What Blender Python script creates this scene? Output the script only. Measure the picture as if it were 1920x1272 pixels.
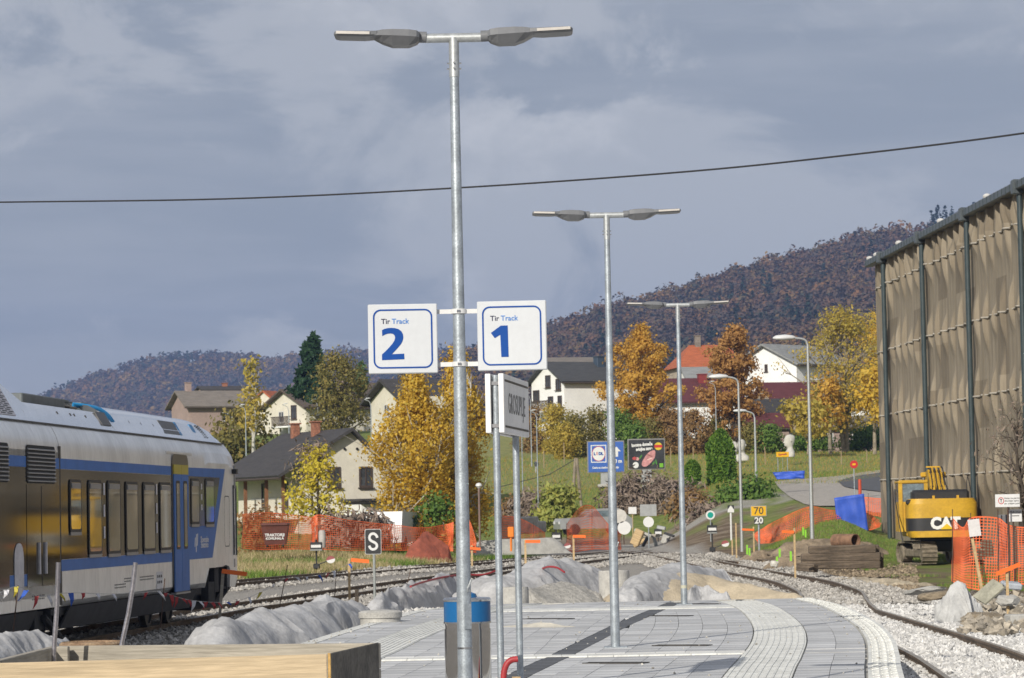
import bpy, math, random
import numpy as np
from mathutils import Vector, Matrix, noise as mnoise

for o in list(bpy.data.objects):
    bpy.data.objects.remove(o)
random.seed(7)
rng = np.random.default_rng(7)
sc = bpy.context.scene
COL = sc.collection
PI = math.pi
R = math.radians

# ------------------------------------------------------------------ camera
EYE = 1.55                       # metres above the platform (platform top is z = 0)
FPX = 6000.0                     # focal length in photograph pixels (1920 wide)
PITCH, ROLL = math.atan(328.6 / 6000), -R(1.1)
cd = bpy.data.cameras.new('camera')
cd.lens = 36 * FPX / 1920
cd.sensor_width = 36
cd.sensor_fit = 'HORIZONTAL'
cd.clip_start, cd.clip_end = 0.5, 20000
cd.dof.use_dof = True
cd.dof.focus_distance = 29
cd.dof.aperture_fstop = 13
cam = bpy.data.objects.new('camera', cd)
COL.objects.link(cam)
cam.matrix_world = Matrix.Translation((0, 0, EYE)) @ Matrix.Rotation(PI / 2 + PITCH, 4, 'X') @ Matrix.Rotation(ROLL, 4, 'Z')
sc.camera = cam

# ------------------------------------------------------------------ sun and sky
SUN_AZ, SUN_EL = R(25), R(27)    # light travels away from the camera and a little to the right
sd = bpy.data.lights.new('sun', 'SUN')
sd.energy = 3.9
sd.angle = R(0.5)
sd.color = (1.0, 0.94, 0.84)
sun = bpy.data.objects.new('sun', sd)
COL.objects.link(sun)
to_sun = Vector((-math.sin(SUN_AZ) * math.cos(SUN_EL), -math.cos(SUN_AZ) * math.cos(SUN_EL), math.sin(SUN_EL)))
sun.rotation_euler = to_sun.to_track_quat('Z', 'Y').to_euler()

world = bpy.data.worlds.new('World')
sc.world = world
world.use_nodes = True
wt = world.node_tree
wt.nodes.clear()
wn = wt.nodes.new
def wl(a, b): wt.links.new(a, b)
sky = wn('ShaderNodeTexSky'); sky.sky_type = 'NISHITA'; sky.sun_disc = False
sky.sun_elevation = SUN_EL
sky.sun_rotation = math.atan2(to_sun.x, to_sun.y)
sky.air_density, sky.dust_density = 1.0, 1.5
tc = wn('ShaderNodeTexCoord')
def wmap(scale, loc=(0, 0, 0), rot=(0, 0, 0)):
    m = wn('ShaderNodeMapping'); m.inputs['Scale'].default_value = scale
    m.inputs['Location'].default_value = loc; m.inputs['Rotation'].default_value = rot
    wl(tc.outputs['Generated'], m.inputs['Vector']); return m.outputs['Vector']
def wnoise(vec, scale, detail, rough, dist=0.0):
    n = wn('ShaderNodeTexNoise'); n.inputs['Scale'].default_value = scale; n.inputs['Detail'].default_value = detail
    n.inputs['Roughness'].default_value = rough; n.inputs['Distortion'].default_value = dist
    wl(vec, n.inputs['Vector']); return n.outputs['Fac']
def wramp(fac, stops):
    r = wn('ShaderNodeValToRGB'); e = r.color_ramp.elements
    while len(e) < len(stops): e.new(0.5)
    for k, (p, c) in enumerate(stops):
        e[k].position = p; e[k].color = (*c, 1) if len(c) == 3 else c
    r.color_ramp.interpolation = 'EASE'
    wl(fac, r.inputs['Fac']); return r.outputs['Color']
def wmix(fac, a, b, mode='MIX'):
    m = wn('ShaderNodeMix'); m.data_type = 'RGBA'; m.blend_type = mode
    for s, v in ((m.inputs[0], fac), (m.inputs[6], a), (m.inputs[7], b)):
        if isinstance(v, (int, float)): s.default_value = v
        elif isinstance(v, tuple): s.default_value = (*v, 1)
        else: wl(v, s)
    return m.outputs[2]
puff = wnoise(wmap((1, 1, 1.7), (0.30, 0.15, 0.33), (0, 0, 0)), 9.5, 11, 0.60, 0.5)
streak = wnoise(wmap((1, 1, 7.0), (1.7, 0.2, 0.9), (0, R(-2), 0)), 7.5, 6, 0.55, 0.25)
puff_m = wramp(puff, [(0.46, (0, 0, 0)), (0.58, (1, 1, 1))])
streak_m = wramp(streak, [(0.40, (0, 0, 0)), (0.68, (1, 1, 1))])
deck = wmix(streak_m, (2.80, 3.02, 3.48), (3.45, 3.62, 4.02))
deck = wmix(puff_m, deck, (4.25, 4.34, 4.62))
bright = wnoise(wmap((1, 1, 1.6), (2.1, 0.4, 0.1)), 14.0, 8, 0.6, 0.2)
bright_m = wramp(bright, [(0.50, (0, 0, 0)), (0.70, (1, 1, 1))])
deck = wmix(wmix(1.0, bright_m, puff_m, 'MULTIPLY'), deck, (5.5, 5.5, 5.7))
allsky = wmix(0.90, sky.outputs['Color'], deck)
bg = wn('ShaderNodeBackground'); bg.inputs['Strength'].default_value = 0.098
wl(allsky, bg.inputs['Color'])
wo = wn('ShaderNodeOutputWorld'); wl(bg.outputs[0], wo.inputs['Surface'])

# ------------------------------------------------------------------ exposure and renderer
sc.view_settings.view_transform = 'Standard'
sc.view_settings.look = 'None'
sc.view_settings.exposure = 0.2
sc.view_settings.gamma = 1.0
sc.view_settings.use_curve_mapping = False
sc.render.engine = 'CYCLES'
sc.cycles.use_denoising = True
sc.cycles.max_bounces = 6
sc.cycles.diffuse_bounces = 2
sc.cycles.glossy_bounces = 3
sc.cycles.transparent_max_bounces = 8
sc.cycles.volume_bounces = 0
sc.cycles.caustics_reflective = False
sc.cycles.caustics_refractive = False

# ------------------------------------------------------------------ pixel of the photograph -> place
RM = cam.matrix_world.to_3x3()
def ray(px, py):
    v = RM @ Vector((px - 960, -(py - 636), -FPX)); return v / v.y
def P(px, py, d):                      # a point seen there, d metres ahead
    return Vector((0, 0, EYE)) + ray(px, py) * d
def G(px, py, z=0.0):                  # a point seen there, on the level z
    r = ray(px, py); return Vector((0, 0, EYE)) + r * ((z - EYE) / r.z)

# ------------------------------------------------------------------ materials
MATS = {}
def srgb(h):
    h = h.lstrip('#')
    return tuple(((int(h[i:i+2], 16) / 255 + 0.055) / 1.055) ** 2.4 if int(h[i:i+2], 16) > 10 else int(h[i:i+2], 16) / 255 / 12.92 for i in (0, 2, 4))
def mat(name, col, rough=0.6, metal=0.0, var=0.12, scale=3.0, bump=0.0, bscale=30.0, col2=None, spec=0.5, stretch=(1, 1, 1), patch=(0.4, 0.6), island=0.0, coat=0.0):
    if name in MATS: return MATS[name]
    m = bpy.data.materials.new(name); m.use_nodes = True
    nt = m.node_tree; b = nt.nodes['Principled BSDF']
    b.inputs['Roughness'].default_value = rough; b.inputs['Metallic'].default_value = metal
    b.inputs['Specular IOR Level'].default_value = spec
    if coat: b.inputs['Coat Weight'].default_value = coat; b.inputs['Coat Roughness'].default_value = 0.05
    t = nt.nodes.new('ShaderNodeTexCoord'); mp = nt.nodes.new('ShaderNodeMapping'); mp.inputs['Scale'].default_value = stretch
    nt.links.new(t.outputs['Object'], mp.inputs['Vector'])
    last = None
    if var or col2:
        n = nt.nodes.new('ShaderNodeTexNoise'); n.inputs['Scale'].default_value = scale; n.inputs['Detail'].default_value = 7; n.inputs['Roughness'].default_value = 0.62
        nt.links.new(mp.outputs[0], n.inputs['Vector'])
        r = nt.nodes.new('ShaderNodeValToRGB'); e = r.color_ramp.elements
        e[0].position, e[1].position = patch
        if col2 is None:
            e[0].color = (*[c * (1 - var) for c in col], 1); e[1].color = (*[min(1, c * (1 + var)) for c in col], 1)
        else:
            e[0].color = (*col, 1); e[1].color = (*col2, 1)
        nt.links.new(n.outputs['Fac'], r.inputs['Fac']); last = r.outputs['Color']
        n2 = nt.nodes.new('ShaderNodeTexNoise'); n2.inputs['Scale'].default_value = scale * 9; n2.inputs['Detail'].default_value = 4
        nt.links.new(mp.outputs[0], n2.inputs['Vector'])
        mr = nt.nodes.new('ShaderNodeMapRange'); mr.inputs[3].default_value = 1 - var * 0.9; mr.inputs[4].default_value = 1 + var * 0.9
        mr.inputs[1].default_value = 0.3; mr.inputs[2].default_value = 0.7
        nt.links.new(n2.outputs['Fac'], mr.inputs[0])
        mx = nt.nodes.new('ShaderNodeMix'); mx.data_type = 'RGBA'; mx.blend_type = 'MULTIPLY'; mx.inputs[0].default_value = 1
        nt.links.new(last, mx.inputs[6]); nt.links.new(mr.outputs[0], mx.inputs[7]); last = mx.outputs[2]
    if island:
        g = nt.nodes.new('ShaderNodeNewGeometry'); oi = nt.nodes.new('ShaderNodeObjectInfo')
        ad = nt.nodes.new('ShaderNodeMath'); ad.operation = 'ADD'; fr = nt.nodes.new('ShaderNodeMath'); fr.operation = 'FRACT'
        nt.links.new(g.outputs['Random Per Island'], ad.inputs[0]); nt.links.new(oi.outputs['Random'], ad.inputs[1]); nt.links.new(ad.outputs[0], fr.inputs[0])
        mr = nt.nodes.new('ShaderNodeMapRange'); mr.inputs[3].default_value = 1 - island; mr.inputs[4].default_value = 1 + island
        nt.links.new(fr.outputs[0], mr.inputs[0])
        mx = nt.nodes.new('ShaderNodeMix'); mx.data_type = 'RGBA'; mx.blend_type = 'MULTIPLY'; mx.inputs[0].default_value = 1
        if last is None: mx.inputs[6].default_value = (*col, 1)
        else: nt.links.new(last, mx.inputs[6])
        nt.links.new(mr.outputs[0], mx.inputs[7]); last = mx.outputs[2]
    if last is None: b.inputs['Base Color'].default_value = (*col, 1)
    else: nt.links.new(last, b.inputs['Base Color'])
    if bump:
        n = nt.nodes.new('ShaderNodeTexNoise'); n.inputs['Scale'].default_value = bscale; n.inputs['Detail'].default_value = 6
        nt.links.new(mp.outputs[0], n.inputs['Vector'])
        bm = nt.nodes.new('ShaderNodeBump'); bm.inputs['Strength'].default_value = bump; bm.inputs['Distance'].default_value = 0.05
        nt.links.new(n.outputs['Fac'], bm.inputs['Height']); nt.links.new(bm.outputs[0], b.inputs['Normal'])
    MATS[name] = m
    return m
def leafmat(name, cols, trans=0.25, rough=0.6, gain=1.75):
    """Leaves: the colour of each single leaf is drawn from cols by its own random number."""
    if name in MATS: return MATS[name]
    m = bpy.data.materials.new(name); m.use_nodes = True; nt = m.node_tree
    b = nt.nodes['Principled BSDF']; b.inputs['Roughness'].default_value = rough; b.inputs['Specular IOR Level'].default_value = 0.25
    a = nt.nodes.new('ShaderNodeAttribute'); a.attribute_name = 'rnd'
    cols = [tuple(min(.8, v * gain) for v in c) for c in cols]
    r = nt.nodes.new('ShaderNodeValToRGB'); e = r.color_ramp.elements
    while len(e) < len(cols): e.new(0.5)
    for k, c in enumerate(cols):
        e[k].position = k / max(1, len(cols) - 1); e[k].color = (*c, 1)
    nt.links.new(a.outputs['Fac'], r.inputs['Fac']); nt.links.new(r.outputs['Color'], b.inputs['Base Color'])
    if trans:
        t = nt.nodes.new('ShaderNodeBsdfTranslucent'); nt.links.new(r.outputs['Color'], t.inputs['Color'])
        mx = nt.nodes.new('ShaderNodeMixShader'); mx.inputs[0].default_value = trans
        nt.links.new(b.outputs[0], mx.inputs[1]); nt.links.new(t.outputs[0], mx.inputs[2])
        nt.links.new(mx.outputs[0], nt.nodes['Material Output'].inputs['Surface'])
    MATS[name] = m
    return m

# ------------------------------------------------------------------ mesh builder
class B:
    """Collects shapes; build() links them as ONE mesh object."""
    def __init__(s): s.v, s.f, s.m, s.cur = [], [], [], 0
    def face(s, idx): s.f.append(idx); s.m.append(s.cur)
    def add(s, vs, fs):
        n = len(s.v); s.v += [tuple(x) for x in vs]
        for f in fs: s.face([i + n for i in f])
        return s
    def box(s, c, d, rz=0.0, M=None, taper=1.0):
        hx, hy, hz = d[0] / 2, d[1] / 2, d[2] / 2
        vs = [Vector((x * hx * (taper if z > 0 else 1), y * hy * (taper if z > 0 else 1), z * hz)) for z in (-1, 1) for x, y in ((-1, -1), (1, -1), (1, 1), (-1, 1))]
        q = Matrix.Rotation(rz, 3, 'Z') if M is None else M
        return s.add([q @ v + Vector(c) for v in vs], [(3, 2, 1, 0), (4, 5, 6, 7), (0, 1, 5, 4), (1, 2, 6, 5), (2, 3, 7, 6), (3, 0, 4, 7)])
    def bevbox(s, c, d, bev, rz=0.0, M=None):
        hx, hy, hz = d[0] / 2, d[1] / 2, d[2] / 2
        q = Matrix.Rotation(rz, 3, 'Z') if M is None else M
        rings = []
        for z, i in ((-hz, bev), (-hz + bev, 0), (hz - bev, 0), (hz, bev)):
            x, y = hx - i, hy - i; k = bev if i == 0 else bev * 0.4
            rings.append([Vector(p) for p in ((-x + k, -y, z), (x - k, -y, z), (x, -y + k, z), (x, y - k, z), (x - k, y, z), (-x + k, y, z), (-x, y - k, z), (-x, -y + k, z))])
        return s.loft([[q @ v + Vector(c) for v in r] for r in rings])
    def loft(s, rings, caps=True, closed=True):
        n = len(rings[0]); o = len(s.v)
        for r in rings: s.v += [tuple(x) for x in r]
        for k in range(len(rings) - 1):
            for i in range(n if closed else n - 1):
                j = (i + 1) % n
                s.face([o + k * n + i, o + k * n + j, o + (k + 1) * n + j, o + (k + 1) * n + i])
        if caps and closed:
            s.face([o + i for i in reversed(range(n))]); s.face([o + (len(rings) - 1) * n + i for i in range(n)])
        return s
    def tube(s, pts, r, seg=8, caps=True):
        pts = [Vector(p) for p in pts]; rs = r if isinstance(r, (list, tuple)) else [r] * len(pts)
        rings = []; up = None
        for i, p in enumerate(pts):
            t = (pts[min(i + 1, len(pts) - 1)] - pts[max(i - 1, 0)]).normalized()
            if up is None: up = Vector((0, 0, 1)) if abs(t.z) < 0.9 else Vector((1, 0, 0))
            a = t.cross(up)
            if a.length < 1e-6: a = t.orthogonal()
            a.normalize(); b = a.cross(t).normalized(); up = b
            rings.append([p + (a * math.cos(2 * PI * k / seg) + b * math.sin(2 * PI * k / seg)) * rs[i] for k in range(seg)])
        return s.loft(rings, caps)
    def lathe(s, prof, seg=20, c=(0, 0, 0), caps=True):
        return s.loft([[(c[0] + r * math.cos(2 * PI * k / seg), c[1] + r * math.sin(2 * PI * k / seg), c[2] + z) for k in range(seg)] for r, z in prof], caps)
    def prism(s, poly, M, t):
        """poly: 2-D outline (x, z) -> matrix M maps (x, y, z); extruded from y = 0 to y = t."""
        n = len(poly)
        vs = [M @ Vector((x, 0, z)) for x, z in poly] + [M @ Vector((x, t, z)) for x, z in poly]
        return s.add(vs, [list(range(n))] + [[n + i for i in reversed(range(n))]] + [[i, n + i, n + (i + 1) % n, (i + 1) % n] for i in range(n)])
    def build(s, name, mats, parent=None, loc=None, smooth=False):
        me = bpy.data.meshes.new(name)
        vs = s.v
        if loc is not None:
            L = Vector(loc); vs = [(x - L.x, y - L.y, z - L.z) for x, y, z in s.v]
        me.from_pydata(vs, [], s.f)
        for m in (mats if isinstance(mats, (list, tuple)) else [mats]): me.materials.append(m)
        if any(s.m): me.polygons.foreach_set('material_index', s.m)
        if smooth:
            me.polygons.foreach_set('use_smooth', [True] * len(me.polygons))
            try: me.set_sharp_from_angle(angle=R(40))
            except Exception: pass
        me.update()
        return link(name, me, parent, loc)
def link(name, me, parent=None, loc=None):
    o = bpy.data.objects.new(name, me); COL.objects.link(o)
    if parent is not None: o.parent = parent
    if loc is not None: o.location = loc
    return o
def tag(o, label, cat, group=None):
    o['label'] = label; o['category'] = cat
    if group: o['group'] = group
    return o
def kind(o, k):
    o['kind'] = k; return o
def thing(name, label, cat, loc=(0, 0, 0), rz=0.0, group=None):
    o = bpy.data.objects.new(name, None); COL.objects.link(o)
    o.empty_display_size = 0.2; o.location = loc; o.rotation_euler = (0, 0, rz)
    return tag(o, label, cat, group)
def copy_tree(o, parent=None):
    c = o.copy(); COL.objects.link(c)
    if parent is not None: c.parent = parent
    for ch in list(o.children): copy_tree(ch, c)
    return c
I3 = Matrix.Identity(4)
def text(s, size, m, parent, M, bold=0.0, align='CENTER', name='lettering', squeeze=1.0, ext=0.001, space=1.0):
    cu = bpy.data.curves.new(name, 'FONT'); cu.body = s; cu.size = size; cu.align_x = align; cu.align_y = 'CENTER'
    cu.offset = bold; cu.space_character = space; cu.extrude = ext; cu.resolution_u = 3
    t = bpy.data.objects.new(name, cu); COL.objects.link(t)
    bpy.context.view_layer.update()
    me = bpy.data.meshes.new_from_object(t.evaluated_get(bpy.context.evaluated_depsgraph_get()))
    bpy.data.objects.remove(t); bpy.data.curves.remove(cu)
    me.transform(M @ Matrix.Diagonal((squeeze, 1, 1, 1))); me.materials.clear(); me.materials.append(m); me.name = name
    return link(name, me, parent)
FRONT = Matrix.Rotation(PI / 2, 4, 'X')      # text plane -> facing -y (towards the camera)
def quads(name, V, m, parent=None, loc=None, rnd=None, nv=4):
    """V: (n, nv, 3) array of separate small faces -> one mesh with a per-face random number."""
    V = np.asarray(V, dtype=np.float32); n = V.shape[0]
    if loc is not None: V = V - np.array(loc, dtype=np.float32)
    me = bpy.data.meshes.new(name)
    me.vertices.add(n * nv); me.vertices.foreach_set('co', V.reshape(-1))
    me.loops.add(n * nv); me.loops.foreach_set('vertex_index', np.arange(n * nv, dtype=np.int32))
    me.polygons.add(n); me.polygons.foreach_set('loop_start', np.arange(0, n * nv, nv, dtype=np.int32))
    me.update(calc_edges=True)
    a = me.attributes.new('rnd', 'FLOAT', 'FACE')
    a.data.foreach_set('value', (rng.random(n) if rnd is None else np.asarray(rnd)).astype(np.float32))
    me.materials.append(m)
    return link(name, me, parent, loc)
def unit(v): return v / (np.linalg.norm(v, axis=1, keepdims=True) + 1e-9)
def leaf_quads(C, size, elong=1.6, droop=0.0, flat=0.0, N=None, mix=.6):
    """Leaf-shaped quads (diamonds) at the centres C; N: the way each leaf tends to face."""
    n = len(C)
    if N is None:
        a = rng.normal(size=(n, 3)); a[:, 2] = a[:, 2] * (1 - flat) - droop * 1.2; a = unit(a)
        b = unit(np.cross(a, rng.normal(size=(n, 3))))
    else:
        nn = unit(unit(N) * mix + unit(rng.normal(size=(n, 3))) * (1 - mix))
        w = rng.normal(size=(n, 3)); w[:, 2] -= droop * 1.2; a = unit(w - nn * (w * nn).sum(1, keepdims=True)); b = np.cross(nn, a)
    s = (size * (0.5 + 0.95 * rng.random(n)))[:, None]
    return np.stack([C - a * s * elong / 2, C + b * s / 2 - a * s * 0.1, C + a * s * elong / 2, C - b * s / 2 - a * s * 0.1], axis=1)
def smoothline(pts, n):
    """Catmull-Rom through pts -> n points."""
    p = [np.array(q, float) for q in pts]; p = [2 * p[0] - p[1]] + p + [2 * p[-1] - p[-2]]
    out = []
    for i in range(n):
        t = i / (n - 1) * (len(p) - 3); k = min(int(t), len(p) - 4); t -= k
        a, b, c, d = p[k:k + 4]
        out.append(0.5 * ((2 * b) + (-a + c) * t + (2 * a - 5 * b + 4 * c - d) * t * t + (-a + 3 * b - 3 * c + d) * t ** 3))
    return out
def fbm(x, y, z=0.0, s=1.0, o=3):
    v, a = 0.0, 0.5
    for _ in range(o):
        v += a * mnoise.noise(Vector((x * s, y * s, z * s))); s *= 2.03; a *= 0.5
    return v

# ================================================================== THE GROUND
RZ = -0.50                                   # top of rail
GZ = -0.72                                   # yard level
COLS = [(-0.30, [(100, GZ), (150, 0.0), (180, 1.0), (240, 5.5), (330, 11), (420, 12), (900, 14)]),
        (-0.16, [(110, GZ), (150, 0.0), (180, 1.0), (240, 5.5), (330, 11), (420, 12), (900, 14)]),
        (-0.06, [(116, GZ), (138, -0.5), (152, 0.0), (176, 1.0), (235, 5.5), (300, 9.5), (420, 12), (900, 14)]),
        (-0.01, [(130, GZ), (165, -0.6), (192, -0.2), (208, 0.9), (240, 4.2), (270, 6.5), (300, 10), (420, 12), (900, 14)]),
        (0.04, [(140, GZ), (193, -0.4), (207, 1.4), (222, 3.1), (270, 6.4), (298, 9.0), (420, 12), (900, 14)]),
        (0.07, [(128, GZ), (158, -0.35), (182, 1.5), (203, 3.0), (260, 6.0), (300, 8.0), (420, 10), (900, 14)]),
        (0.10, [(104, GZ), (128, 0.1), (150, 1.0), (180, 2.1), (203, 2.9), (260, 6.0), (300, 7.0), (420, 8), (900, 12)]),
        (0.116, [(108, GZ), (128, -0.84), (150, 0.05), (180, 2.1), (260, 6.0), (420, 8), (900, 12)]),
        (0.20, [(100, GZ), (128, -.8), (150, 0.0), (260, 3.0), (420, 6), (900, 10)]),
        (0.45, [(100, GZ), (140, 0.0), (260, 3.0), (420, 6), (900, 10)])]
CA = np.array([c[0] for c in COLS])
def zg(x, d):
    """Level of the ground at (x, d)."""
    dd = max(d, 1.0); a = min(max(x / dd if dd > 60 else x / 60, CA[0]), CA[-1])
    k = min(int(np.searchsorted(CA, a, side='right')) - 1, len(CA) - 2); k = max(k, 0)
    t = (a - CA[k]) / (CA[k + 1] - CA[k]); t = t * t * (3 - 2 * t)
    z = []
    for c in (COLS[k][1], COLS[k + 1][1]):
        z.append(float(np.interp(dd, [p[0] for p in c], [p[1] for p in c])))
    h = z[0] * (1 - t) + z[1] * t
    if 30 < d < 80 and x > 0:                    # the track bed dips here
        rr = float(np.interp(d, [p[0] for p in RAIL_R], [p[1] for p in RAIL_R])); rz = float(np.interp(d, [p[0] for p in RAIL_RZ], [p[1] for p in RAIL_RZ]))
        h += min(0, rz - .20 - h) * max(0, 1 - max(0, abs(x - rr + .7) - 1.6) / 2.5)
    if d > 112: h += 0.10 * fbm(x, d, 3.1, 0.12, 3) * min(1, (d - 112) / 20)
    if d > 900: h += (d - 900) * 0.004
    return h
def interp(pts, d):
    return float(np.interp(d, [p[0] for p in pts], [p[1] for p in pts]))
# lines of the place, (distance, x [, z])
RAIL_R = [(8, 3.6), (15, 4.4), (30, 6.05), (44, 7.02), (53, 7.38), (62, 7.66), (70.7, 7.92), (74.4, 8.1), (78.5, 8.4), (88.5, 8.75), (97, 8.75), (105, 8.6), (117, 8.4), (149, 8.0), (166, 7.3), (185, 6.4)]
RAIL_RZ = [(8, -.52), (44, -.54), (53, -.58), (62, -.64), (70.7, -.69), (74.4, -.56), (78.5, -.47), (88, -.47), (105, -.5), (200, -.5)]
TRK_T = [(20, -11.49), (70, -7.34), (78, -6.45), (83, -5.75), (95, -4.2), (107, -2.5), (125, .2), (145, 3.6), (165, 7.2), (185, 11), (215, 15.5), (250, 18.5)]
TRK_2 = [(70, -15.5), (90, -12.3), (108, -9.2), (122, -6.1), (136, -2.9), (150, .6), (168, 5.3), (190, 10.2)]
edgeL_px = [(400, 1262), (590, 1200), (668, 1176), (745, 1155), (800, 1143), (850, 1134), (890, 1127), (930, 1125)]
edgeR_px = [(1690, 1272), (1682, 1230), (1671, 1197), (1644, 1170), (1600, 1146), (1563, 1132), (1530, 1124.5)]
def px_line(pl): return [(p.y, p.x) for p in (G(x, y, 0) for x, y in pl)]
EL = px_line(edgeL_px); ER = px_line(edgeR_px)
DEND = 55.6
EL = [(8, EL[0][1] - 0.081 * (EL[0][0] - 8))] + [p for p in EL if p[0] < DEND] + [(DEND, EL[-1][1])]
ER = [(8, ER[0][1] - 0.105 * (ER[0][0] - 8))] + [p for p in ER if p[0] < DEND] + [(DEND, ER[-1][1])]
def lineclean(L):
    L = sorted(L); s = smoothline([np.array(p) for p in L], 90)
    return [(float(p[0]), float(p[1])) for p in s]
EL, ER = lineclean(EL), lineclean(ER)

xs = np.concatenate([-np.geomspace(3300, 48, 22), np.arange(-46, 46.1, 0.9), np.geomspace(48, 3300, 22)])
ds = np.concatenate([[-150, -60, -20, 0], np.arange(6, 130, 1.6), np.arange(130, 330, 2.5), np.geomspace(335, 4400, 30)])
verts, zone = [], []
def ss(a, b, x):
    t = min(1, max(0, (x - a) / (b - a))); return t * t * (3 - 2 * t)
for d in ds:
    for x in xs:
        z = zg(x, d) + (0.03 * fbm(x, d, 0, 0.7, 3) if d < 330 else 0)
        verts.append((x, d, z))
        a = x / max(d, 30)
        rr = interp(RAIL_R, d)
        n = fbm(x, d, 9.0, 0.16, 3); n2 = fbm(x, d, 4.0, 0.5, 3)
        white = ss(79, 73, d + n2 * 6) * ss(-1.5, 0.5, x) * ss(rr + 4.2, rr + 2.6, x + 1.5 * n2) if d < 82 else 0
        t2 = interp(TRK_2, d); tt = interp(TRK_T, d)
        grass = ss(120, 128, d + 8 * n) if d > 100 else 0
        if d > 60 and x < t2 - 1.6 and d < 200: grass = max(grass, ss(1.6, 3.0, t2 - x))
        if t2 - 1.6 < x < tt + 1.8 and d < 195: grass = 0
        if x > rr - 6 and d < 200:            # building site on the far side of the platform track
            grass = ss(0.02, 0.2, n2 + 0.55 * n) if (d > 82 and x > rr + 3) else 0
            if x > rr + 6 and d > 108: grass = max(grass, ss(-0.15, 0.1, n2))
            if a > 0.108 and d > 122: grass = 1
        if d > 195: grass = 1
        soil = 1.0 if (rr + 1.5 < x < rr + 15 and 78 < d < 185) else 0
        if -0.01 < a < 0.075 and 190 < d < 214: soil = 0.8
        dry = ss(145, 120, d) if x < 3 else 0
        if d > 225 and a > -0.02: dry = 0.35
        zone.append((grass, soil, white, dry))
nx = len(xs); faces = []
for j in range(len(ds) - 1):
    for i in range(nx - 1):
        faces.append((j * nx + i, j * nx + i + 1, (j + 1) * nx + i + 1, (j + 1) * nx + i))
me = bpy.data.meshes.new('ground'); me.from_pydata(verts, [], faces)
for k, nm in enumerate(('grass', 'soil', 'white', 'dry')):
    at = me.attributes.new(nm, 'FLOAT', 'POINT'); at.data.foreach_set('value', [z[k] for z in zone])
me.polygons.foreach_set('use_smooth', [True] * len(me.polygons))
def ground_material():
    m = bpy.data.materials.new('ground_cover'); m.use_nodes = True; nt = m.node_tree; L = nt.links.new
    b = nt.nodes['Principled BSDF']; b.inputs['Roughness'].default_value = 0.95; b.inputs['Specular IOR Level'].default_value = 0.15
    tcn = nt.nodes.new('ShaderNodeTexCoord')
    def nz(scale, det=6, ro=0.6):
        n = nt.nodes.new('ShaderNodeTexNoise'); n.inputs['Scale'].default_value = scale; n.inputs['Detail'].default_value = det; n.inputs['Roughness'].default_value = ro
        L(tcn.outputs['Object'], n.inputs['Vector']); return n.outputs['Fac']
    def rp(f, *st):
        r = nt.nodes.new('ShaderNodeValToRGB'); e = r.color_ramp.elements
        while len(e) < len(st): e.new(.5)
        for k, (p, c) in enumerate(st): e[k].position = p; e[k].color = (*c, 1)
        L(f, r.inputs['Fac']); return r.outputs['Color']
    def mx(f, a, c):
        x = nt.nodes.new('ShaderNodeMix'); x.data_type = 'RGBA'; L(f, x.inputs[0]); L(a, x.inputs[6]); L(c, x.inputs[7]); return x.outputs[2]
    def att(n):
        a = nt.nodes.new('ShaderNodeAttribute'); a.attribute_name = n; return a.outputs['Fac']
    gravel = rp(nz(14, 8, .75), (.34, (.17, .155, .14)), (.5, (.38, .355, .32)), (.66, (.54, .52, .48)))
    white = rp(nz(16, 8, .8), (.30, (.16, .155, .15)), (.5, (.52, .51, .49)), (.7, (.74, .73, .71)))
    soil = rp(nz(0.9, 9, .7), (.33, (.10, .072, .046)), (.5, (.20, .15, .10)), (.68, (.33, .27, .20)))
    grassc = rp(nz(1.3, 9, .72), (.30, (.10, .14, .035)), (.48, (.17, .22, .055)), (.62, (.26, .27, .085)), (.75, (.34, .27, .10)))
    dryc = rp(nz(1.8, 9, .7), (.30, (.20, .17, .08)), (.5, (.36, .30, .17)), (.7, (.46, .39, .25)))
    c = mx(att('soil'), gravel, soil); c = mx(att('white'), c, white)
    g = mx(att('dry'), grassc, dryc); c = mx(att('grass'), c, g)
    L(c, b.inputs['Base Color'])
    bp = nt.nodes.new('ShaderNodeBump'); bp.inputs['Strength'].default_value = 0.8; bp.inputs['Distance'].default_value = 0.08
    L(nz(11, 8, .8), bp.inputs['Height']); L(bp.outputs[0], b.inputs['Normal'])
    return m
me.materials.append(ground_material())
ground = kind(link('ground', me), 'structure')

# ------------------------------------------------------------------ rails
rail_mat = mat('rail_steel', (.15, .105, .068), rough=.6, metal=.2, var=.3, scale=4)
rail_top = mat('rail_head', (.42, .37, .29), rough=.38, metal=.6, var=.12)
fast_mat = mat('rail_fastener', (.045, .034, .026), rough=.8, var=.3)
sleeper_mat = mat('sleeper_wood', (.075, .060, .046), rough=.9, var=.35, scale=6, bump=.4)
PROF = [(-.075, -.17), (.075, -.17), (.075, -.155), (.012, -.13), (.012, -.045), (.036, -.035), (.036, 0), (-.036, 0), (-.036, -.035), (-.012, -.045), (-.012, -.13), (-.075, -.155)]
def rail(pts, parent, zoff=0.0):
    b = B(); n = len(pts)
    rings = []
    for i, p in enumerate(pts):
        t = (pts[min(i + 1, n - 1)] - pts[max(i - 1, 0)]); t.z = 0; t.normalize(); a = Vector((t.y, -t.x, 0))
        rings.append([p + a * x + Vector((0, 0, z)) for x, z in PROF])
    m = len(PROF); o = 0
    for r in rings: b.v += [tuple(v) for v in r]
    for k in range(n - 1):
        for i in range(m):
            b.cur = 1 if i == 6 else 0
            b.face([k * m + i, k * m + (i + 1) % m, (k + 1) * m + (i + 1) % m, (k + 1) * m + i])
    b.cur = 0; b.face(list(range(m)))
    return b.build('rail', [rail_mat, rail_top], parent)
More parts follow.
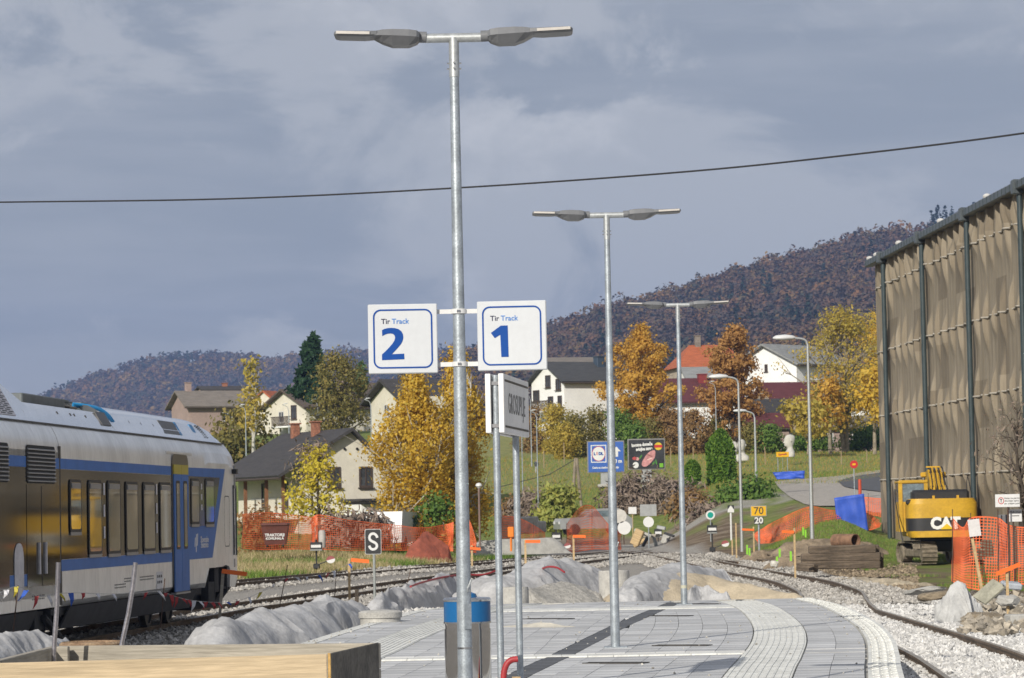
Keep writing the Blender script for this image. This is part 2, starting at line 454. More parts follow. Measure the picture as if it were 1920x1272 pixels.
def offset(pts, w):
    out = []
    for i, p in enumerate(pts):
        t = (pts[min(i + 1, len(pts) - 1)] - pts[max(i - 1, 0)]); t.z = 0; t.normalize()
        out.append(p + Vector((t.y, -t.x, 0)) * w)
    return out
def track(name, centre, fast_to=130, sleepers=0, sl_from=0):
    t = bpy.data.objects.new(name, None); COL.objects.link(t); kind(t, 'structure')
    for w in (-.75, .75):
        rail(offset(centre, w), t)
    b = B(); acc = 0; last = centre[0]; ns = 0
    for i in range(1, len(centre)):
        seg = (centre[i] - last)
        while acc <= seg.length:
            p = last + seg.normalized() * acc; acc += .62
            if not (20 < p.y < fast_to): continue
            tt = seg.normalized(); a = Vector((tt.y, -tt.x, 0)); q = math.atan2(a.y, a.x)
            for w in (-.75, .75):
                for s in (-.085, .085):
                    b.box(p + a * (w + s) + Vector((0, 0, -.135)), (.07, .13, .07), q)
            if ns < sleepers and p.y > sl_from:
                ns += 1
                s = B(); s.bevbox((0, 0, 0), (2.5, .24, .15), .015)
                so = s.build('sleeper', sleeper_mat, t, None); so.location = p + Vector((0, 0, -.255)); so.rotation_euler.z = q
        acc -= seg.length; last = centre[i]
    f = b.build('fastener', fast_mat, t); kind(f, 'stuff')
    return t
def cl(line, n, zl=None):
    pts = smoothline([np.array((p[0], p[1])) for p in line], n)
    return [Vector((p[1], p[0], interp(zl, p[0]) if zl else RZ)) for p in pts]
tr = track('railway_track', offset(cl(RAIL_R, 150, RAIL_RZ), -.75), 125, 60, 27)
track('railway_track', cl(TRK_T, 120), 140, 70, 52)
track('railway_track', cl(TRK_2, 100), 140, 0)
# crossing rails of the turnout where the lines meet
track('railway_track', cl([(128, 9.6), (150, 8.3), (168, 7.6), (190, 8.4), (215, 11.5), (250, 15.5)], 50), 135)
track('railway_track', cl([(126, -18), (140, -14.4), (152, -11.5), (160, -9.4)], 20, [(100, -.18), (200, -.1)]), 170)

# ------------------------------------------------------------------ loose ballast stones
def stones(name, N, region, size, m, label, zf=None):
    C = []; 
    while len(C) < N:
        x, d = region()
        if x is not None: C.append((x, d, (zg(x, d) if zf is None else zf(x, d))))
    C = np.array(C); n = len(C)
    s = size * (0.45 + 0.9 * rng.random(n)); 
    oct_ = np.array([(1, 0, 0), (0, 1, 0), (-1, 0, 0), (0, -1, 0), (0, 0, 1), (0, 0, -1)], float)
    V = oct_[None] * (0.6 + 0.65 * rng.random((n, 6, 1)))
    V += rng.normal(scale=.18, size=V.shape)
    a = rng.random(n) * 2 * PI; ca, sa = np.cos(a), np.sin(a); e = rng.normal(scale=.5, size=n); ce, se = np.cos(e), np.sin(e)
    X = V[:, :, 0] * ca[:, None] - V[:, :, 1] * sa[:, None]; Y = V[:, :, 0] * sa[:, None] + V[:, :, 1] * ca[:, None]; Z = V[:, :, 2] * .75
    Y, Z = Y * ce[:, None] - Z * se[:, None], Y * se[:, None] + Z * ce[:, None]
    V = np.stack([X, Y, Z], 2) * s[:, None, None]; V += C[:, None, :]; V[:, :, 2] += (s * .25)[:, None]
    tri = np.array([(0, 1, 4), (1, 2, 4), (2, 3, 4), (3, 0, 4), (1, 0, 5), (2, 1, 5), (3, 2, 5), (0, 3, 5)])
    F = (tri[None] + (np.arange(n) * 6)[:, None, None]).reshape(-1, 3)
    me = bpy.data.meshes.new(name); me.from_pydata(V.reshape(-1, 3).tolist(), [], F.tolist()); me.materials.append(m)
    o = link(name, me); kind(o, 'stuff'); o['label'] = label; o['category'] = 'gravel'
    return o
ballast_white = mat('ballast_white', (.57, .56, .54), rough=.9, var=.1, scale=6, island=.28)
ballast_grey = mat('ballast_grey', (.38, .36, .33), rough=.9, var=.12, scale=6, island=.4)
def reg_right():
    d = 27 + 50 * random.random() ** 0.9; x = interp(ER, min(d, 55)) - .1 + random.random() * 7
    if d > 55.5: x = random.uniform(1.5, interp(RAIL_R, d) + 4)
    r = interp(RAIL_R, d)
    if x > r + 3.6 + 1.2 * fbm(x, d, 1, .6, 2) or abs(x - r) < .05 or x / d > .19: return None, None
    return x, d
stones('ballast', 50000, reg_right, .052, ballast_white, 'white crushed stone ballast around the platform track', lambda x, d: min(zg(x, d) + .02 + .06 * ss(2.6, .9, abs(x - interp(RAIL_R, d) + .75)), interp(RAIL_RZ, d) - .135))
def reg_right_far():
    d = 74 + 75 * random.random() ** 1.4; r = interp(RAIL_R, d); x = r - .75 + random.uniform(-2.2, 2.2)
    return x, d
stones('ballast', 14000, reg_right_far, .06, ballast_grey, 'older greyish stone ballast under the far end of the platform track', lambda x, d: zg(x, d) + .09)
def reg_left():
    d = 38 + 120 * random.random() ** 1.1
    t = interp(TRK_T, d); x = t + random.uniform(-2.1, 2.6)
    if random.random() < .35 and d > 85: x = interp(TRK_2, d) + random.uniform(-1.4, 2.2)
    if x / d < -.19: return None, None
    return x, d
stones('ballast', 24000, reg_left, .06, ballast_grey, 'grey stone ballast under the tracks beside the train', lambda x, d: zg(x, d) + .08)
def reg_mid():
    d = random.uniform(52, 66); x = interp(EL, min(d, 55)) - random.uniform(-.3, 2.8)
    return x, d
stones('ballast', 7000, reg_mid, .055, ballast_white, 'white stones heaped by the letter S sign and platform end', lambda x, d: -.35 + .18 * fbm(x, d, 0, .5))

# ================================================================== PLATFORM
conc = mat('concrete', (.44, .43, .40), rough=.85, var=.12, scale=4, bump=.25)
paver_m = mat('paver_grey', (.49, .495, .50), rough=.8, var=.13, scale=.9, island=.13, bump=.15, bscale=60, stretch=(.35, 2.2, 1))
white_m = mat('paver_white', (.70, .70, .66), rough=.8, var=.1, scale=3, island=.08, bump=.15, bscale=50)
dark_m = mat('paver_slate', (.10, .105, .115), rough=.8, var=.18, scale=3, island=.15)
bed_m = mat('joint_sand', (.36, .355, .34), rough=.95, var=.1, scale=8)
plat = bpy.data.objects.new('platform', None); COL.objects.link(plat); kind(plat, 'structure')
plat['label'] = 'grey paved station platform with white tactile strips'
N = 70; dd = np.linspace(8, DEND, N)
b = B(); ring = []
for d in dd:
    l, r = interp(EL, d), interp(ER, d)
    ring.append([(l + .1, d, -.9), (r - .1, d, -.9), (r - .004, d, -.03), (l + .004, d, -.03)])
b.loft(ring); b.build('bed', bed_m, plat)
T = .03
def slab(b, quad, z1=0.0, z0=-.045):
    c = Vector((sum(q[0] for q in quad) / 4, sum(q[1] for q in quad) / 4, 0))
    g = .005
    q = [Vector((x, y, 0)) for x, y in quad]; q = [p + (c - p).normalized() * g for p in q]
    b.add([(p.x, p.y, z0) for p in q] + [(p.x, p.y, z1) for p in q], [(4, 5, 6, 7), (0, 1, 5, 4), (1, 2, 6, 5), (2, 3, 7, 6), (3, 0, 4, 7)])
def XR(d, o): return interp(ER, d) - o
def XLf(d, o): return interp(EL, d) + o
BAND = sorted([(p.y, p.x) for p in (G(x, y, 0) for x, y in ((1255, 1134), (1165, 1172), (1060, 1225), (975, 1265)))])
BAND = [(8, BAND[0][1] - .10 * (BAND[0][0] - 8))] + BAND + [(DEND, BAND[-1][1] + .12 * (DEND - BAND[-1][0]))]
rows = []; d = 26.0; k = 0
CROSS = [(G(1050, 1230, 0).y, .22), (G(1200, 1140.5, 0).y, .55)]
while d < DEND - .05:
    L_ = .5
    nxt = min(d + L_, DEND)
    rows.append((d, nxt)); d = nxt
pavers = []
for (d0, d1) in rows:
    dm = (d0 + d1) / 2
    cross = any(abs(dm - c) < w + .12 for c, w in CROSS)
    for side in (0, 1):
        f = XR if side == 0 else XLf
        wid = abs((interp(BAND, dm) + (.13 if side == 0 else -.13)) - f(dm, 0))
        o = .33 if side == 0 else .16
        cols = []
        while o < wid - .02:
            if side == 0 and abs(o - .99) < .02: o = 1.66; continue
            if side == 1 and abs(o - .82) < .02: o = 1.42; continue
            w = min(.33, wid - o); cols.append((o, o + w)); o += w
        for (a, c) in cols:
            if cross: continue
            if c - a < .05: continue
            last = abs(c - wid) < 1e-6; sg = .13 if side == 0 else -.13
            e0 = interp(BAND, d0) + sg if last else f(d0, c); e1 = interp(BAND, d1) + sg if last else f(d1, c)
            pavers.append([(f(d0, a), d0), (e0, d0), (e1, d1), (f(d1, a), d1)])
pavers.sort(key=lambda q: q[0][1])
def ccw(q):
    A = sum(q[i][0] * q[(i + 1) % 4][1] - q[(i + 1) % 4][0] * q[i][1] for i in range(4)); return q if A > 0 else q[::-1]
pavers = [ccw(q) for q in pavers]
seen = [q for q in pavers if q[0][1] > 29.7]; 
near300 = seen[:300]; rest = [q for q in pavers if q[0][1] <= 29.7] + seen[300:]
for q in near300:
    cx = sum(p[0] for p in q) / 4; cy = sum(p[1] for p in q) / 4
    b = B(); slab(b, [(p[0] - cx, p[1] - cy) for p in q], random.uniform(-.0015, .0015))
    b.build('paver', paver_m, plat).location = (cx, cy, 0)
b = B()
for q in rest: slab(b, q, random.uniform(-.0015, .0015))
kind(b.build('paver', paver_m, plat), 'stuff')
b = B()                                                    # plain slabs before the picture begins
ring = [[(interp(EL, d), d, -.04), (interp(ER, d), d, -.04), (interp(ER, d), d, -.001), (interp(EL, d), d, -.001)] for d in np.linspace(8, 25.99, 12)]
b.loft(ring); b.build('near_slab', paver_m, plat)
# the cross strips
for (c, w) in CROSS:
    n = 14; xa, xb = XLf(c, 1.44), XR(c, 1.68)
    for i in range(n):
        x0, x1 = xa + (xb - xa) * i / n, xa + (xb - xa) * (i + 1) / n
        xm = (x0 + x1) / 2
        b = B(); slab(b, [(x0 - xm, -w), (x1 - xm, -w), (x1 - xm, w), (x0 - xm, w)], .003)
        b.build('cross_strip_slab', white_m, plat).location = (xm, c, 0)
    for side in (0, 1):
        f = XR if side == 0 else XLf
        for (a, e) in (((.33, .99)) if side == 0 else ((.16, .82)),):
            b = B(); slab(b, ccw([(f(c - w - .12, a), c - w - .12), (f(c - w - .12, e), c - w - .12), (f(c + w + .12, e), c + w + .12), (f(c + w + .12, a), c + w + .12)]), 0)
            b.build('paver', paver_m, plat)
    for s in (-1, 1):                                      # grey filler up to the paver rows
        b = B(); y0, y1 = sorted((c + s * w, c + s * (w + .62)))
        slab(b, [(xa, y0), (xb, y0), (xb, y1), (xa, y1)], -.012, -.04); b.build('filler_slab', paver_m, plat)
# tactile strips with ribs, white edge blocks, slate band
def strip(f, a, c, name, ribs):
    dl = np.linspace(26, DEND - (.9 if ribs else 0), 64); b = B()
    for i in range(63):
        d0, d1 = dl[i], dl[i + 1]
        if ribs and any(c_ - w_ - .02 < (d0 + d1) / 2 < c_ + w_ + .02 for c_, w_ in CROSS): pass
        slab(b, ccw([(f(d0, a), d0), (f(d0, c), d0), (f(d1, c), d1), (f(d1, a), d1)]), .002)
    if ribs:
        n = 9
        for k in range(n):
            o = a + (c - a) * (k + .5) / n
            b.loft([[(f(d, o - .016), d, -.01), (f(d, o + .016), d, -.01), (f(d, o + .011), d, .008), (f(d, o - .011), d, .008)] for d in dl])
    return b
strip(XR, 1.0, 1.65, 't', True).build('tactile_strip', white_m, plat)
strip(XLf, .83, 1.41, 't', True).build('tactile_strip', white_m, plat)
for f, w, nm in ((XR, .30, 'edge_block'), (XLf, .15, 'edge_block')):
    dl = np.arange(26.4, DEND, .8 if w > .2 else 1.0)
    for d0 in dl:
        d1 = min(d0 + (.8 if w > .2 else 1.0), DEND)
        q = ccw([(f(d0, -.03), d0), (f(d0, w), d0), (f(d1, w), d1), (f(d1, -.03), d1)])
        cx, cy = sum(p[0] for p in q) / 4, sum(p[1] for p in q) / 4
        b = B(); slab(b, [(p[0] - cx, p[1] - cy) for p in q], .004, -.16)
        if w > .2:                                         # raised studs in three rows
            for i in range(5):
                for j in range(3):
                    dx = f(d0 + (i + .5) * (d1 - d0) / 5, .05 + j * .085 + (.02 if i % 2 else 0)) - cx; dy = d0 + (i + .5) * (d1 - d0) / 5 - cy
                    b.box((dx, dy, .007), (.045, .09, .012))
        b.build(nm, white_m, plat).location = (cx, cy, 0)
dl = np.arange(26.4, DEND - 1.2, .6)
for d0 in dl:
    d1 = d0 + .6
    if any(abs((d0 + d1) / 2 - c) < w + .2 for c, w in CROSS): continue
    xm = interp(BAND, (d0 + d1) / 2)
    b = B(); q = [(interp(BAND, d0) - .12 - xm, -.3), (interp(BAND, d0) + .12 - xm, -.3), (interp(BAND, d1) + .12 - xm, .3), (interp(BAND, d1) - .12 - xm, .3)]
    slab(b, q, -.002); b.build('slate_block', dark_m, plat).location = (xm, (d0 + d1) / 2, 0)
# end wall of the platform
b = B(); b.box(((interp(EL, DEND) + interp(ER, DEND)) / 2, DEND + .06, -.42), (interp(ER, DEND) - interp(EL, DEND) + .1, .12, .84)); b.build('end_kerb', conc, plat)
# drain grates let into the paving
steel_dark = mat('cast_grate', (.06, .055, .05), rough=.6, metal=.5, var=.2)
GR = [('near the front white cross strip', (1098, 1212, 1244)), ('beside the second lamp post', (1228, 1330, 1211)), ('short of the far white cross strip', (1220, 1295, 1155.5)),
      ('behind the little sand pile', (985, 1072, 1161)), ('at the foot of the third lamp post', (1275, 1346, 1133))]
for lab, (x0, x1, y) in GR:
    p0, p1 = G(x0, y, 0), G(x1, y, 0); Ln = (p1 - p0).length
    t = thing('drain_grate', 'narrow dark slotted drain grate ' + lab, 'drain', (p0 + p1) / 2, math.atan2(p1.y - p0.y, p1.x - p0.x), 'drain grates in the platform paving')
    b = B(); b.box((0, -.09, .004), (Ln, .02, .012)); b.box((0, .09, .004), (Ln, .02, .012)); b.build('frame', steel_dark, t)
    b = B()
    for k in range(18): b.box((-Ln / 2 + (k + .5) * Ln / 18, 0, .004), (Ln / 34, .158, .008))
    b.build('bars', steel_dark, t)
    b = B(); b.box((0, 0, .0015), (Ln, .16, .003)); b.build('slot', mat('drain_hole', (.01, .01, .01), var=0, rough=.9), t)

# grit and crumbs on the paving
def reg_grit():
    d = random.uniform(30, 55); l, r_ = interp(EL, d), interp(ER, d); u = random.random()
    x = r_ - .05 - .5 * random.random() ** 2 if u < .35 else (l + .5 * random.random() ** 2 if u < .6 else random.uniform(l, r_))
    return x, d
stones('grit', 380, reg_grit, .014, mat('grit_stone', (.42, .40, .36), rough=.9, var=.1, island=.4), 'loose grit scattered over the platform paving', lambda x, d: .006)

# ================================================================== PLATFORM LAMPS
galv = mat('galvanised_steel', (.40, .44, .47), rough=.42, metal=.55, var=.2, scale=9, bump=.06, bscale=60, patch=(.35, .65))
galv2 = mat('galvanised_arm', (.50, .52, .52), rough=.4, metal=.6, var=.2, scale=24, patch=(.3, .7))
lamp_grey = mat('lamp_housing', (.17, .175, .185), rough=.4, var=.06)
lamp_light = mat('lamp_diffuser_rim', (.55, .52, .48), rough=.4, var=.05)
steel = mat('stainless', (.60, .60, .60), rough=.22, metal=1.0, var=.05)
tape_m = mat('paper_band', (.50, .49, .38), rough=.8, var=.08)
white_paint = mat('white_paint', (.70, .70, .69), rough=.4, var=.03, scale=2)
def lamp_head(parent, s):
    h = thing_part = bpy.data.objects.new('lamp_head', None); COL.objects.link(h); h.parent = parent
    # profile along x (metres from the pole): (x, half depth, top, bottom)
    b = B(); rings = []
    for x, w, t, mid, lo in ((.245, .085, .030, -.015, -.030), (.265, .115, .044, -.012, -.050), (.32, .130, .050, -.011, -.072), (.44, .135, .050, -.010, -.074), (.51, .130, .044, -.009, -.052), (.57, .120, .030, -.008, -.022), (.62, .115, .022, -.006, -.014)):
        rings.append([(s * x, -w, mid), (s * x, -w * .82, t * .80), (s * x, -w * .3, t), (s * x, w * .3, t), (s * x, w * .82, t * .80), (s * x, w, mid), (s * x, w * .55, lo), (s * x, -w * .55, lo)][::(1 if s > 0 else -1)])
    b.loft(rings); b.build('housing', lamp_grey, h)
    b = B(); rings = []
    for x, w, t, lo in ((.55, .120, .026, -.012), (.64, .135, .022, -.020), (.82, .130, .020, -.020), (.85, .118, .016, -.016), (.858, .10, .008, -.008)):
        rings.append([(s * x, -w, lo + .010), (s * x, -w, t - .006), (s * x, -w * .85, t), (s * x, w * .85, t), (s * x, w, t - .006), (s * x, w, lo + .010), (s * x, w * .85, lo), (s * x, -w * .85, lo)][::(1 if s > 0 else -1)])
    b.loft(rings); b.build('blade', lamp_grey, h)
    b = B(); b.box((s * .72, -.137, .004), (.24, .006, .020)); b.build('light_strip', lamp_light, h)
    b = B(); b.tube([(s * .195, 0, 0), (s * .30, 0, 0)], .041, 12); b.build('collar', lamp_grey, h, smooth=True)
    h.location = (0, 0, 4.985); h.rotation_euler = (0, -s * R(2.2), 0)
    return h
def lamp(u_px, d, label, tape=None):
    x = ray(*u_px).x * d
    t = thing('platform_lamp', label, 'lamp post', (x, d, 0), 0, 'double-headed lamps along the platform')
    b = B(); b.tube([(0, 0, 0), (0, 0, .9), (0, 0, 2.6), (0, 0, 4.85)], [.054, .052, .045, .032], 20); b.build('pole', galv, t, smooth=True)
    b = B(); b.tube([(0, 0, 4.70), (0, 0, 4.985)], .037, 16); b.tube([(-.20, 0, 4.985), (.20, 0, 4.985)], .034, 14); b.build('cross_arm', galv2, t, smooth=True)
    for z in (4.76, 4.80):
        for a in (0, PI / 2, PI, 1.5 * PI):
            b = B(); p = Vector((math.cos(a), math.sin(a), 0)); b.tube([p * .03 + Vector((0, 0, z)), p * .052 + Vector((0, 0, z))], .007, 6); b.build('bolt', steel, t)
    lamp_head(t, -1); lamp_head(t, 1)
    b = B(); b.box((0, 0, .006), (.26, .26, .012)); b.build('base_plate', galv, t)
    if tape: 
        b = B(); b.lathe([(.0535, tape), (.0535, tape + .05)], 20); b.build('paper_band', tape_m, t, smooth=True)
    return t, x
lamp1, lx1 = lamp((872, 1240), 22.9, 'tall double-headed galvanised lamp post carrying the two track number signs')
lamp2, lx2 = lamp((1154, 1213), 36.9, 'double-headed lamp post between the station name sign and the third lamp', .16)
lamp3, lx3 = lamp((1283, 1133), 53.3, 'farthest double-headed lamp post at the end of the platform', .27)
# access flap, hook and hose clamps on the first lamp post
b = B(); b.box((.035, -.036, 1.02), (.03, .01, .03), R(45)); b.tube([(.03, -.045, 1.03), (.05, -.05, 1.075), (.055, -.05, 1.09)], .008, 6); b.build('hook', galv2, lamp1)
for z in (.60, .30):
    b = B(); b.lathe([(.0525, z), (.0575, z), (.0575, z + .012), (.0525, z + .012)], 20); b.build('hose_clamp', steel, lamp1, smooth=True)
b = B(); b.box((.028, -.048, .83), (.05, .008, .18), R(25)); b.build('access_flap', galv, lamp1)
for o, h in ((lamp2, 1.15), (lamp3, 1.28)):
    b = B(); b.tube([(.04, -.035, h), (.055, -.05, h + .05), (.06, -.05, h + .06)], .007, 6); b.build('hook', galv2, o)

# ================================================================== TRACK NUMBER SIGNS
sign_white = mat('sign_white', (.60, .62, .64), spec=.2, rough=.45, var=.02)
sign_blue = mat('sign_blue', (.010, .068, .30), rough=.5, var=.02, spec=.15)
sign_lblue = mat('sign_light_blue', (.045, .20, .56), rough=.4, var=.02)
sign_navy = mat('sign_navy', (.010, .015, .06), rough=.4, var=.02)
def rrect(w, h, r, n=6):
    p = []
    for cx, cz, a0 in ((w / 2 - r, h / 2 - r, 0), (-w / 2 + r, h / 2 - r, 90), (-w / 2 + r, -h / 2 + r, 180), (w / 2 - r, -h / 2 + r, 270)):
        for k in range(n + 1):
            a = R(a0 + 90 * k / n); p.append((cx + r * math.cos(a), cz + r * math.sin(a)))
    return p
def ring_poly(b, outer, inner, y0, y1):
    n = len(outer); o = len(b.v)
    for y in (y0, y1):
        b.v += [(x, y, z) for x, z in outer] + [(x, y, z) for x, z in inner]
    for i in range(n):
        j = (i + 1) % n
        b.face([o + i, o + j, o + n + j, o + n + i]); b.face([o + 2 * n + i, o + 3 * n + i, o + 3 * n + j, o + 2 * n + j])
        b.face([o + i, o + 2 * n + i, o + 2 * n + j, o + j]); b.face([o + n + i, o + n + j, o + 3 * n + j, o + 3 * n + i])
    return b
DIG1 = [(1105, 355), (1185, 298), (1240, 298), (1243, 548), (1185, 548), (1180, 370), (1135, 397)]
DIG2 = [(243, 335), (258, 326), (285, 319), (315, 317), (345, 319), (375, 328), (397, 345), (409, 368), (412, 395), (406, 422), (393, 446), (370, 473), (345, 500), (318, 527), (416, 524), (418, 568), (240, 573), (240, 528), (268, 503), (300, 471), (325, 443), (341, 418), (347, 396), (343, 377), (330, 365), (310, 361), (285, 363), (262, 371), (245, 381)]
def track_sign(cx, cy, digit, poly, off, rz, label):
    c = P(cx, cy, 22.84); s = 22.84 / 6000 / 4.24            # metres per zoomed pixel
    t = thing('track_sign', label, 'sign', c, rz, 'track number signs on the first lamp post')
    b = B(); b.bevbox((0, .02, 0), (.495, .045, .497), .006); b.build('board', sign_white, t)
    o, i = rrect(.424, .424, .055), rrect(.402, .402, .045)
    ring_poly(B(), o, i, -.0045, -.001).build('border', sign_blue, t) if False else None
    bb = B(); ring_poly(bb, o, i, -.0055, -.001); bb.build('border', sign_blue, t)
    mx, mz = off
    b = B(); pl = [((x - mx) * s, -(z - mz) * s) for x, z in poly]
    b.prism(pl, Matrix.Translation((0, -.0055, 0)), .004); b.build('digit_' + digit, sign_blue, t)
    ox = -.085
    text('Tir', .052, sign_navy, t, Matrix.Translation((-.154, -.004, .124)) @ FRONT, .0006, 'LEFT')
    text('Track', .052, sign_lblue, t, Matrix.Translation((-.078, -.004, .124)) @ FRONT, .0006, 'LEFT')
    return t
s2 = track_sign(755.5, 635.5, 'two', DIG2, (409, 405), R(3), 'white track sign showing a two, hung before the gap beside the spruce and birch')
s1 = track_sign(960, 629.5, 'one', DIG1, (1273, 379), R(-3), 'white track sign showing a one, just above the station name board')
for (y0, x_) in ((584, 857), (683, 859)):
    c = P(x_, y0, 22.88)
    for sgn, s in ((-1, s2), (1, s1)):
        loc = s.matrix_basis.inverted() @ c if False else None
        b = B(); b.box((c.x + sgn * .105 - s.location.x, c.y + .02 - s.location.y, c.z - s.location.z), (.15, .012, .032)); bo = b.build('bracket', white_paint, s); bo.rotation_euler.z = -s.rotation_euler.z
    b = B(); b.lathe([(.05, c.z - .018), (.056, c.z - .016), (.056, c.z + .016), (.05, c.z + .018)], 20); b.build('sign_clamp', white_paint, lamp1, smooth=True)
    b = B(); b.tube([(-.012, -.056, c.z), (.012, -.056, c.z)], .01, 6); b.build('clamp_bolt', steel, lamp1)

# ================================================================== STATION NAME SIGN
n0, n1 = P(940, 756, 27.0), P(987, 764, 28.9)
ang = math.atan2(n1.y - n0.y, n1.x - n0.x)
t = thing('station_name_sign', 'white GROSUPLJE station name board on two steel posts', 'sign', (n0.x - .055, n0.y, 0), ang)
LN = (n1 - n0).length; zc = n0.z; hb = .50
grey_face = mat('sign_face', (.84, .83, .81), rough=.5, var=.05, scale=3)
dark_line = mat('sign_dark', (.045, .043, .04), rough=.5, var=.02)
for k, yy in enumerate((-.055, .058)):
    b = B(); b.bevbox((LN / 2, yy, zc), (LN, .045, hb), .004); p = b.build('board', grey_face, t)
    yo = yy + (-.0235 if k == 0 else .0235); sg = -1 if k == 0 else 1
    for z in (.195, -.195):
        b = B(); b.box((LN / 2, yo + sg * .001, zc + z), (LN * .92, .003, .018)); b.build('line', dark_line, p)
    Mx = Matrix.Translation((LN / 2, yo + sg * .001, zc)) @ (FRONT if k == 0 else Matrix.Rotation(PI, 4, 'Z') @ FRONT)
    text('GROSUPLJE', .25, mat('name_lettering', (.19, .185, .18), rough=.6, var=.02), p, Mx, .0, squeeze=.92, space=1.12)
for px in (.07, 1.50):
    b = B(); b.tube([(px, 0, 0), (px, 0, zc + hb / 2 - .01)], .030, 14); po = b.build('post', galv, t, smooth=True)
    for z in (.17, -.19):
        b = B(); b.box((px, 0, zc + z), (.075, .068, .03)); b.build('clip', steel, t)

# ================================================================== LITTER BIN
c = P(877, 1200, 27.3)
t = thing('litter_bin', 'round chrome litter bin with a blue band behind the first lamp post', 'bin', (c.x, c.y, 0))
ztop = P(877, 1120, 27.3).z; z1, z2 = P(877, 1127, 27.3).z, P(877, 1166, 27.3).z
chrome = mat('polished_steel', (.62, .61, .60), rough=.06, metal=1.0, var=.04)
bin_blue = mat('bin_blue', (.010, .115, .30), rough=.3, var=.03)
r = .197
b = B(); b.lathe([(r - .01, .02), (r, .03), (r, z2 - .06)], 40); b.build('body', chrome, t, smooth=True)
b = B(); b.lathe([(r - .006, z2 - .06), (r - .006, z2)], 40); b.build('inner_ring', chrome, t, smooth=True)
b = B(); b.lathe([(r + .002, z2), (r + .002, z1)], 40); b.build('band', bin_blue, t, smooth=True)
b = B(); b.lathe([(r + .006, z2 - .012), (r + .006, z2 + .002)], 40); b.build('ring', steel, t, smooth=True)
b = B(); b.lathe([(r + .005, z1 - .002), (r + .008, z1 + .012), (r - .005, z1 + .028), (r - .07, z1 + .032)], 40); b.build('rim', steel, t, smooth=True)
b = B(); b.lathe([(.09, z1 + .028), (.075, z1 + .06), (.03, z1 + .078)], 24); b.build('lid_dome', bin_blue, t, smooth=True)

# ================================================================== RED CONDUIT AND OFFCUT
red_pipe = mat('red_conduit', (.36, .030, .035), rough=.5, var=.15)
hole = mat('dark_hollow', (.012, .010, .010), rough=.9, var=0)
q = [P(943, 1290, 27), P(945, 1262, 27), P(950, 1246, 27), P(959, 1238, 27), P(971, 1236, 27)]
b = B()
pts = smoothline([np.array(p) for p in q], 26); rs = [.028 if k % 2 else .025 for k in range(26)]
b.tube(pts, rs, 14); o = b.build('conduit_bend', red_pipe, None, (q[0].x, q[0].y, 0), smooth=True)
tag(o, 'red corrugated conduit bend sticking up beside the sign post', 'pipe')
dv = (Vector(pts[-1]) - Vector(pts[-2])).normalized()
b = B(); b.tube([Vector(pts[-1]) - dv * .004, Vector(pts[-1]) + dv * .001], .021, 14); ho = b.build('pipe_mouth', hole, None, (q[0].x, q[0].y, 0)); ho.parent = o; ho.location = (0, 0, 0)
p = P(968, 1268, 27)
wood_lt = mat('raw_timber', (.50, .36, .19), rough=.75, var=.14, scale=2.2, stretch=(.5, 6, 6), bump=.2, bscale=8)
b = B(); b.box((0, 0, (p.z) / 2), (.06, .05, p.z), .3); tag(b.build('wooden_stake', wood_lt, None), 'sawn-off wooden peg at the foot of the red conduit', 'stake').location = (p.x, p.y - .1, 0)

# ================================================================== TIMBER FORMWORK BOX
wood_face = mat('plank_front', (.54, .42, .265), rough=.7, var=.13, scale=1.6, stretch=(.35, 5, 5), bump=.25, bscale=10)
wood_grey = mat('plank_weathered', (.36, .325, .265), rough=.8, var=.14, scale=2, stretch=(.4, 5, 5), bump=.25, bscale=10)
ply = mat('plywood_dark', (.055, .048, .038), rough=.75, var=.35, scale=3.5, col2=(.15, .135, .11), patch=(.38, .66), bump=.1)
ply_edge = mat('plywood_edge', (.48, .30, .10), rough=.7, var=.2, scale=20)
ZB = .70
c_nl, c_nr, c_fr, c_fl = G(-40, 1244, ZB), G(613, 1226, ZB), G(710, 1205.5, ZB), G(108, 1211, ZB)
t = thing('formwork_box', 'large open timber formwork box with plywood side in the bottom corner', 'box', (c_nr.x, c_nr.y, 0))
def board(p0, p1, z0, z1, th, m, name, inward=1):
    v = (p1 - p0); v.z = 0; L = v.length; a = math.atan2(v.y, v.x)
    n = Vector((-math.sin(a), math.cos(a), 0)) * inward
    c = (p0 + p1) / 2 + n * th / 2; c.z = (z0 + z1) / 2
    b = B(); b.bevbox((0, 0, 0), (L, th, z1 - z0), .004)
    o = b.build(name, m, t); o.location = c - Vector((c_nr.x, c_nr.y, 0)); o.rotation_euler.z = a
    return o
for k in range(4): board(c_nl, c_nr, k * .175 + .001, k * .175 + .172, .045, wood_face, 'front_plank')
board(c_nr + Vector((.006, .004, 0)), c_nr + Vector((.024, .006, 0)), .002, ZB + .002, .06, ply_edge, 'panel_edge')
board(c_nr + Vector((.024, .008, 0)), c_fr, .0, ZB, .021, ply, 'plywood_panel')
for k in range(4):
    board(c_fl, c_fr, k * .175 + .001, k * .175 + .172, .05, wood_grey, 'back_plank')
    board(G(0, 1237, ZB) + Vector((0, -.5, 0)), c_fl, k * .175 + .001, k * .175 + .172, .05, wood_grey, 'side_plank')
pc = c_fl + Vector((.05, -.12, 0))
b = B(); b.bevbox((0, 0, ZB / 2), (.09, .09, ZB - .004), .005); o = b.build('corner_post', wood_grey, t); o.location = (pc.x - c_nr.x, pc.y - c_nr.y, 0)
b = B(); b.box(((c_nl.x + c_nr.x) / 2 - c_nr.x + .2, 1.0, .12), (1.9, 1.3, .24)); b.build('concrete_fill', conc, t)
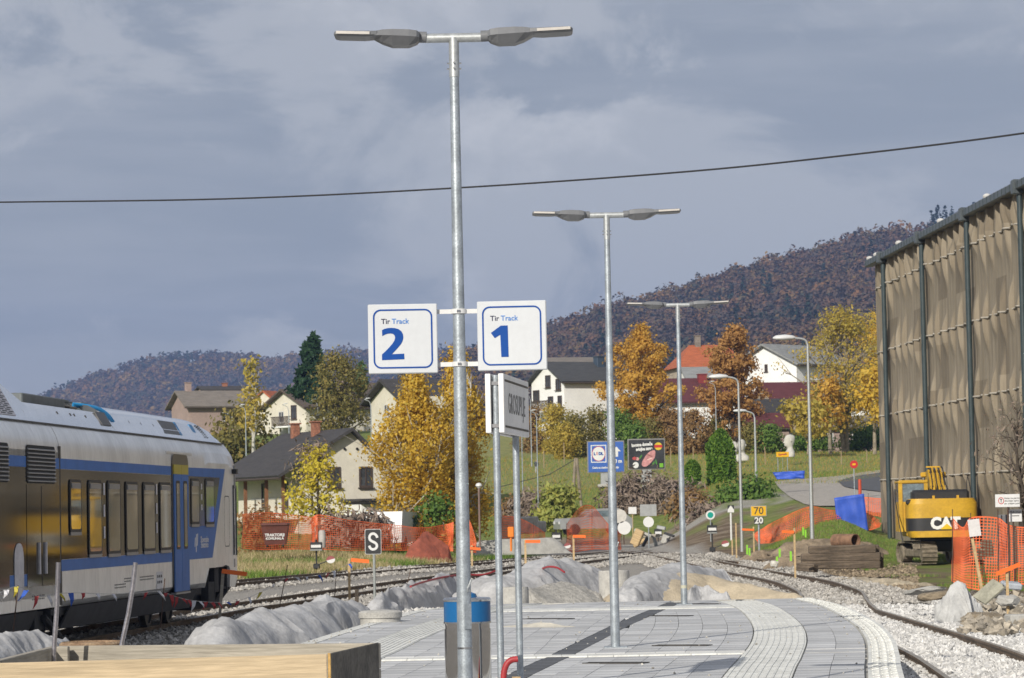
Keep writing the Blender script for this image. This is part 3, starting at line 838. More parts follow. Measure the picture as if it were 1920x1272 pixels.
# bent steel tubes standing in the box and a rusty lid
tube_m = mat('bent_steel_tube', (.42, .40, .42), rough=.28, metal=.85, var=.2, scale=7)
q = [P(101, 1230, 21.9), P(102, 1205, 21.9), P(106, 1150, 21.9), P(108, 1100, 21.9), P(109.5, 1055, 21.9)]
b = B(); b.tube([(q[0].x, q[0].y, .2)] + [tuple(x) for x in q], .0165, 12); tag(b.build('steel_tube', tube_m, None, (q[0].x, q[0].y, .2), smooth=True), 'upright bare steel tube standing at the corner of the formwork box', 'tube')
q = [P(226, 1222, 22.2), P(229, 1205, 22.2), P(241, 1150, 22.2), P(249, 1100, 22.2), P(254, 1055, 22.2)]
b = B(); b.tube([(q[0].x, q[0].y, .2)] + [tuple(x) for x in q], .0165, 12); tag(b.build('steel_tube', tube_m, None, (q[0].x, q[0].y, .2), smooth=True), 'leaning bare steel tube rising behind the formwork back plank', 'tube')
c = P(172, 1212, 23.2); rr_ = 60 * 23.2 / 6000
rust = mat('rusty_lid', (.20, .125, .075), rough=.9, var=.35, scale=9, bump=.3, col2=(.34, .24, .15))
b = B(); b.lathe([(rr_ * .96, -c.z), (rr_, -.03), (rr_, .02), (rr_ * .93, .035), (rr_ * .9, .02), (.02, .03)], 36, (0, 0, 0)); tag(b.build('round_lid', rust, None), 'rusty round lid behind the formwork box between the steel tubes', 'lid').location = c

# ================================================================== OVERHEAD CABLE
q = [P(-700, 392, 46), P(-300, 384.5, 44), P(0, 379.5, 42), P(430, 373, 40), P(860, 352.5, 38), P(1290, 322, 36), P(1600, 290, 34.5), P(1920, 250, 33), P(2300, 190, 31)]
b = B(); b.tube(smoothline([np.array(p) for p in q], 60), .0105, 8); tag(b.build('overhead_cable', mat('cable_black', (.025, .025, .028), rough=.6, var=.05), None, tuple(q[4]), smooth=True), 'thin black overhead cable sagging across the sky', 'cable')

# ================================================================== TRAIN
TK = .083; TD0 = 69.6
t_dir = Vector((TK, 1, 0)).normalized(); t_out = Vector((t_dir.y, -t_dir.x, 0))
side0 = Vector((-11.74 + TK * TD0, TD0, RZ)); HW = 1.41
train = thing('train', 'white and blue railcar with a dark glossy window band', 'train', side0 - t_out * HW, -math.atan(TK))
def TS(px, py):
    r = ray(px, py); d = -11.74 / (r.x - TK)
    return (d - TD0) * math.hypot(1, TK), EYE + r.z * d - RZ
silver = mat('train_silver', (.90, .89, .86), rough=.34, metal=.45, var=.08, scale=1.2, stretch=(1, 1, .35), spec=.3)
roofw = mat('train_roof_white', (.88, .90, .94), rough=.17, metal=.7, var=.05, scale=1.5, coat=.6)
blue = mat('train_blue', (.065, .175, .47), rough=.42, var=.06, scale=2, spec=.12)
band = mat('train_window_band', (.030, .027, .022), rough=.06, var=.25, scale=1.5, spec=.35)
glass = mat('train_glass', (.028, .030, .026), rough=.02, var=.15, scale=1.0, spec=1.0, coat=1.0)
gasket = mat('rubber_black', (.012, .012, .012), rough=.5, var=.1)
frame_l = mat('window_top_vent', (.30, .30, .31), rough=.35, metal=.4, var=.05)
under = mat('train_underframe', (.022, .022, .023), rough=.75, var=.3, scale=5)
skirt_m = mat('train_skirt', (.055, .055, .058), rough=.6, var=.15)
yel = mat('door_yellow', (.50, .40, .03), rough=.35, var=.05)
greybox = mat('roof_box_grey', (.13, .145, .15), rough=.55, var=.12)
brown_in = mat('roof_box_brown', (.16, .125, .085), rough=.7, var=.2)
cyan = mat('roof_hose_blue', (.02, .25, .55), rough=.4, var=.1)
# body shell: cross-section lofted along the car, drawn in at the nose
def sect(y, k=1.0, zt=3.66, zb=.68, lift=0.0):
    p = [(1.30, zb), (1.405, zb + .10), (1.41, zb + .2), (1.41, 3.20), (1.395, 3.34), (1.36, 3.46), (1.29, 3.60), (1.22, zt)]
    return [(x * k, y, min(z, zt)) for x, z in p] + [(-x * k, y, min(z, zt)) for x, z in reversed(p)]
b = B()
ys = [-17.48, -9.0, -4.3]
rings = [sect(y) for y in ys]; b.loft(rings)
b.build('body', silver, train, smooth=True)
# cab end with the wheel cut-out: built from the side outline, so the silhouette follows the photograph
prof = [(-4.3, .68), (-4.05, 1.0), (-3.95, 1.07), (-2.35, 1.07), (-1.75, 1.12), (-1.45, 1.02), (-1.35, .62), (.28, .60), (.34, .95), (.26, 1.8), (.08, 2.6), (-.12, 3.1), (-.28, 3.42), (-.55, 3.56), (-.8, 3.66), (-4.3, 3.66)]
b = B()
def nose_x(y, z, s):
    w = HW - .04 * max(0, (y + 1.6)) ** 2 - .0 if y > -1.6 else HW
    if z > 3.2: w -= .19 * ((z - 3.2) / .46) ** 1.4
    if z < .8: w -= .1 * (.8 - z) / .2 * .5
    return s * w
n = len(prof)
outer = [(nose_x(y, z, 1), y, z) for y, z in prof]; inner = [(nose_x(y, z, -1), y, z) for y, z in prof]
b.add(outer + inner, [[i, (i + 1) % n, n + (i + 1) % n, n + i] for i in range(n)])
# side faces as strips between the lower and upper outline
up = [(-4.3, 3.20), (-3.6, 3.2), (-2.35, 3.2), (-1.75, 3.2), (-1.45, 3.2), (-.9, 3.2), (-.3, 3.2), (-.16, 3.2)]
def grid_side(b, s):
    Y = np.concatenate([np.linspace(-4.3, -1.6, 8), np.linspace(-1.45, .3, 10)])
    lo_y = [p[0] for p in prof[:8]]; lo_z = [p[1] for p in prof[:8]]
    hi = prof[8:15][::-1]                                  # nose edge from the top down: y grows as z falls
    for y0, y1 in zip(Y[:-1], Y[1:]):
        for q in range(12):
            vs = []
            for (y, f) in ((y0, q / 12), (y1, q / 12), (y1, (q + 1) / 12), (y0, (q + 1) / 12)):
                z0 = float(np.interp(y, lo_y, lo_z)); z1 = 3.66 if y <= -.8 else float(np.interp(y, [p[0] for p in hi], [p[1] for p in hi]))
                z = z0 + (z1 - z0) * f; vs.append((nose_x(y, z, s), y, z))
            b.add(vs, [(0, 1, 2, 3) if s > 0 else (3, 2, 1, 0)])
grid_side(b, 1); grid_side(b, -1)
b.build('cab_end', silver, train, smooth=True)
SX = HW + .002
def panel(poly, m, name, parent=train, t=.004, x=SX):
    """Flat panel on the side: poly in pixels of the photograph or in (y, z)."""
    b = B(); n = len(poly)
    b.add([(x, y, z) for y, z in poly] + [(x + t, y, z) for y, z in poly], [[n + i for i in range(n)]] + [[i, (i + 1) % n, n + (i + 1) % n, n + i] for i in range(n)])
    return b.build(name, m, parent)
def rect(y0, y1, z0, z1, r=0.0, n=4):
    if not r: return [(y0, z0), (y1, z0), (y1, z1), (y0, z1)]
    p = []
    for cx, cz, a0 in ((y1 - r, z0 + r, -90), (y1 - r, z1 - r, 0), (y0 + r, z1 - r, 90), (y0 + r, z0 + r, 180)):
        for k in range(n + 1):
            a = R(a0 + 90 * k / n); p.append((cx + r * math.cos(a), cz + r * math.sin(a)))
    return p
panel(rect(-17.46, -7.95, 2.93, 3.10), blue, 'upper_stripe')
panel(rect(-17.46, -7.95, 1.455, 2.925), band, 'window_band')
panel(rect(-17.46, -7.95, 1.265, 1.45), blue, 'lower_stripe')
pp = [TS(*q) for q in ((352, 877), (421, 880), (398, 1046), (351, 1050))]
panel([pp[3], pp[2], pp[1], pp[0]], blue, 'blue_field')
pp = [TS(*q) for q in ((352, 893), (411, 896), (399.5, 985), (351, 988))]
panel([pp[3], pp[2], pp[1], pp[0]], band, 'window_band', x=SX + .006)
for i, (x0, x1, yt, yb) in enumerate(((128, 150, 899, 1000), (163, 188, 900, 1041), (199, 223, 901, 1040), (233, 256, 903, 1037), (266, 288, 904, 1035), (297, 318, 904.5, 1033), (355.5, 371, 897, 985), (382.5, 399, 897, 985))):
    y0, z1 = TS(x0, yt); y1, z0 = TS(x1, yb)
    y1 = TS(x1, yt)[0]
    xx = SX + .0105
    w = panel(rect(y0, y1, z0, z1, .10), gasket, 'window', t=.012, x=xx)
    panel(rect(y0 + .07, y1 - .07, z0 + .07, z1 - .05, .07), glass, 'pane', w, t=.004, x=xx + .012)
    panel(rect(y0 + .12, y1 - .12, z1 - .15, z1 - .06), frame_l, 'vent_flap', w, t=.012, x=xx + .0165)
    panel(rect(y0 + .04, y1 - .04, z0 - .035, z0 + .02), frame_l, 'sill', w, t=.016, x=xx + .0005)
sticker = mat('sticker', (.60, .58, .60), rough=.5, var=.1)
for px, ya, yb in ((193.5, 897, 1010), (292, 900, 1000), (376.5, 903, 957)):
    y, z1 = TS(px, ya); z0 = TS(px, yb)[1]
    for k in range(3): panel(rect(y - .06, y + .06, z0 + (z1 - z0) * (k * .36), z0 + (z1 - z0) * (k * .36 + .2)), sticker, 'sticker', t=.002, x=SX + .0105)
# door: arch, two leaves with yellow heads and narrow panes
y0, z0 = TS(322, 1112); y1 = TS(350, 1112)[0]; zt = TS(336, 853)[1]
yl = TS(323, 900)[0]; yr = TS(350, 900)[0]
panel(rect(yl - .10, yr + .10, z0, zt, .22), mat('door_surround', (.10, .085, .06), rough=.3, var=.1), 'door_surround', x=SX + .0105)
ym = (yl + yr) / 2; zy1, zy0 = TS(336, 872)[1], TS(336, 890)[1]
for a, c in ((yl, ym - .012), (ym + .012, yr)):
    d_ = panel(rect(a, c, z0 + .01, zy0), blue, 'door', t=.02, x=SX + .015)
    panel(rect(a, c, zy0 + .002, zy1), yel, 'yellow_head', d_, t=.02, x=SX + .015)
    cy = (a + c) / 2; zg1, zg0 = TS(336, 902)[1], TS(336, 1030)[1]
    panel(rect(cy - .20, cy + .20, zg0, zg1, .06), gasket, 'pane_seal', d_, t=.003, x=SX + .0355)
    panel(rect(cy - .15, cy + .15, zg0 + .05, zg1 - .05, .04), glass, 'pane', d_, t=.003, x=SX + .039)
panel(rect(yl, yr, z0 - .04, z0 - .005), frame_l, 'door_step', t=.10, x=SX - .05)
yy0, zz = TS(312, 848); yy1 = TS(360, 852)[0]
panel(rect(yy0, yy1, zz - .02, zz + .02), silver, 'rain_strip', t=.03, x=SX - .03)
# lettering of the operator on the blue field
wl_m = mat('lettering_white', (.70, .70, .72), rough=.4, var=.02)
y, z = TS(382, 1014)
ML = Matrix(((0, 0, 1, 0), (1, 0, 0, 0), (0, 1, 0, 0), (0, 0, 0, 1)))
def side_text(s, px, py, size, bold=.004, squeeze=1.0, m=wl_m):
    y, z = TS(px, py)
    return text(s, size, m, train, Matrix.Translation((SX + .0065, y, z)) @ ML, bold, squeeze=squeeze, ext=.0008)
side_text('Slovenske', 383, 1012, .17, squeeze=1.35); side_text('\u017eeleznice', 383, 1022, .17, squeeze=1.35)
for k, (h, o) in enumerate(((.18, 0), (.36, -.02), (.24, .05))):
    y, z = TS(365, 1017); panel([(y + k * .13 - .06, z - h / 2 + o), (y + k * .13 + .03, z - h / 2 + o), (y + k * .13 + .09, z + h / 2 + o), (y + k * .13, z + h / 2 + o)], wl_m, 'operator_emblem', t=.001, x=SX + .0055)
# cab: hatch, grab slots, mirror camera, marker
dk = mat('panel_gap', (.10, .10, .10), rough=.6, var=.05)
y0, z1 = TS(420, 930); y1, z0 = TS(431, 1025)
bb = B(); outer = rect(y0, y1, z0, z1, .12); inner = rect(y0 + .02, y1 - .02, z0 + .02, z1 - .02, .11)
nn = len(outer); vs = [(nose_x(y, z, 1) + .003, y, z) for y, z in outer] + [(nose_x(y, z, 1) + .003, y, z) for y, z in inner]
bb.add(vs, [[i, (i + 1) % nn, nn + (i + 1) % nn, nn + i] for i in range(nn)]); bb.build('cab_hatch', dk, train)
def nose_strip(px0, px1, py0, py1, m, name, t=.012):
    y0, z1 = TS(px0, py0); y1, z0 = TS(px1, py1); y0 = min(y0, y1 - .03); b = B(); n = 5
    R0 = []
    for i in range(n + 1):
        z = z0 + (z1 - z0) * i / n; R0.append([(nose_x(y0, z, 1) + t, y0, z), (nose_x(y1, z, 1) + t, y1, z), (nose_x(y1, z, 1) - .02, y1, z), (nose_x(y0, z, 1) - .02, y0, z)])
    b.loft(R0); return b.build(name, m, train)
nose_strip(438, 440, 910, 1041, dk, 'grab_rail', .03); nose_strip(447.5, 449, 911, 1041, dk, 'grab_rail', .03)
nose_strip(441, 445, 873, 916, frame_l, 'marker_light', .02); nose_strip(435.5, 440, 880, 889, gasket, 'camera', .10)
nose_strip(441, 445, 1048, 1063, frame_l, 'small_hatch', .008); nose_strip(442, 445, 985, 1027, frame_l, 'small_hatch', .008)
# rear module: louvres, cupboard doors
panel(rect(-33.8, -17.52, .70, 3.2), silver, 'module_side', t=.012, x=HW - .012)
b = B(); b.loft([sect(-34), sect(-17.53)]); b.build('module_body', silver, train, smooth=True)
panel(rect(-33.8, -17.55, 2.93, 3.10), blue, 'upper_stripe'); panel(rect(-33.8, -17.55, 1.27, 2.925), band, 'window_band')
panel(rect(-33.8, -17.55, 1.08, 1.265), blue, 'lower_stripe', x=SX)
lo = [(-19.85, -17.86), (-23.3, -21.0)]
for (a, c) in lo:
    l = panel(rect(a, c, 2.68, 3.28, .10), mat('louvre_black', (.008, .008, .008), rough=.7, var=0), 'louvre', t=.006, x=SX + .0055)
    for k in range(9):
        z = 2.72 + k * .062
        b = B(); b.box((SX + .022, (a + c) / 2, z), (.03, c - a - .10, .016), M=Matrix.Rotation(R(25), 3, 'Y')); b.build('slat', frame_l, l)
    panel(rect(a, c, 1.06, 2.66), band, 'cupboard_door', x=SX + .0055); 
    panel(rect((a + c) / 2 - .012, (a + c) / 2 + .012, 1.06, 2.64), gasket, 'door_gap', x=SX + .010)
    for s in (-.22, .22): panel(rect((a + c) / 2 + s - .03, (a + c) / 2 + s + .03, 1.25, 1.75), sticker, 'door_handle', t=.03, x=SX + .010)
panel(rect(-20.7, -20.1, .86, 1.75, .25), sticker, 'service_plate', t=.006, x=SX + .010)
panel(rect(-17.60, -17.42, .72, 3.3), gasket, 'joint', t=.003, x=SX - .001)
y, z = TS(330 - 30, 1088); panel(rect(y - .35, y + .25, z - .16, z + .16), wl_m, 'data_panel', t=.002)
for i in range(3):
    for j in range(2): panel(rect(y - .28 + i * .17, y - .18 + i * .17, z - .06 + j * .11, z - .01 + j * .11), gasket, 'data_mark', t=.001, x=SX + .0045)
for px, py, n_ in ((233, 1092, 9), (262, 1089, 12), (215, 1104, 9), (60, 1126, 8)):
    y, z = TS(px, py)
    for i in range(n_):
        for j in range(2): panel(rect(y + i * .11, y + i * .11 + .07, z + j * .05, z + j * .05 + .022), dk, 'small_print', t=.001)
# cantrail line, roof fairings
b = B(); b.box((1.243, -17.6, 3.668), (.05, 33, .018)); b.build('cantrail_line', dk, train)
def fair(ys, prof, name, m=roofw):
    b = B(); rings = [[(x, y + dy * sl, z) for (x, z, dy) in prof] for y, sl in ys]
    b.loft(rings); return b.build(name, m, train, smooth=True)
# low fairing along the middle of the car
pr = [(1.20, 3.68, 0), (1.10, 3.86, 0), (1.00, 4.00, 0), (.94, 4.01, 0), (.94, 3.68, 0)]
fair([(-18.7, 0), (-11.45, 0)], pr, 'roof_fairing')
pr2 = [(1.20, 3.68, 0), (1.12, 3.84, -.0), (1.02, 4.00, 0), (.80, 4.14, 0), (.4, 4.19, 0), (-.4, 4.19, 0), (-.80, 4.14, 0), (-1.02, 4.00, 0), (-1.20, 3.68, 0)]
b = B(); rings = []
for y, f in ((-12.0, 1), (-9.4, 1), (-6.4, 1), (-3.8, 1), (-2.9, .97), (-2.2, .90), (-1.6, .76), (-1.15, .5), (-.85, .18), (-.78, .05)):
    rings.append([(x, y - (.55 * (z - 3.68) / .5 if y < -11 else 0) + (.0), 3.68 + (z - 3.68) * f) for x, z, _ in pr2])
b.loft(rings); b.build('cab_roof', roofw, train, smooth=True)
def roof_patch(y0, y1, f0, f1, m, name, out=.012):
    """a sheet on the slope of the cab roof, f = 0 at the cantrail, 1 at the shoulder"""
    A, C = Vector((1.20, 0, 3.68)), Vector((1.00, 0, 4.02)); b = B(); vs = []
    for y, f in ((y0, f0), (y1, f0), (y1, f1), (y0, f1)):
        p = A.lerp(C, f) + Vector((.86, 0, .5)) * out; p.y = y + (0 if True else 0); vs.append(p)
    vs2 = [v - Vector((.86, 0, .5)) * .02 for v in vs]
    b.add(vs + vs2, [(0, 1, 2, 3), (0, 4, 5, 1), (1, 5, 6, 2), (2, 6, 7, 3), (3, 7, 4, 0)]); return b.build(name, m, train)
grille = mat('roof_grille', (.12, .115, .11), rough=.5, var=.1)
roof_patch(-7.2, -5.6, .22, .98, grille, 'roof_grille'); roof_patch(-5.55, -5.35, .22, 1.0, cyan, 'blue_seal')
roof_patch(-3.9, -3.55, .5, 1.0, cyan, 'blue_seal')
for i in range(8):
    for j in range(2): roof_patch(-3.2 + j * .28 + i * .05, -3.05 + j * .28 + i * .05, .95 - i * .10, .99 - i * .10, gasket, 'vent_slot')
roof_patch(-13.0, -12.2, .25, .95, grille, 'roof_hatch', .02)
for y in (-16.2, -15.2, -14.9, -10.3, -9.2, -8.0, -14.0): roof_patch(y, y + .04, .55, .68, gasket, 'roof_fixing')
# module roof (taller, with a sloping end) and its grilles
b = B(); rings = []
for y, f in ((-34, 1), (-19.3, 1), (-17.62, .06)):
    rings.append([(1.20, -17.62 if f < 1 else y, 3.68), (1.20 - .36 * f, y if f > .5 else y, 3.68 + .62 * f), (.5, y, 3.68 + .70 * f), (-.5, y, 3.68 + .70 * f), (-1.2 + .36 * f, y, 3.68 + .62 * f), (-1.2, -17.62 if f < 1 else y, 3.68)])
b.loft(rings); b.build('module_roof', roofw, train)
def mod_patch(y0, y1, f0, f1, m, name, out=.012, t=.02):
    A, C = Vector((1.20, 0, 3.68)), Vector((.84, 0, 4.30)); nrm = Vector((.62, 0, .36)).normalized(); vs = []; b = B()
    for y, f in ((y0, f0), (y1, f0), (y1, f1), (y0, f1)):
        p = A.lerp(C, f) + nrm * out; p.y = y; vs.append(p)
    b.add(vs + [v - nrm * t for v in vs], [(0, 1, 2, 3), (0, 4, 5, 1), (1, 5, 6, 2), (2, 6, 7, 3), (3, 7, 4, 0)]); return b.build(name, m, train)
for y0 in (-20.9, -23.1):
    g = mod_patch(y0, y0 + 1.45, .10, .85, sticker, 'grille_frame')
    for j in range(14):
        for i in range(3):
            oy = (j % 2) * .16
            mod_patch(y0 + .10 + i * .42 + oy, y0 + .10 + i * .42 + oy + .30, .13 + j * .05, .155 + j * .05, gasket, 'grille_slot', .0145, .004)
# roof equipment behind the fairing
b = B(); b.bevbox((.35, -15.9, 4.02), (.9, 3.1, .34), .02); b.build('roof_box', greybox, train)
b = B(); b.bevbox((.25, -13.5, 3.98), (.8, 1.6, .26), .02); b.build('roof_box', brown_in, train)
b = B(); b.box((.72, -13.9, 4.0), (.012, .5, .16)); b.build('roof_box_opening', hole, train)
b = B(); b.add([(.95, -12.9, 3.9), (.95, -11.9, 3.9), (.55, -12.4, 4.15), (.5, -12.9, 3.95)], [(0, 1, 2), (0, 2, 3)]); b.build('roof_plate', greybox, train)
for k in range(3):
    b = B(); b.tube(smoothline([np.array(p) for p in ((.55, -12.6, 4.17 - k * .02), (.85, -12.35 + k * .12, 4.12), (1.02, -12.1 + k * .1, 4.0), (1.1, -11.95 + k * .1, 3.86))], 10), .028, 8); b.build('roof_hose', cyan, train, smooth=True)
for k in range(6):
    b = B(); b.bevbox((.2 + .1 * (k % 2), -15.4 + k * .75, 4.20), (.5, .5, .05), .01); b.build('roof_box_lid', greybox, train)
# skirts, bogies, wheels
b = B(); b.loft([[(1.33, y, .66), (1.36, y, .67), (1.18, y, .30 if y < -4 else .45), (1.14, y, .30 if y < -4 else .45)] for y in (-16.6, -9.5, -5.0)]); b.build('skirt', skirt_m, train)
b = B(); b.loft([[(1.33, y, .66), (1.36, y, .67), (1.2, y, .34), (1.16, y, .34)] for y in (-34, -18.9)]); b.build('skirt', skirt_m, train)
b = B(); b.box((0, -10.5, .62), (2.5, 13, .16)); b.box((0, -26, .6), (2.5, 15, .16)); b.box((0, -2.6, .62), (2.2, 3.2, .8)); b.build('underframe', under, train)
b = B(); b.box((.2, -11, .42), (1.7, 7, .3)); b.build('equipment_box', under, train)
for yb in (-6.35, -17.6):
    g = B(); g.box((.98, yb, .62), (.16, 2.9, .18)); g.box((-.98, yb, .62), (.16, 2.9, .18)); g.box((0, yb, .6), (1.8, .5, .2))
    for s in (-1, 1): g.box((1.02, yb + s * .4, .45), (.18, .3, .3)); g.tube([(1.1, yb + s * .35, .45), (1.1, yb + s * .35, .85)], .09, 10)
    bo = g.build('bogie', under, train)
    for dy in (-1.05, 1.05):
        for s in (-1, 1):
            w = B(); w.loft([[(s * x, yb + dy + r_ * math.cos(a), .43 + r_ * math.sin(a)) for a in np.linspace(0, 2 * PI, 25)[:-1]] for x, r_ in ((.70, .46), (.73, .43), (.83, .43), (.835, .36), (.80, .34), (.80, .16), (.90, .14), (.90, .02))])
            wh = w.build('wheel', mat('wheel_steel', (.10, .095, .09), rough=.5, metal=.5, var=.2), bo, smooth=True)
# coupler gap between the cars, cab steps, snow plough
b = B()
b.box((1.28, -17.25, .8), (.12, .12, .55)); b.box((1.25, -17.95, .62), (.3, .5, .10)); b.box((1.28, -17.7, 1.0), (.2, .18, .36)); b.tube([(1.35, -18.5, .55), (1.35, -17.4, .20)], .06, 8); b.box((1.25, -18.6, .5), (.1, .6, .3))
b.build('joint_gear', under, train)
b = B(); b.box((1.26, -1.6, .78), (.22, .10, .55)); b.box((1.2, -1.9, .62), (.3, .7, .05)); b.tube([(1.3, -2.1, 1.0), (1.3, -2.05, .55)], .05, 8); b.box((1.28, -2.7, .8), (.12, .5, .5)); b.box((1.26, -3.3, .55), (.15, .7, .45)); b.build('cab_steps', under, train)
b = B(); b.loft([[(1.2, -1.4, .60), (1.2, -.1, .60), (-1.2, -.1, .60), (-1.2, -1.4, .60)], [(1.05, -1.6, .22), (1.0, -.7, .22), (-1.0, -.7, .22), (-1.05, -1.6, .22)]]); b.build('snow_plough', under, train)

# ================================================================== NETTED HALL
HL = 24.0
def hall_pt(d): return Vector((HL - .0418 * d, d, 0))
h_far = HL / (.1143 + .0418)
hp0 = hall_pt(h_far); h_dir = Vector((.0418, -1, 0)).normalized()       # runs towards the camera
h_out = Vector((-1, -.0418, 0)).normalized()
z_base, z_top = P(1650, 1022, h_far).z - .8, P(1645, 487, h_far).z
hall = thing('netted_hall', 'tall warehouse hall wrapped in brown shade netting', 'hall', (hp0.x, hp0.y, 0), math.atan2(h_dir.y, h_dir.x))
# local: x runs along the wall towards the camera, y = to the left of that (= towards +x world side), wall faces -y
net_m = mat('brown_net', (.235, .195, .140), rough=.9, var=.10, scale=1.2, stretch=(3.5, 1, .15), col2=(.30, .255, .19), patch=(.40, .62))
net_d = mat('net_patch', (.20, .165, .118), rough=.9, var=.10, scale=1.2, stretch=(4, 1, .2))
rope_m = mat('net_rope', (.40, .37, .32), rough=.8, var=.1)
pipe_green = mat('downpipe_green', (.040, .058, .062), rough=.4, var=.1)
gutter_m = mat('gutter_grey', (.075, .088, .095), rough=.4, var=.12)
HLEN = 85.0; SP = .45 * HL; H = z_top - .25
bandz = [P(1648, y, h_far).z for y in (544, 664, 782, 901)]
def fold(s, z):
    v = 0.0; c = math.floor(s / 1.75 + .5)
    for k in (c - 1, c, c + 1):
        for j, bz in enumerate([z_top - .35] + bandz):
            off = .5 * math.sin(k * 12.9 + j * 4.1) * .5
            e = s - (k * 1.75 + off); ln = 1.0 + .35 * math.sin(k * 2.3 + j * 1.7)
            w = max(0, 1 - ((z - bz - .2 * math.sin(k * 1.3 + j)) / ln) ** 2)
            if w: v += .23 * w * math.exp(-(e / (.065 if e > 0 else .9)) ** 2)
    return v * min(1, max(0, s - .1) / 2.2) + .008 * math.sin(s * 9.0 + 2 * math.sin(z * .7))
pipes = [h_far - HL / ((x + d_) / 6000 + .0418) for x, d_ in ((1675 - 960, -2.2), (1749 - 960, -2.2), (1836 - 960, -2.2))]
plist = [pipes[0], pipes[1], pipes[2]]; gap = pipes[2] - pipes[1]
while plist[-1] < HLEN - gap: plist.append(plist[-1] + gap)
edges_ = [0.0] + plist + [HLEN]
for a, c in zip(edges_[:-1], edges_[1:]):
    b = B(); fine = a < 62
    ns = max(8, int((c - a) / (.06 if fine else .8))); nz_ = 46 if fine else 10
    for j in range(nz_ + 1):
        z = z_base + (z_top - z_base) * j / nz_
        for i in range(ns + 1):
            s = a + .012 + (c - a - .024) * i / ns
            b.v.append((s, -.02 - fold(s, z), z))
    for j in range(nz_):
        for i in range(ns):
            b.cur = 1 if fbm(math.floor(i / (ns / 5)) * 3.3 + a, math.floor(j / 6) * 1.7, 2.2, 1, 1) > .12 else 0
            k = j * (ns + 1) + i; b.face([k, k + 1, k + ns + 2, k + ns + 1])
    b.build('net_panel', [net_m, net_d], hall, smooth=True)
for z in bandz:
    b = B(); b.tube([(s, -.05 - fold(s, z), z + .008 * math.sin(s * 1.7)) for s in np.arange(.1, 62, .27)], .034, 5); b.build('rope', rope_m, hall)
for s in plist:
    b = B(); b.tube([(s, -.32, z_base), (s, -.32, z_top - .1)], .11, 10); b.build('downpipe', pipe_green, hall, smooth=True)
    b = B(); b.bevbox((s, -.40, z_top - .25), (.42, .42, .56), .05); b.build('rain_hopper', gutter_m, hall)
b = B(); b.bevbox((HLEN / 2 - .1, -.30, z_top - .20), (HLEN, .42, .32), .04); b.build('gutter', gutter_m, hall)
for k in range(70):
    b = B(); b.box((.3 + k * .75, -.515, z_top - .20), (.05, .02, .28)); b.build('gutter_seam', pipe_green, hall)
lump = mat('net_bundle', (.55, .54, .52), rough=.8, var=.1)
for s in (.2, plist[0] * .55, plist[0] + 4.6, plist[1] + 4.8, plist[2] + 4.4):
    b = B(); b.lathe([(.02, -.10), (.16, -.06), (.18, .02), (.12, .09), (.02, .12)], 9, (s, -.3, z_top + .04)); b.build('clamp_strap', lump, hall, smooth=True)
wallm = mat('hall_wall', (.33, .31, .28), rough=.8, var=.1)
b = B(); b.box((HLEN / 2, 12.5, (z_top + z_base) / 2), (HLEN - .1, 24.9, z_top - z_base - .1)); b.build('wall', wallm, hall)
b = B(); b.add([(-.2, .1, z_top), (HLEN, .1, z_top), (HLEN, 12.5, z_top + 1.2), (-.2, 12.5, z_top + 1.2), (HLEN, 25, z_top), (-.2, 25, z_top)], [(0, 1, 2, 3), (3, 2, 4, 5), (0, 3, 5)]); b.build('roof', gutter_m, hall)

# ================================================================== EXCAVATOR (seen from behind)
D = 128.0; S = D / FPX
e0 = P(1768, 1063, D)
ex = thing('excavator', 'yellow crawler excavator parked in front of the netted hall', 'excavator', e0 + Vector((0, 0, .12)), R(-1.5))
cy_ = mat('digger_yellow', (.56, .33, .025), rough=.45, var=.1, scale=1.5)
cblk = mat('digger_black', (.022, .022, .024), rough=.5, var=.15)
cdirt = mat('digger_track', (.21, .175, .13), rough=.85, var=.3, scale=4, bump=.3)
cglass = mat('cab_glass', (.15, .19, .21), rough=.06, var=.25, scale=2, spec=.9)
def ez(y): return (1063 - y) * S
def exx(x): return (x - 1768) * S
# counterweight with rounded corners: three layers of paint
def layer(z0, z1, m, name, bulge=0.0, w0=1.40, w1=1.40):
    b = B(); rings = []
    for z, w in ((z0, w0), (z1, w1)):
        pr = []
        for a in np.linspace(0, PI, 13):
            pr.append((-w * math.copysign(abs(math.cos(a)) ** .45, math.cos(a)), -.75 * abs(math.sin(a)) ** .5, z))
        pr += [(w, .6, z), (-w, .6, z)]
        rings.append(pr)
    b.loft(rings); return b.build(name, m, ex, smooth=True)
cw = layer(ez(977), ez(951), cy_, 'counterweight_top')
layer(ez(951) + .001, ez(941), cy_, 'counterweight_crown', w1=1.28)
cwb = layer(ez(1001), ez(977) - .002, cblk, 'counterweight_band', w0=1.38, w1=1.39)
layer(ez(1013), ez(1001) - .002, cy_, 'counterweight_foot', w0=1.28, w1=1.37)
Ml = Matrix.Translation((exx(1771), -.765, ez(988))) @ FRONT
text('CAT', .62, mat('decal_white', (.80, .80, .78), rough=.4, var=.02), ex, Ml, .035, squeeze=.95, ext=.004)
b = B(); b.prism([(exx(1761), ez(998.5)), (exx(1786), ez(998.5)), (exx(1773.5), ez(988))], Matrix.Translation((0, -.79, 0)), .014); b.build('decal_triangle', mat('decal_yellow', (.75, .50, .02), var=.02, rough=.4), ex)
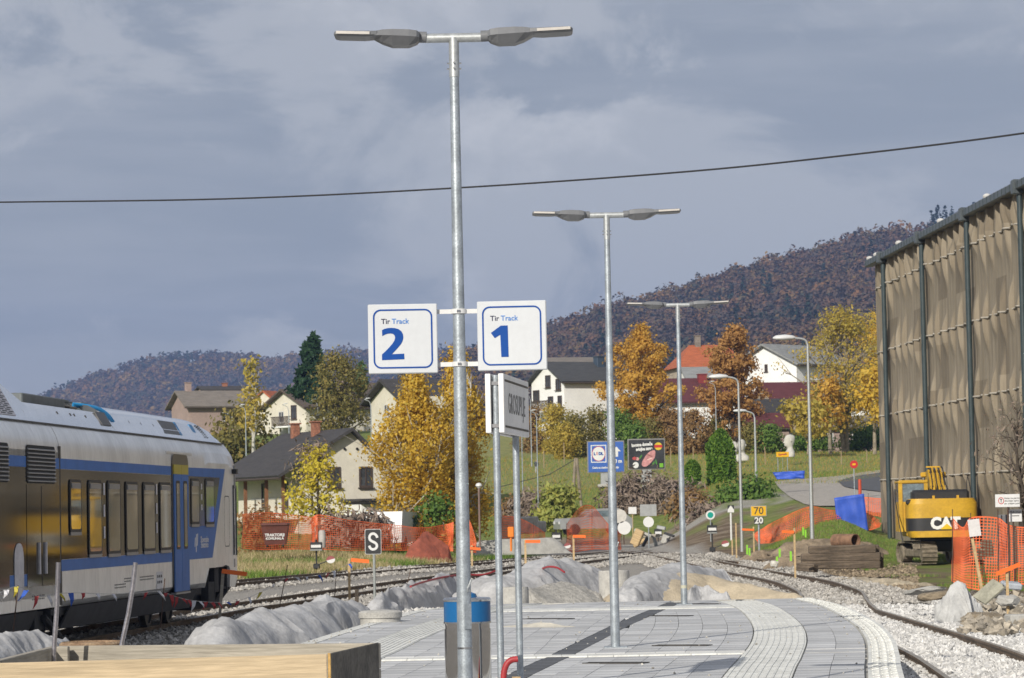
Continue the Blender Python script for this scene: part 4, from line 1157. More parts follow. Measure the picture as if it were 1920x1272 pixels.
# house behind the counterweight, black hood, cab
b = B(); b.bevbox((0, 1.6, 1.65), (2.7, 2.2, 1.1), .05); b.build('upper_body', cy_, ex)
b = B(); b.bevbox((exx(1766), .5, ez(942)), (exx(1818) - exx(1712), 1.7, .75), .10); b.build('engine_hood', cblk, ex)
for x in (1752, 1797): 
    b = B(); b.box((exx(x), -.36, ez(942)), (.10, .08, .28)); b.build('hood_latch', cy_, ex)
b = B(); b.tube([(exx(1802), .5, 2.6), (exx(1802), .5, ez(924))], .07, 8); b.build('exhaust', cblk, ex)
cab = B(); x0, x1 = exx(1691), exx(1747); zc0, zc1 = 1.3, ez(906)
cab_o = bpy.data.objects.new('cab', None); COL.objects.link(cab_o); cab_o.parent = ex
b = B(); b.bevbox(((x0 + x1) / 2, 1.35, zc1 - .06), (x1 - x0, 1.75, .14), .04); b.build('cab_roof', cy_, cab_o)
for (x, y) in ((x0 + .07, .52), (x1 - .10, .52), (x0 + .07, 2.15), (x1 - .10, 2.15)):
    b = B(); b.box((x, y, (zc0 + zc1) / 2 - .06), (.15 if y < 1 else .10, .12, zc1 - zc0 - .12)); b.build('pillar', cy_, cab_o)
b = B(); b.box(((x0 + x1) / 2, 1.35, (zc0 + ez(946)) / 2), (x1 - x0 - .02, 1.68, ez(946) - zc0)); b.build('cab_base', cy_, cab_o)
b = B(); b.box(((x0 + x1) / 2, .55, ez(929)), (x1 - x0 - .34, .03, 1.0)); b.build('pane', cglass, cab_o)
b = B(); b.box((x0 + .03, 1.35, ez(929)), (.02, 1.5, 1.0)); b.build('pane', cglass, cab_o)
b = B(); b.bevbox(((x0 + x1) / 2 + .05, 1.2, ez(940)), (.5, .2, .7), .08); b.build('operator_seat', cblk, cab_o)
b = B(); b.bevbox((exx(1706), -.4, ez(947)), (.26, .16, .2), .05); b.build('mirror', cblk, ex)
b = B(); b.tube([(x0 - .02, 1.9, 3.0), (x0 - .12, .6, 2.5), (x0 - .06, -.1, 1.6), (x0 + .05, -.3, .9)], .02, 6); b.build('grab_rail', cblk, ex, smooth=True)
b = B(); b.tube([(exx(1816), .2, 2.6), (exx(1818), .2, 3.3), (exx(1820), .3, 3.5), (exx(1829), .3, 2.5)], .018, 6); b.build('hand_rail', cblk, ex)
# boom rising away from us with hose bundle, and cylinders at its sides
bx0, bx1 = exx(1750), exx(1790)
def boom_ring(y, z, w, h): return [(exx(1771) - w / 2, y, z - h / 2), (exx(1771) + w / 2, y, z - h / 2), (exx(1771) + w / 2, y + h * .3, z + h / 2), (exx(1771) - w / 2, y + h * .3, z + h / 2)]
b = B(); b.loft([boom_ring(1.2, 1.9, .62, .7), boom_ring(1.9, 2.9, .56, .8), boom_ring(2.9, 3.45, .52, .7), boom_ring(4.6, 3.35, .48, .6), boom_ring(6.2, 2.4, .42, .45)]); b.build('boom', cy_, ex)
b = B(); b.loft([boom_ring(6.1, 2.5, .36, .5), boom_ring(6.5, 1.6, .40, .55), boom_ring(6.9, .55, .30, .35)]); b.build('stick', cy_, ex)
b = B(); b.loft([[(-.55, 6.2, .35), (.45, 6.2, .35), (.45, 6.5, 1.0), (-.55, 6.5, 1.0)], [(-.55, 7.0, .02), (.45, 7.0, .02), (.45, 7.4, .8), (-.55, 7.4, .8)]]); b.build('bucket', cdirt, ex)
for k in range(7):
    x = exx(1760) + k * .085
    b = B(); b.tube(smoothline([np.array(p) for p in ((x + (k - 3) * .05, .95, 2.45), (x + (k - 3) * .02, 1.15, 2.95), (x, 1.55, 3.25), (x, 2.4, 3.85), (x, 3.1, 3.88))], 12), .026, 6); b.build('hose', cy_ if k % 2 else cblk, ex, smooth=True)
b = B(); b.box((exx(1771), 1.45, 3.1), (.68, .06, .06)); b.box((exx(1766), 2.5, 3.90), (.55, .08, .06)); b.build('hose_clamp', cy_, ex)
cylb = mat('cylinder_rod', (.35, .38, .42), rough=.25, metal=.8, var=.05)
for x in (1747, 1784):
    b = B(); b.tube([(exx(x), 2.6, 1.6), (exx(x), 2.3, ez(900))], .075, 10); b.build('boom_cylinder', cylb, ex, smooth=True)
    b = B(); b.bevbox((exx(x), 2.3, ez(895)), (.24, .2, .2), .04); b.build('cylinder_head', cy_, ex)
b = B(); b.tube([(exx(1761), 2.5, 3.8), (exx(1760), 2.6, ez(864))], .02, 6); b.build('aerial', cblk, ex)
# crawler tracks
def crawler(xc, name):
    o = bpy.data.objects.new(name, None); COL.objects.link(o); o.parent = ex; o.location = (xc, 1.6, 0); o.rotation_euler.z = R(10)
    r_, L = .42, 1.55; path = []
    for a in np.linspace(-90, 90, 9): path.append((L + r_ * math.cos(R(a)), r_ + r_ * math.sin(R(a))))
    for y in np.linspace(L, -L, 12)[1:-1]: path.append((y, 2 * r_ + .02 * math.sin(y * 3)))
    for a in np.linspace(90, 270, 9): path.append((-L + r_ * math.cos(R(a)), r_ + r_ * math.sin(R(a))))
    for y in np.linspace(-L, L, 12)[1:-1]: path.append((y, 0))
    n = len(path)
    for i in range(n):
        (y0, z0), (y1, z1) = path[i], path[(i + 1) % n]; a = math.atan2(z1 - z0, y1 - y0); ln = math.hypot(z1 - z0, y1 - y0)
        s = B(); M = Matrix.Rotation(a, 3, 'X')
        s.box((0, (y0 + y1) / 2, (z0 + z1) / 2), (.62, ln * .92, .045), M=M); s.box(Vector((0, (y0 + y1) / 2, (z0 + z1) / 2)) + M @ Vector((0, ln * .2, -.035 if True else 0)), (.62, .03, .05), M=M)
        s.build('track_shoe', cdirt, o)
    f = B(); f.bevbox((0, 0, .42), (.34, 2.9, .34), .06); f.build('track_frame', cdirt, o)
    for y in (-L, L):
        w = B(); w.loft([[(x, y + q * math.cos(a), r_ + q * math.sin(a)) for a in np.linspace(0, 2 * PI, 17)[:-1]] for x, q in ((-.22, .3), (-.18, .36), (.18, .36), (.22, .3))]); w.build('sprocket', cdirt, o)
    return o
crawler(exx(1727), 'crawler'); crawler(exx(1727) + 2.0, 'crawler')
b = B(); b.bevbox((.15, 1.6, .72), (1.6, 1.6, .5), .06); b.box((.1, 1.2, 1.0), (2.3, 2.2, .1)); b.build('undercarriage', cblk, ex)

# ================================================================== ORANGE SAFETY NETTING
orange = mat('orange_net', (.80, .15, .045), rough=.6, var=.12, scale=3)
orange_flat = mat('orange_board', (.85, .16, .02), rough=.5, var=.06)
rebar = mat('rusty_rebar', (.085, .050, .035), rough=.8, var=.3)
def net(top, bot, cell, label, name='safety_net', th=.35, sway=.08, seed=0, posts=(), thick=None, loc=None):
    """Plastic mesh between a top and a bottom line of 3-D points, with real holes."""
    top = [np.array(p, float) for p in top]; bot = [np.array(p, float) for p in bot]
    L = sum(np.linalg.norm(top[i + 1] - top[i]) for i in range(len(top) - 1)); Hh = np.mean([np.linalg.norm(t_ - b_) for t_, b_ in zip(top, bot)])
    nu, nv = max(2, int(L / cell)), max(2, int(Hh / cell))
    T_ = np.array(smoothline(top, nu + 1)) if len(top) > 2 else np.array([top[0] + (top[1] - top[0]) * i / nu for i in range(nu + 1)])
    B_ = np.array(smoothline(bot, nu + 1)) if len(bot) > 2 else np.array([bot[0] + (bot[1] - bot[0]) * i / nu for i in range(nu + 1)])
    grid = np.zeros((nu + 1, nv + 1, 3))
    for j in range(nv + 1):
        f = j / nv; grid[:, j] = T_ * (1 - f) + B_ * f
    for i in range(nu + 1):
        for j in range(nv + 1):
            w = sway * math.sin(PI * min(1, max(0, j / nv)) * .8 + .3); u = i * cell
            grid[i, j, 1] += w * 2.2 * fbm(u, j * cell * .8, seed, .9, 3); grid[i, j, 0] += w * fbm(u, j * cell, seed + 5, .9, 2); grid[i, j, 2] += w * .8 * fbm(u, j * cell, seed + 9, .7, 2)
    t = cell * th / 2; Q = []
    up = (grid[:, 0] - grid[:, -1]); up /= np.linalg.norm(up, axis=1, keepdims=True)
    al = np.gradient(grid[:, 0], axis=0); al /= np.linalg.norm(al, axis=1, keepdims=True)
    for j in range(nv + 1):
        a, c = grid[:-1, j], grid[1:, j]; u0, u1 = up[:-1] * t, up[1:] * t
        if j in (0, nv): u0, u1 = u0 * 1.8, u1 * 1.8
        Q.append(np.stack([a - u0, c - u1, c + u1, a + u0], 1))
    for i in range(nu + 1):
        a, c = grid[i, :-1], grid[i, 1:]; q = al[i] * t
        Q.append(np.stack([a - q, a + q, c + q, c - q], 1))
    Q = np.concatenate(Q)
    l0 = tuple(bot[0])
    tt = thing(name, label, 'fence', l0)
    o = quads('mesh', Q, orange, tt); o.location = (-l0[0], -l0[1], -l0[2])
    for p0, p1 in posts:
        b = B(); b.tube([Vector(p0) - Vector(l0), Vector(p1) - Vector(l0)], .012, 6); b.build('post', rebar, tt)
    return tt
def PP(lst, d): return [tuple(P(x, y, d)) for x, y in lst]
dn = 78
net(PP([(1786, 972), (1806, 990), (1822, 971), (1870, 972), (1890, 985), (1925, 990), (1990, 985)], dn), PP([(1785, 1090), (1806, 1098), (1822, 1103), (1862, 1108), (1885, 1100), (1925, 1095), (1990, 1098)], dn), .062,
    'orange safety net with square holes in front of the excavator', posts=[(P(1786, 1095, dn), P(1786, 955, dn)), (P(1822, 1108, dn), P(1820, 962, dn)), (P(1872, 1098, dn), P(1871, 955, dn)), (P(1892, 1098, dn), P(1892, 950, dn))], th=.30, seed=3)
# notices by the net
d = 77.5
c = P(1889, 939, d); t = thing('warning_notice', 'white notice with a red circle above the orange net', 'sign', (c.x, c.y, P(1889, 1100, d).z))
zb = P(1889, 1100, d).z; k = d / FPX
b = B(); b.bevbox((0, 0, c.z - zb), (46 * k, .02, 24 * k), .004); bo = b.build('board', white_paint, t)
red = mat('sign_red', (.50, .03, .03), rough=.4, var=.02)
o_, i_ = [(-12 * k + 5.5 * k * math.cos(a), c.z - zb + 6.5 * k * math.sin(a)) for a in np.linspace(0, 2 * PI, 17)[:-1]], [(-12 * k + 4.3 * k * math.cos(a), c.z - zb + 5.2 * k * math.sin(a)) for a in np.linspace(0, 2 * PI, 17)[:-1]]
ring_poly(B(), o_, i_, -.014, -.011); bb = B(); ring_poly(bb, o_, i_, -.014, -.011); bb.build('prohibition_ring', red, t)
b = B(); b.box((-12 * k, -.0125, c.z - zb), (1.2 * k, .003, 7 * k)); b.box((-12 * k, -.0125, c.z - zb + 2.5 * k), (4 * k, .003, 1.2 * k)); b.build('pictogram', dark_line, t)
for r_, s in enumerate(('Vstop na peron', 'dovoljen samo', 'po urejeni poti')):
    text(s, .055, dark_line, t, Matrix.Translation((8 * k, -.0125, c.z - zb + (4.5 - r_ * 5) * k)) @ FRONT, .0008, squeeze=1.1)
b = B(); b.tube([(.5 * k, .04, 0), (.5 * k, .04, c.z - zb)], .02, 8); b.build('post', rebar, t)
c = P(1904, 967, d + .3); t = thing('platform_notice', 'white notice reading PERONA below the red circle notice', 'sign', (c.x, c.y, zb))
b = B(); b.bevbox((0, 0, c.z - zb), (24 * k, .02, 23 * k), .004); b.build('board', white_paint, t)
text('PERONA', .085, dark_line, t, Matrix.Translation((0, -.0125, c.z - zb + 6.5 * k)) @ FRONT, .001, squeeze=.85)
b = B(); b.box((0, -.0125, c.z - zb - .5 * k), (14 * k, .003, 1.4 * k)); b.build('arrow', dark_line, t); b = B(); b.tube([(-4 * k, .04, 0), (-4 * k, .04, c.z - zb)], .02, 8); b.build('post', rebar, t)
c = P(1881, 1010, d + .8); b = B(); b.bevbox((0, 0, 0), (19 * k, .06, 90 * k), .01); o = b.build('grey_board', mat('grey_board', (.17, .175, .185), rough=.7, var=.15), None); o.location = c
tag(o, 'tall grey board standing behind the orange net beside the notices', 'board')
c = P(1827, 990, d - .4); b = B(); b.bevbox((0, 0, 0), (22 * k, .015, 32 * k), .003); o = b.build('white_placard', mat('placard_white', (.66, .64, .63), rough=.6, var=.06), None); o.location = c; o.rotation_euler = (0, R(-6), 0)
tag(o, 'tilted white placard hung on the orange net', 'placard')
def stick_between(name, p0, p1, r_, m, label, cat, group=None):
    b = B(); v = Vector(p1) - Vector(p0); q = v.to_track_quat('Z', 'Y').to_matrix()
    b.box(tuple(v / 2), (r_ * 2, r_ * 2, v.length), M=q); o = b.build(name, m, None); o.location = p0
    return tag(o, label, cat, group)
stick_between('wooden_lath', P(1841, 1108, dn - .5), P(1823, 1010, dn - .5), .035, wood_lt, 'leaning wooden lath in front of the orange net', 'lath')
def batter(px, y0, y1, d, bar, label, paint=False, m=wood_lt, lean=0, w=.035):
    """Survey stake: wooden post with an orange cross bar."""
    z0 = P(px, y1, d); t = thing('survey_stake', label, 'stake', z0, 0, 'wooden survey stakes with orange bars')
    b = B(); h = P(px, y0, d).z - z0.z; b.box((lean * h / 2, 0, h / 2 - .1), (w * 1.6, w, h + .2), M=Matrix.Rotation(math.atan(lean), 3, 'Y')); b.build('post', m, t)
    if bar:
        (xa, ya), (xb, yb) = bar; p0, p1 = P(xa, ya, d - .06) - z0, P(xb, yb, d - .06) - z0; v = p1 - p0
        b = B(); b.box(tuple((p0 + p1) / 2), (v.length, .022, .085), M=Matrix.Rotation(-math.atan2(v.z, v.x), 3, 'Y')); b.build('bar', orange_flat, t)
    return t
batter(1891, 1063, 1182, 66, ((1867, 1077), (1913, 1058)), 'wooden stake with a slanting orange bar before the broken slabs')

# ================================================================== WOODED HILLS
def ridge(pl, d):
    return sorted([(P(x, y, d).x, P(x, y, d).z) for x, y in pl])
R_NEAR = ridge([(300, 800), (600, 760), (760, 712), (850, 668), (900, 652), (960, 640), (1030, 606), (1100, 584), (1150, 564), (1220, 552), (1300, 526), (1380, 502), (1440, 482), (1500, 470), (1560, 452), (1640, 432), (1740, 416), (1850, 404), (2000, 396), (2300, 430), (2700, 520)], 1900)
R_FAR = ridge([(-900, 760), (-500, 735), (-200, 752), (0, 762), (60, 752), (100, 728), (140, 715), (200, 694), (260, 674), (340, 662), (430, 661), (500, 668), (560, 661), (640, 655), (700, 650), (760, 645), (860, 652), (960, 660), (1100, 672), (1400, 690), (2000, 700), (2800, 740)], 3600)
def hill_z(rd, d0, d1, x, d, tree):
    h = interp(rd, x * d1 / max(d, 1)) - tree
    t = (d - d0) / (d1 - d0)
    if t > 1: return h - (t - 1) * (d1 - d0) * .25
    t = max(0, t); s0, s1 = 6.0 / d0, (h - EYE) / d1
    return EYE + d * (s0 + (s1 - s0) * t ** .75)
def hill(name, rd, d0, d1, tree, x0, x1, nxx, ndd):
    b = B(); Ds = np.linspace(d0, d1 * 1.25, ndd); Xs = np.linspace(x0, x1, nxx)
    for d in Ds:
        for x in Xs: b.v.append((x, d, hill_z(rd, d0, d1, x, d, tree) + 3 * fbm(x, d, 1, .01, 3)))
    for j in range(ndd - 1):
        for i in range(nxx - 1):
            k = j * nxx + i; b.face([k, k + 1, k + nxx + 1, k + nxx])
    return kind(b.build(name, mat('forest_floor', (.075, .060, .048), rough=1, var=.3, scale=.02), None, smooth=True), 'structure')
hill('hill', R_NEAR, 700, 1900, 9, -420, 900, 90, 60)
hill('hill', R_FAR, 2300, 3600, 11, -1100, 900, 90, 50)
def forest(name, rd, d0, d1, tree, N, a0, a1, cw, per, leaf, cols, label, seed, far=1.04):
    """Tree crowns over a hillside, each a lumpy ball of leaf clumps; conifers are narrow cones."""
    r = np.random.default_rng(seed); Q, Rn, Nn = [], [], []
    for _ in range(N):
        d = d0 + (d1 * far - d0) * r.random() ** .8; x = (a0 + (a1 - a0) * r.random()) * d
        z = hill_z(rd, d0, d1, x, d, tree)
        con = (fbm(x, d, 7, .012, 2) > .27 and r.random() < .35) or r.random() < .008
        w = cw * (.55 + .7 * r.random()); h = w * (1.05 + .4 * r.random())
        n = per
        if con:
            f = r.random(n) ** .7; a = r.random(n) * 2 * PI; rad = (1 - f) * w * .42 * (.6 + .5 * r.random(n))
            C = np.stack([rad * np.cos(a), rad * np.sin(a), f * h * 1.35], 1); tone = r.random(n) * .10
        else:
            v = r.normal(size=(n, 3)); v /= np.linalg.norm(v, axis=1, keepdims=True); v[:, 2] = np.abs(v[:, 2]) * 1.0 - .25
            lob = 1 + .28 * np.sin(v[:, 0] * 5 + r.random() * 6) * np.cos(v[:, 1] * 5 + r.random() * 6)
            C = v * np.array([w * .5, w * .5, h * .5]) * (lob * (.72 + .3 * r.random(n)))[:, None]; C[:, 2] += h * .5
            base = .2 + .8 * min(1, max(0, .46 + 1.5 * fbm(x, d, 2, .006, 2) + .24 * r.normal())); tone = np.clip(base + .05 * r.normal(size=n), .2, 1)
        Q.append(C + np.array((x, d, z))); Rn.append(tone); Nn.append(C - np.array((0, 0, h * .3)))
    C = np.concatenate(Q); Rn = np.concatenate(Rn); NN = np.concatenate(Nn)
    global rng
    keep = rng; rng = r
    o = quads(name, leaf_quads(C, leaf, 1.3, N=NN, mix=.55), leafmat(name + '_leaves_%d' % seed, cols, .1, .8, 1.0), None, None, Rn); rng = keep
    kind(o, 'stuff'); o['label'] = label; o['category'] = 'forest'; return o
AUT = [(.018, .034, .026), (.026, .046, .030), (.080, .058, .048), (.105, .070, .050), (.15, .078, .042), (.105, .088, .045), (.19, .090, .035), (.22, .145, .045)]
forest('forest', R_NEAR, 760, 1900, 9, 6000, -.04, .16, 9.5, 66, 1.5, AUT, 'brown and rust autumn wood covering the near hill', 11)
forest('forest', R_FAR, 2400, 3600, 11, 7000, -.18, .04, 12, 28, 2.9, AUT, 'bluish hazy autumn wood covering the distant hill', 12)

# ================================================================== HOUSES
glass_w = mat('window_glass', (.05, .055, .06), rough=.08, var=.3, scale=.7, spec=.8)
wframe = mat('window_frame', (.62, .61, .58), rough=.5, var=.05)
wdark = mat('window_frame_dark', (.07, .05, .04), rough=.6, var=.1)
plaster = mat('plaster_cream', (.68, .64, .54), rough=.9, var=.06, scale=.6)
plaster_w = mat('plaster_white', (.85, .85, .83), rough=.9, var=.04, scale=.6)
plaster_b = mat('plaster_beige', (.50, .43, .34), rough=.9, var=.08, scale=.6)
plaster_p = mat('plaster_pinkish', (.36, .27, .24), rough=.9, var=.08, scale=.6)
brick_m = mat('chimney_brick', (.30, .13, .08), rough=.9, var=.25, scale=8)
def roofmat(name, c): return mat(name, c, rough=.75, var=.14, scale=1.1, bump=.5, bscale=9, stretch=(4, 1, 4))
rf_dark, rf_brown, rf_grey, rf_anth, rf_orange, rf_maroon, rf_lgrey = (roofmat('roof_' + n, c) for n, c in (('dark', (.052, .048, .048)), ('brown', (.105, .078, .062)), ('greybrown', (.20, .175, .15)), ('anthracite', (.062, .064, .068)), ('orange', (.42, .115, .045)), ('maroon', (.105, .026, .030)), ('lightgrey', (.26, .265, .26))))
def house(label, px, py, d, yaw, wl, wr, drop, L, hw, wm, rm, over=.45, wins=(), chim=(), name='house', hip=0.0, set_l=0.0, extra=None, drop_r=None):
    """Gabled house hung from its front ridge end, seen at pixel (px, py), d metres away.
    local: gable front at y = 0 facing -y, ridge along +y at z = 0 (house origin on the ground)."""
    pk = P(px, py, d); drop_r = drop if drop_r is None else drop_r
    zb = pk.z - drop - hw
    t = thing(name, label, 'house', (pk.x, pk.y, zb), R(yaw)); H = drop + hw
    zl, zr = H - drop, H - drop_r
    wallp = [(-wl + set_l, -1.5), (wr, -1.5), (wr, zr), (0, H - .03), (-wl + set_l, zl + drop * set_l / max(wl, .1))]
    b = B()
    if hip: b.box((0, L / 2, (zl - 1.5) / 2), (wl + wr, L, zl + 1.5))
    else: b.prism([(x, z) for x, z in wallp], Matrix.Translation((0, over, 0)), L - 2 * over)
    b.build('wall', wm, t)
    th = .16
    if hip:
        b = B(); b.add([(-wl - over, -over, zl - .1), (wr + over, -over, zl - .1), (wr + over, L + over, zl - .1), (-wl - over, L + over, zl - .1), (0, hip, H), (0, L - hip, H)], [(0, 1, 4), (1, 2, 5, 4), (2, 3, 5), (3, 0, 4, 5), (3, 2, 1, 0)])
        rf = b.build('roof', rm, t); rfs = [rf, rf]
    else:
        rfs = []
        for sgn, w, dr in ((-1, wl, drop), (1, wr, drop_r)):
            k = over / math.hypot(w, dr); ex_, ez_ = sgn * w * (1 + k), H - dr * (1 + k)
            b = B(); n = Vector((sgn * dr, 0, w)).normalized() * th
            b.add([(0, 0, H), (ex_, 0, ez_), (ex_ + n.x, 0, ez_ + n.z), (0, 0, H + th * 1.1), (0, L, H), (ex_, L, ez_), (ex_ + n.x, L, ez_ + n.z), (0, L, H + th * 1.1)],
                  [(0, 1, 2, 3), (7, 6, 5, 4), (3, 2, 6, 7), (1, 0, 4, 5), (2, 1, 5, 6)])
            rfs.append(b.build('roof', rm, t))
            b = B(); b.tube([(ex_, .02, ez_ - .02), (ex_, L - .02, ez_ - .02)], .07, 6); b.build('gutter', wdark, rfs[-1])
    for (face, u, z, w, h, *st) in wins:
        """face g: gable (u = x), l / r: long sides (u = y); z above the eave line negative"""
        zz = zl + z
        fm = wdark if st and st[0] == 'dark' else wframe
        if face == 'g': M = Matrix.Translation((u, over, zz))
        elif face == 'l': M = Matrix.Translation((-wl + set_l, u, zz)) @ Matrix.Rotation(-PI / 2, 4, 'Z')
        else: M = Matrix.Translation((wr, u, zz)) @ Matrix.Rotation(PI / 2, 4, 'Z')
        if face == 'g' and hip: M = Matrix.Translation((u, 0, zz))
        o_, i_ = rrect(w, h, .01, 1), rrect(w - .18, h - .18, .01, 1)
        b = B(); ring_poly(b, o_, i_, -.06, .03); b.box((0, -.03, 0), (.06, .05, h - .18)); fo = b.build('window', fm, t); fo.matrix_local = M
        b = B(); b.box((0, -.005, 0), (w - .17, .02, h - .17)); g = b.build('pane', glass_w, fo)
        b = B(); b.box((0, -.10, -h / 2 - .04), (w + .15, .16, .05)); b.build('sill', fm, fo)
    for (side, u, w_, h_, m_, *fr) in chim:
        """side -1/1: on which roof slope, u along the ridge, fr: how far down the slope"""
        f = fr[0] if fr else .25; w0 = wl if side < 0 else wr; x = side * w0 * f; z = H - drop * f
        b = B(); b.bevbox((x, u, z + h_ / 2 - .2), (w_, w_, h_ + .6), .02); b.box((x, u, z + h_ + .12), (w_ + .14, w_ + .14, .07)); b.build('chimney', m_, rfs[0 if side < 0 else 1])
    if extra: extra(t, H, zl)
    return t
# --- the near house on the left
def h1_extra(t, H, zl):
    post = mat('porch_timber', (.20, .095, .045), rough=.8, var=.2)
    for y in (1.2, 4.0, 7.6):
        b = B(); b.box((-3.55, y, zl - 1.15), (.16, .16, 2.4)); b.build('porch_post', post, t)
    b = B(); b.bevbox((-3.3, 5.2, zl - 2.35), (1.5, 8.5, .22), .03); b.build('terrace', plaster, t)
    b = B(); b.box((-2.75, 5, zl - 1.3), (.06, 8.0, .08)); b.build('terrace_rail', wframe, t)
    b = B(); b.bevbox((1.0, -1.2, zl - 1.5), (3.4, 3.2, .14), .02); b.build('porch_roof', rf_dark, t)
    b = B(); b.bevbox((1.0, -.9, zl - 2.9), (2.9, 2.6, 2.4), .03); b.build('garage_wall', plaster_w, t)
    b = B(); b.box((1.0, -2.22, zl - 3.0), (2.1, .06, 1.9)); b.build('garage_door', mat('garage_green', (.02, .09, .075), rough=.5, var=.08), t)
    for k in range(7):
        b = B(); b.box((1.0, -2.26, zl - 2.2 - k * .26), (2.06, .03, .05)); b.build('door_rib', mat('garage_green', (.02, .09, .075)), t)
    for x in (-.15, .17):
        b = B(); b.lathe([(.07, -.02), (.07, .02)], 10); o = b.build('attic_vent', hole, t); o.matrix_local = Matrix.Translation((x * 2.2, .44, H - .95)) @ Matrix.Rotation(PI / 2, 4, 'X')
house('cream house with a dark tiled roof and two brick chimneys beside the train', 662, 808, 170, 23, 3.75, 2.3, 2.2, 11.8, 3.9, plaster, rf_dark, .5,
      [('g', -.95, -.25, .75, 1.1, 'dark'), ('g', .85, -.25, .75, 1.1, 'dark'), ('l', 3.2, -1.1, 1.0, 1.3, 'dark'), ('l', 6.6, -1.1, 1.0, 1.3, 'dark')], [(-1, 4.9, .42, .75, brick_m, .10), (-1, 8.3, .42, .75, brick_m, .10)], set_l=1.0, extra=h1_extra, drop_r=2.2)
# --- houses up the slope on the left
def balcony(t, x, y, z, w, dp, rail_m, slab_m=plaster_w):
    b = B(); b.bevbox((x, y, z), (w, dp, .16), .02); b.build('balcony_slab', slab_m, t)
    b = B()
    for k in range(int(w / .22)): b.box((x - w / 2 + .1 + k * .22, y - dp / 2 + .05, z + .5), (.12, .03, .85))
    b.box((x, y - dp / 2 + .05, z + .95), (w, .07, .07)); b.build('balcony_rail', rail_m, t)
house('cream gabled house with a brown roof standing below the dark spruce', 525, 733, 300, -52, 3.4, 3.4, 1.55, 9.5, 5.5, plaster, rf_brown, .6,
      [('g', -.7, -.9, .9, 1.1), ('g', 1.4, -.5, .9, 1.3, 'dark'), ('g', 1.4, -3.2, 1.0, 2.0, 'dark'), ('r', 3, -3.5, 1.2, 1.2), ('r', 6, -3.5, 1.2, 1.2)], (), extra=lambda t, H, zl: balcony(t, 1.2, -.2, zl - 1.9, 3.2, 1.2, wdark))
house('grey-roofed house with a chimney highest on the slope behind the train', 327, 736, 345, -66, 2.9, 2.9, 1.5, 10.5, 2.6, plaster_p, rf_grey, .6, [('r', 5, -1.2, 1.1, 1.0)], [(-1, 1.6, .6, 1.0, plaster_p, .05)])
house('small house with an orange tile roof half hidden behind the thin birch', 492, 735, 345, -20, 1.7, 1.7, 1.4, 5, 2.5, plaster, rf_orange, .3)
house('dark flat-pitched roof just visible over the grey-roofed house', 370, 727, 375, -75, 3, 3, .5, 6, 2, plaster_p, rf_dark, .3, (), [(1, 3.2, .6, .4, brick_m, .1)])
house('long brown roof with chimneys at the foot of the spruce', 620, 722, 335, -78, 3, 3, 1.2, 9.0, 3, plaster_p, rf_brown, .4, (), [(-1, 1.0, .7, .6, plaster_p, .1), (-1, 3.4, .5, .5, plaster_w, .1), (-1, 7.6, .8, 1.1, rf_dark, .05)])
def hd_extra(t, H, zl):
    balcony(t, 2.8 + .75, 2.3, zl - 2.6, 1.5, 4.0, wdark); 
    for y in (.8, 3.8):
        b = B(); b.box((2.8 + 1.3, y, zl - 2.4), (.18, .18, 4.8)); b.build('balcony_post', plaster_w, t)
    b = B(); b.bevbox((2.8 + .75, 2.3, zl - .35), (1.5, 4.2, .9), .02); b.build('upper_parapet', plaster, t)
house('white-gabled balcony house half hidden by the golden birch', 711, 716, 212, -64, 2.8, 2.8, 1.25, 4.6, 5.4, plaster, rf_dark, .55,
      [('g', 0, -.7, .9, .9), ('r', 1.3, -1.6, 1.2, 1.3), ('r', 3.2, -1.6, 1.2, 1.3), ('g', -1, -3.5, 1, 1.3)], (), extra=hd_extra)
# --- houses in the middle and on the right
house('big white house with an anthracite roof behind the station name sign', 1017, 682, 285, -60, 2.85, 2.85, 1.6, 9.5, 5.5, plaster_w, rf_anth, .5,
      [('g', .1, .0, .9, 1.1, 'dark'), ('g', 1.9, -.35, .9, 1.0, 'dark'), ('g', .5, -2.0, .9, 1.3, 'dark'), ('g', 2.1, -2.0, .7, 1.3, 'dark'), ('g', -2.0, -1.2, 1.1, 1.0, 'dark')], [(1, 5.6, .75, .8, mat('chimney_blue', (.05, .075, .11), rough=.5, var=.1), .18)],
      extra=lambda t, H, zl: balcony(t, .9, -.3, zl - 2.75, 3.4, 1.4, wdark))
house('low pale roof peeping over the big white house', 1010, 674, 330, -80, 3, 3, .6, 8, 3, plaster_b, rf_grey, .3)
house('orange hipped-roof house rising beside the golden larch', 1262, 648, 335, -82, 4.2, 4.2, 2.4, 7.2, 3.0, plaster_b, rf_orange, .4, (), [(1, 2.6, .6, .9, rf_grey, .02)], hip=1.7)
house('low light-grey roof below the orange hipped roof', 1275, 692, 318, -84, 3, 3, 1.2, 6.0, 2.5, plaster_w, rf_lgrey, .3)
house('long maroon-roofed house with a red chimney between the two larches', 1216, 714, 300, -82, 4, 4, 2.1, 8.4, 3.4, plaster_w, rf_maroon, .5, [('r', 3, -1.5, 1, 1.2), ('r', 6, -1.5, 1, 1.2)], [(1, 5.0, .8, .7, mat('chimney_red', (.22, .03, .03), rough=.6, var=.1), .15)])
house('white gabled house with a light grey roof above the maroon roofs', 1427, 648, 305, -42, 3.7, 3.7, 1.8, 9.5, 5, plaster_w, rf_lgrey, .6,
      [('g', .1, -.35, .35, .7, 'dark'), ('g', 1.9, -2.6, 1.9, 1.6, 'dark'), ('g', -.3, -2.4, .9, 1.3)], ())
house('maroon-roofed house in front of the white gabled house', 1424, 721, 290, -76, 3.6, 3.6, 1.9, 6.5, 3.5, plaster_b, rf_maroon, .5, [('r', 2.5, -1.4, .9, 1.1)], [(-1, 5.6, .5, .4, plaster_b, .1)])
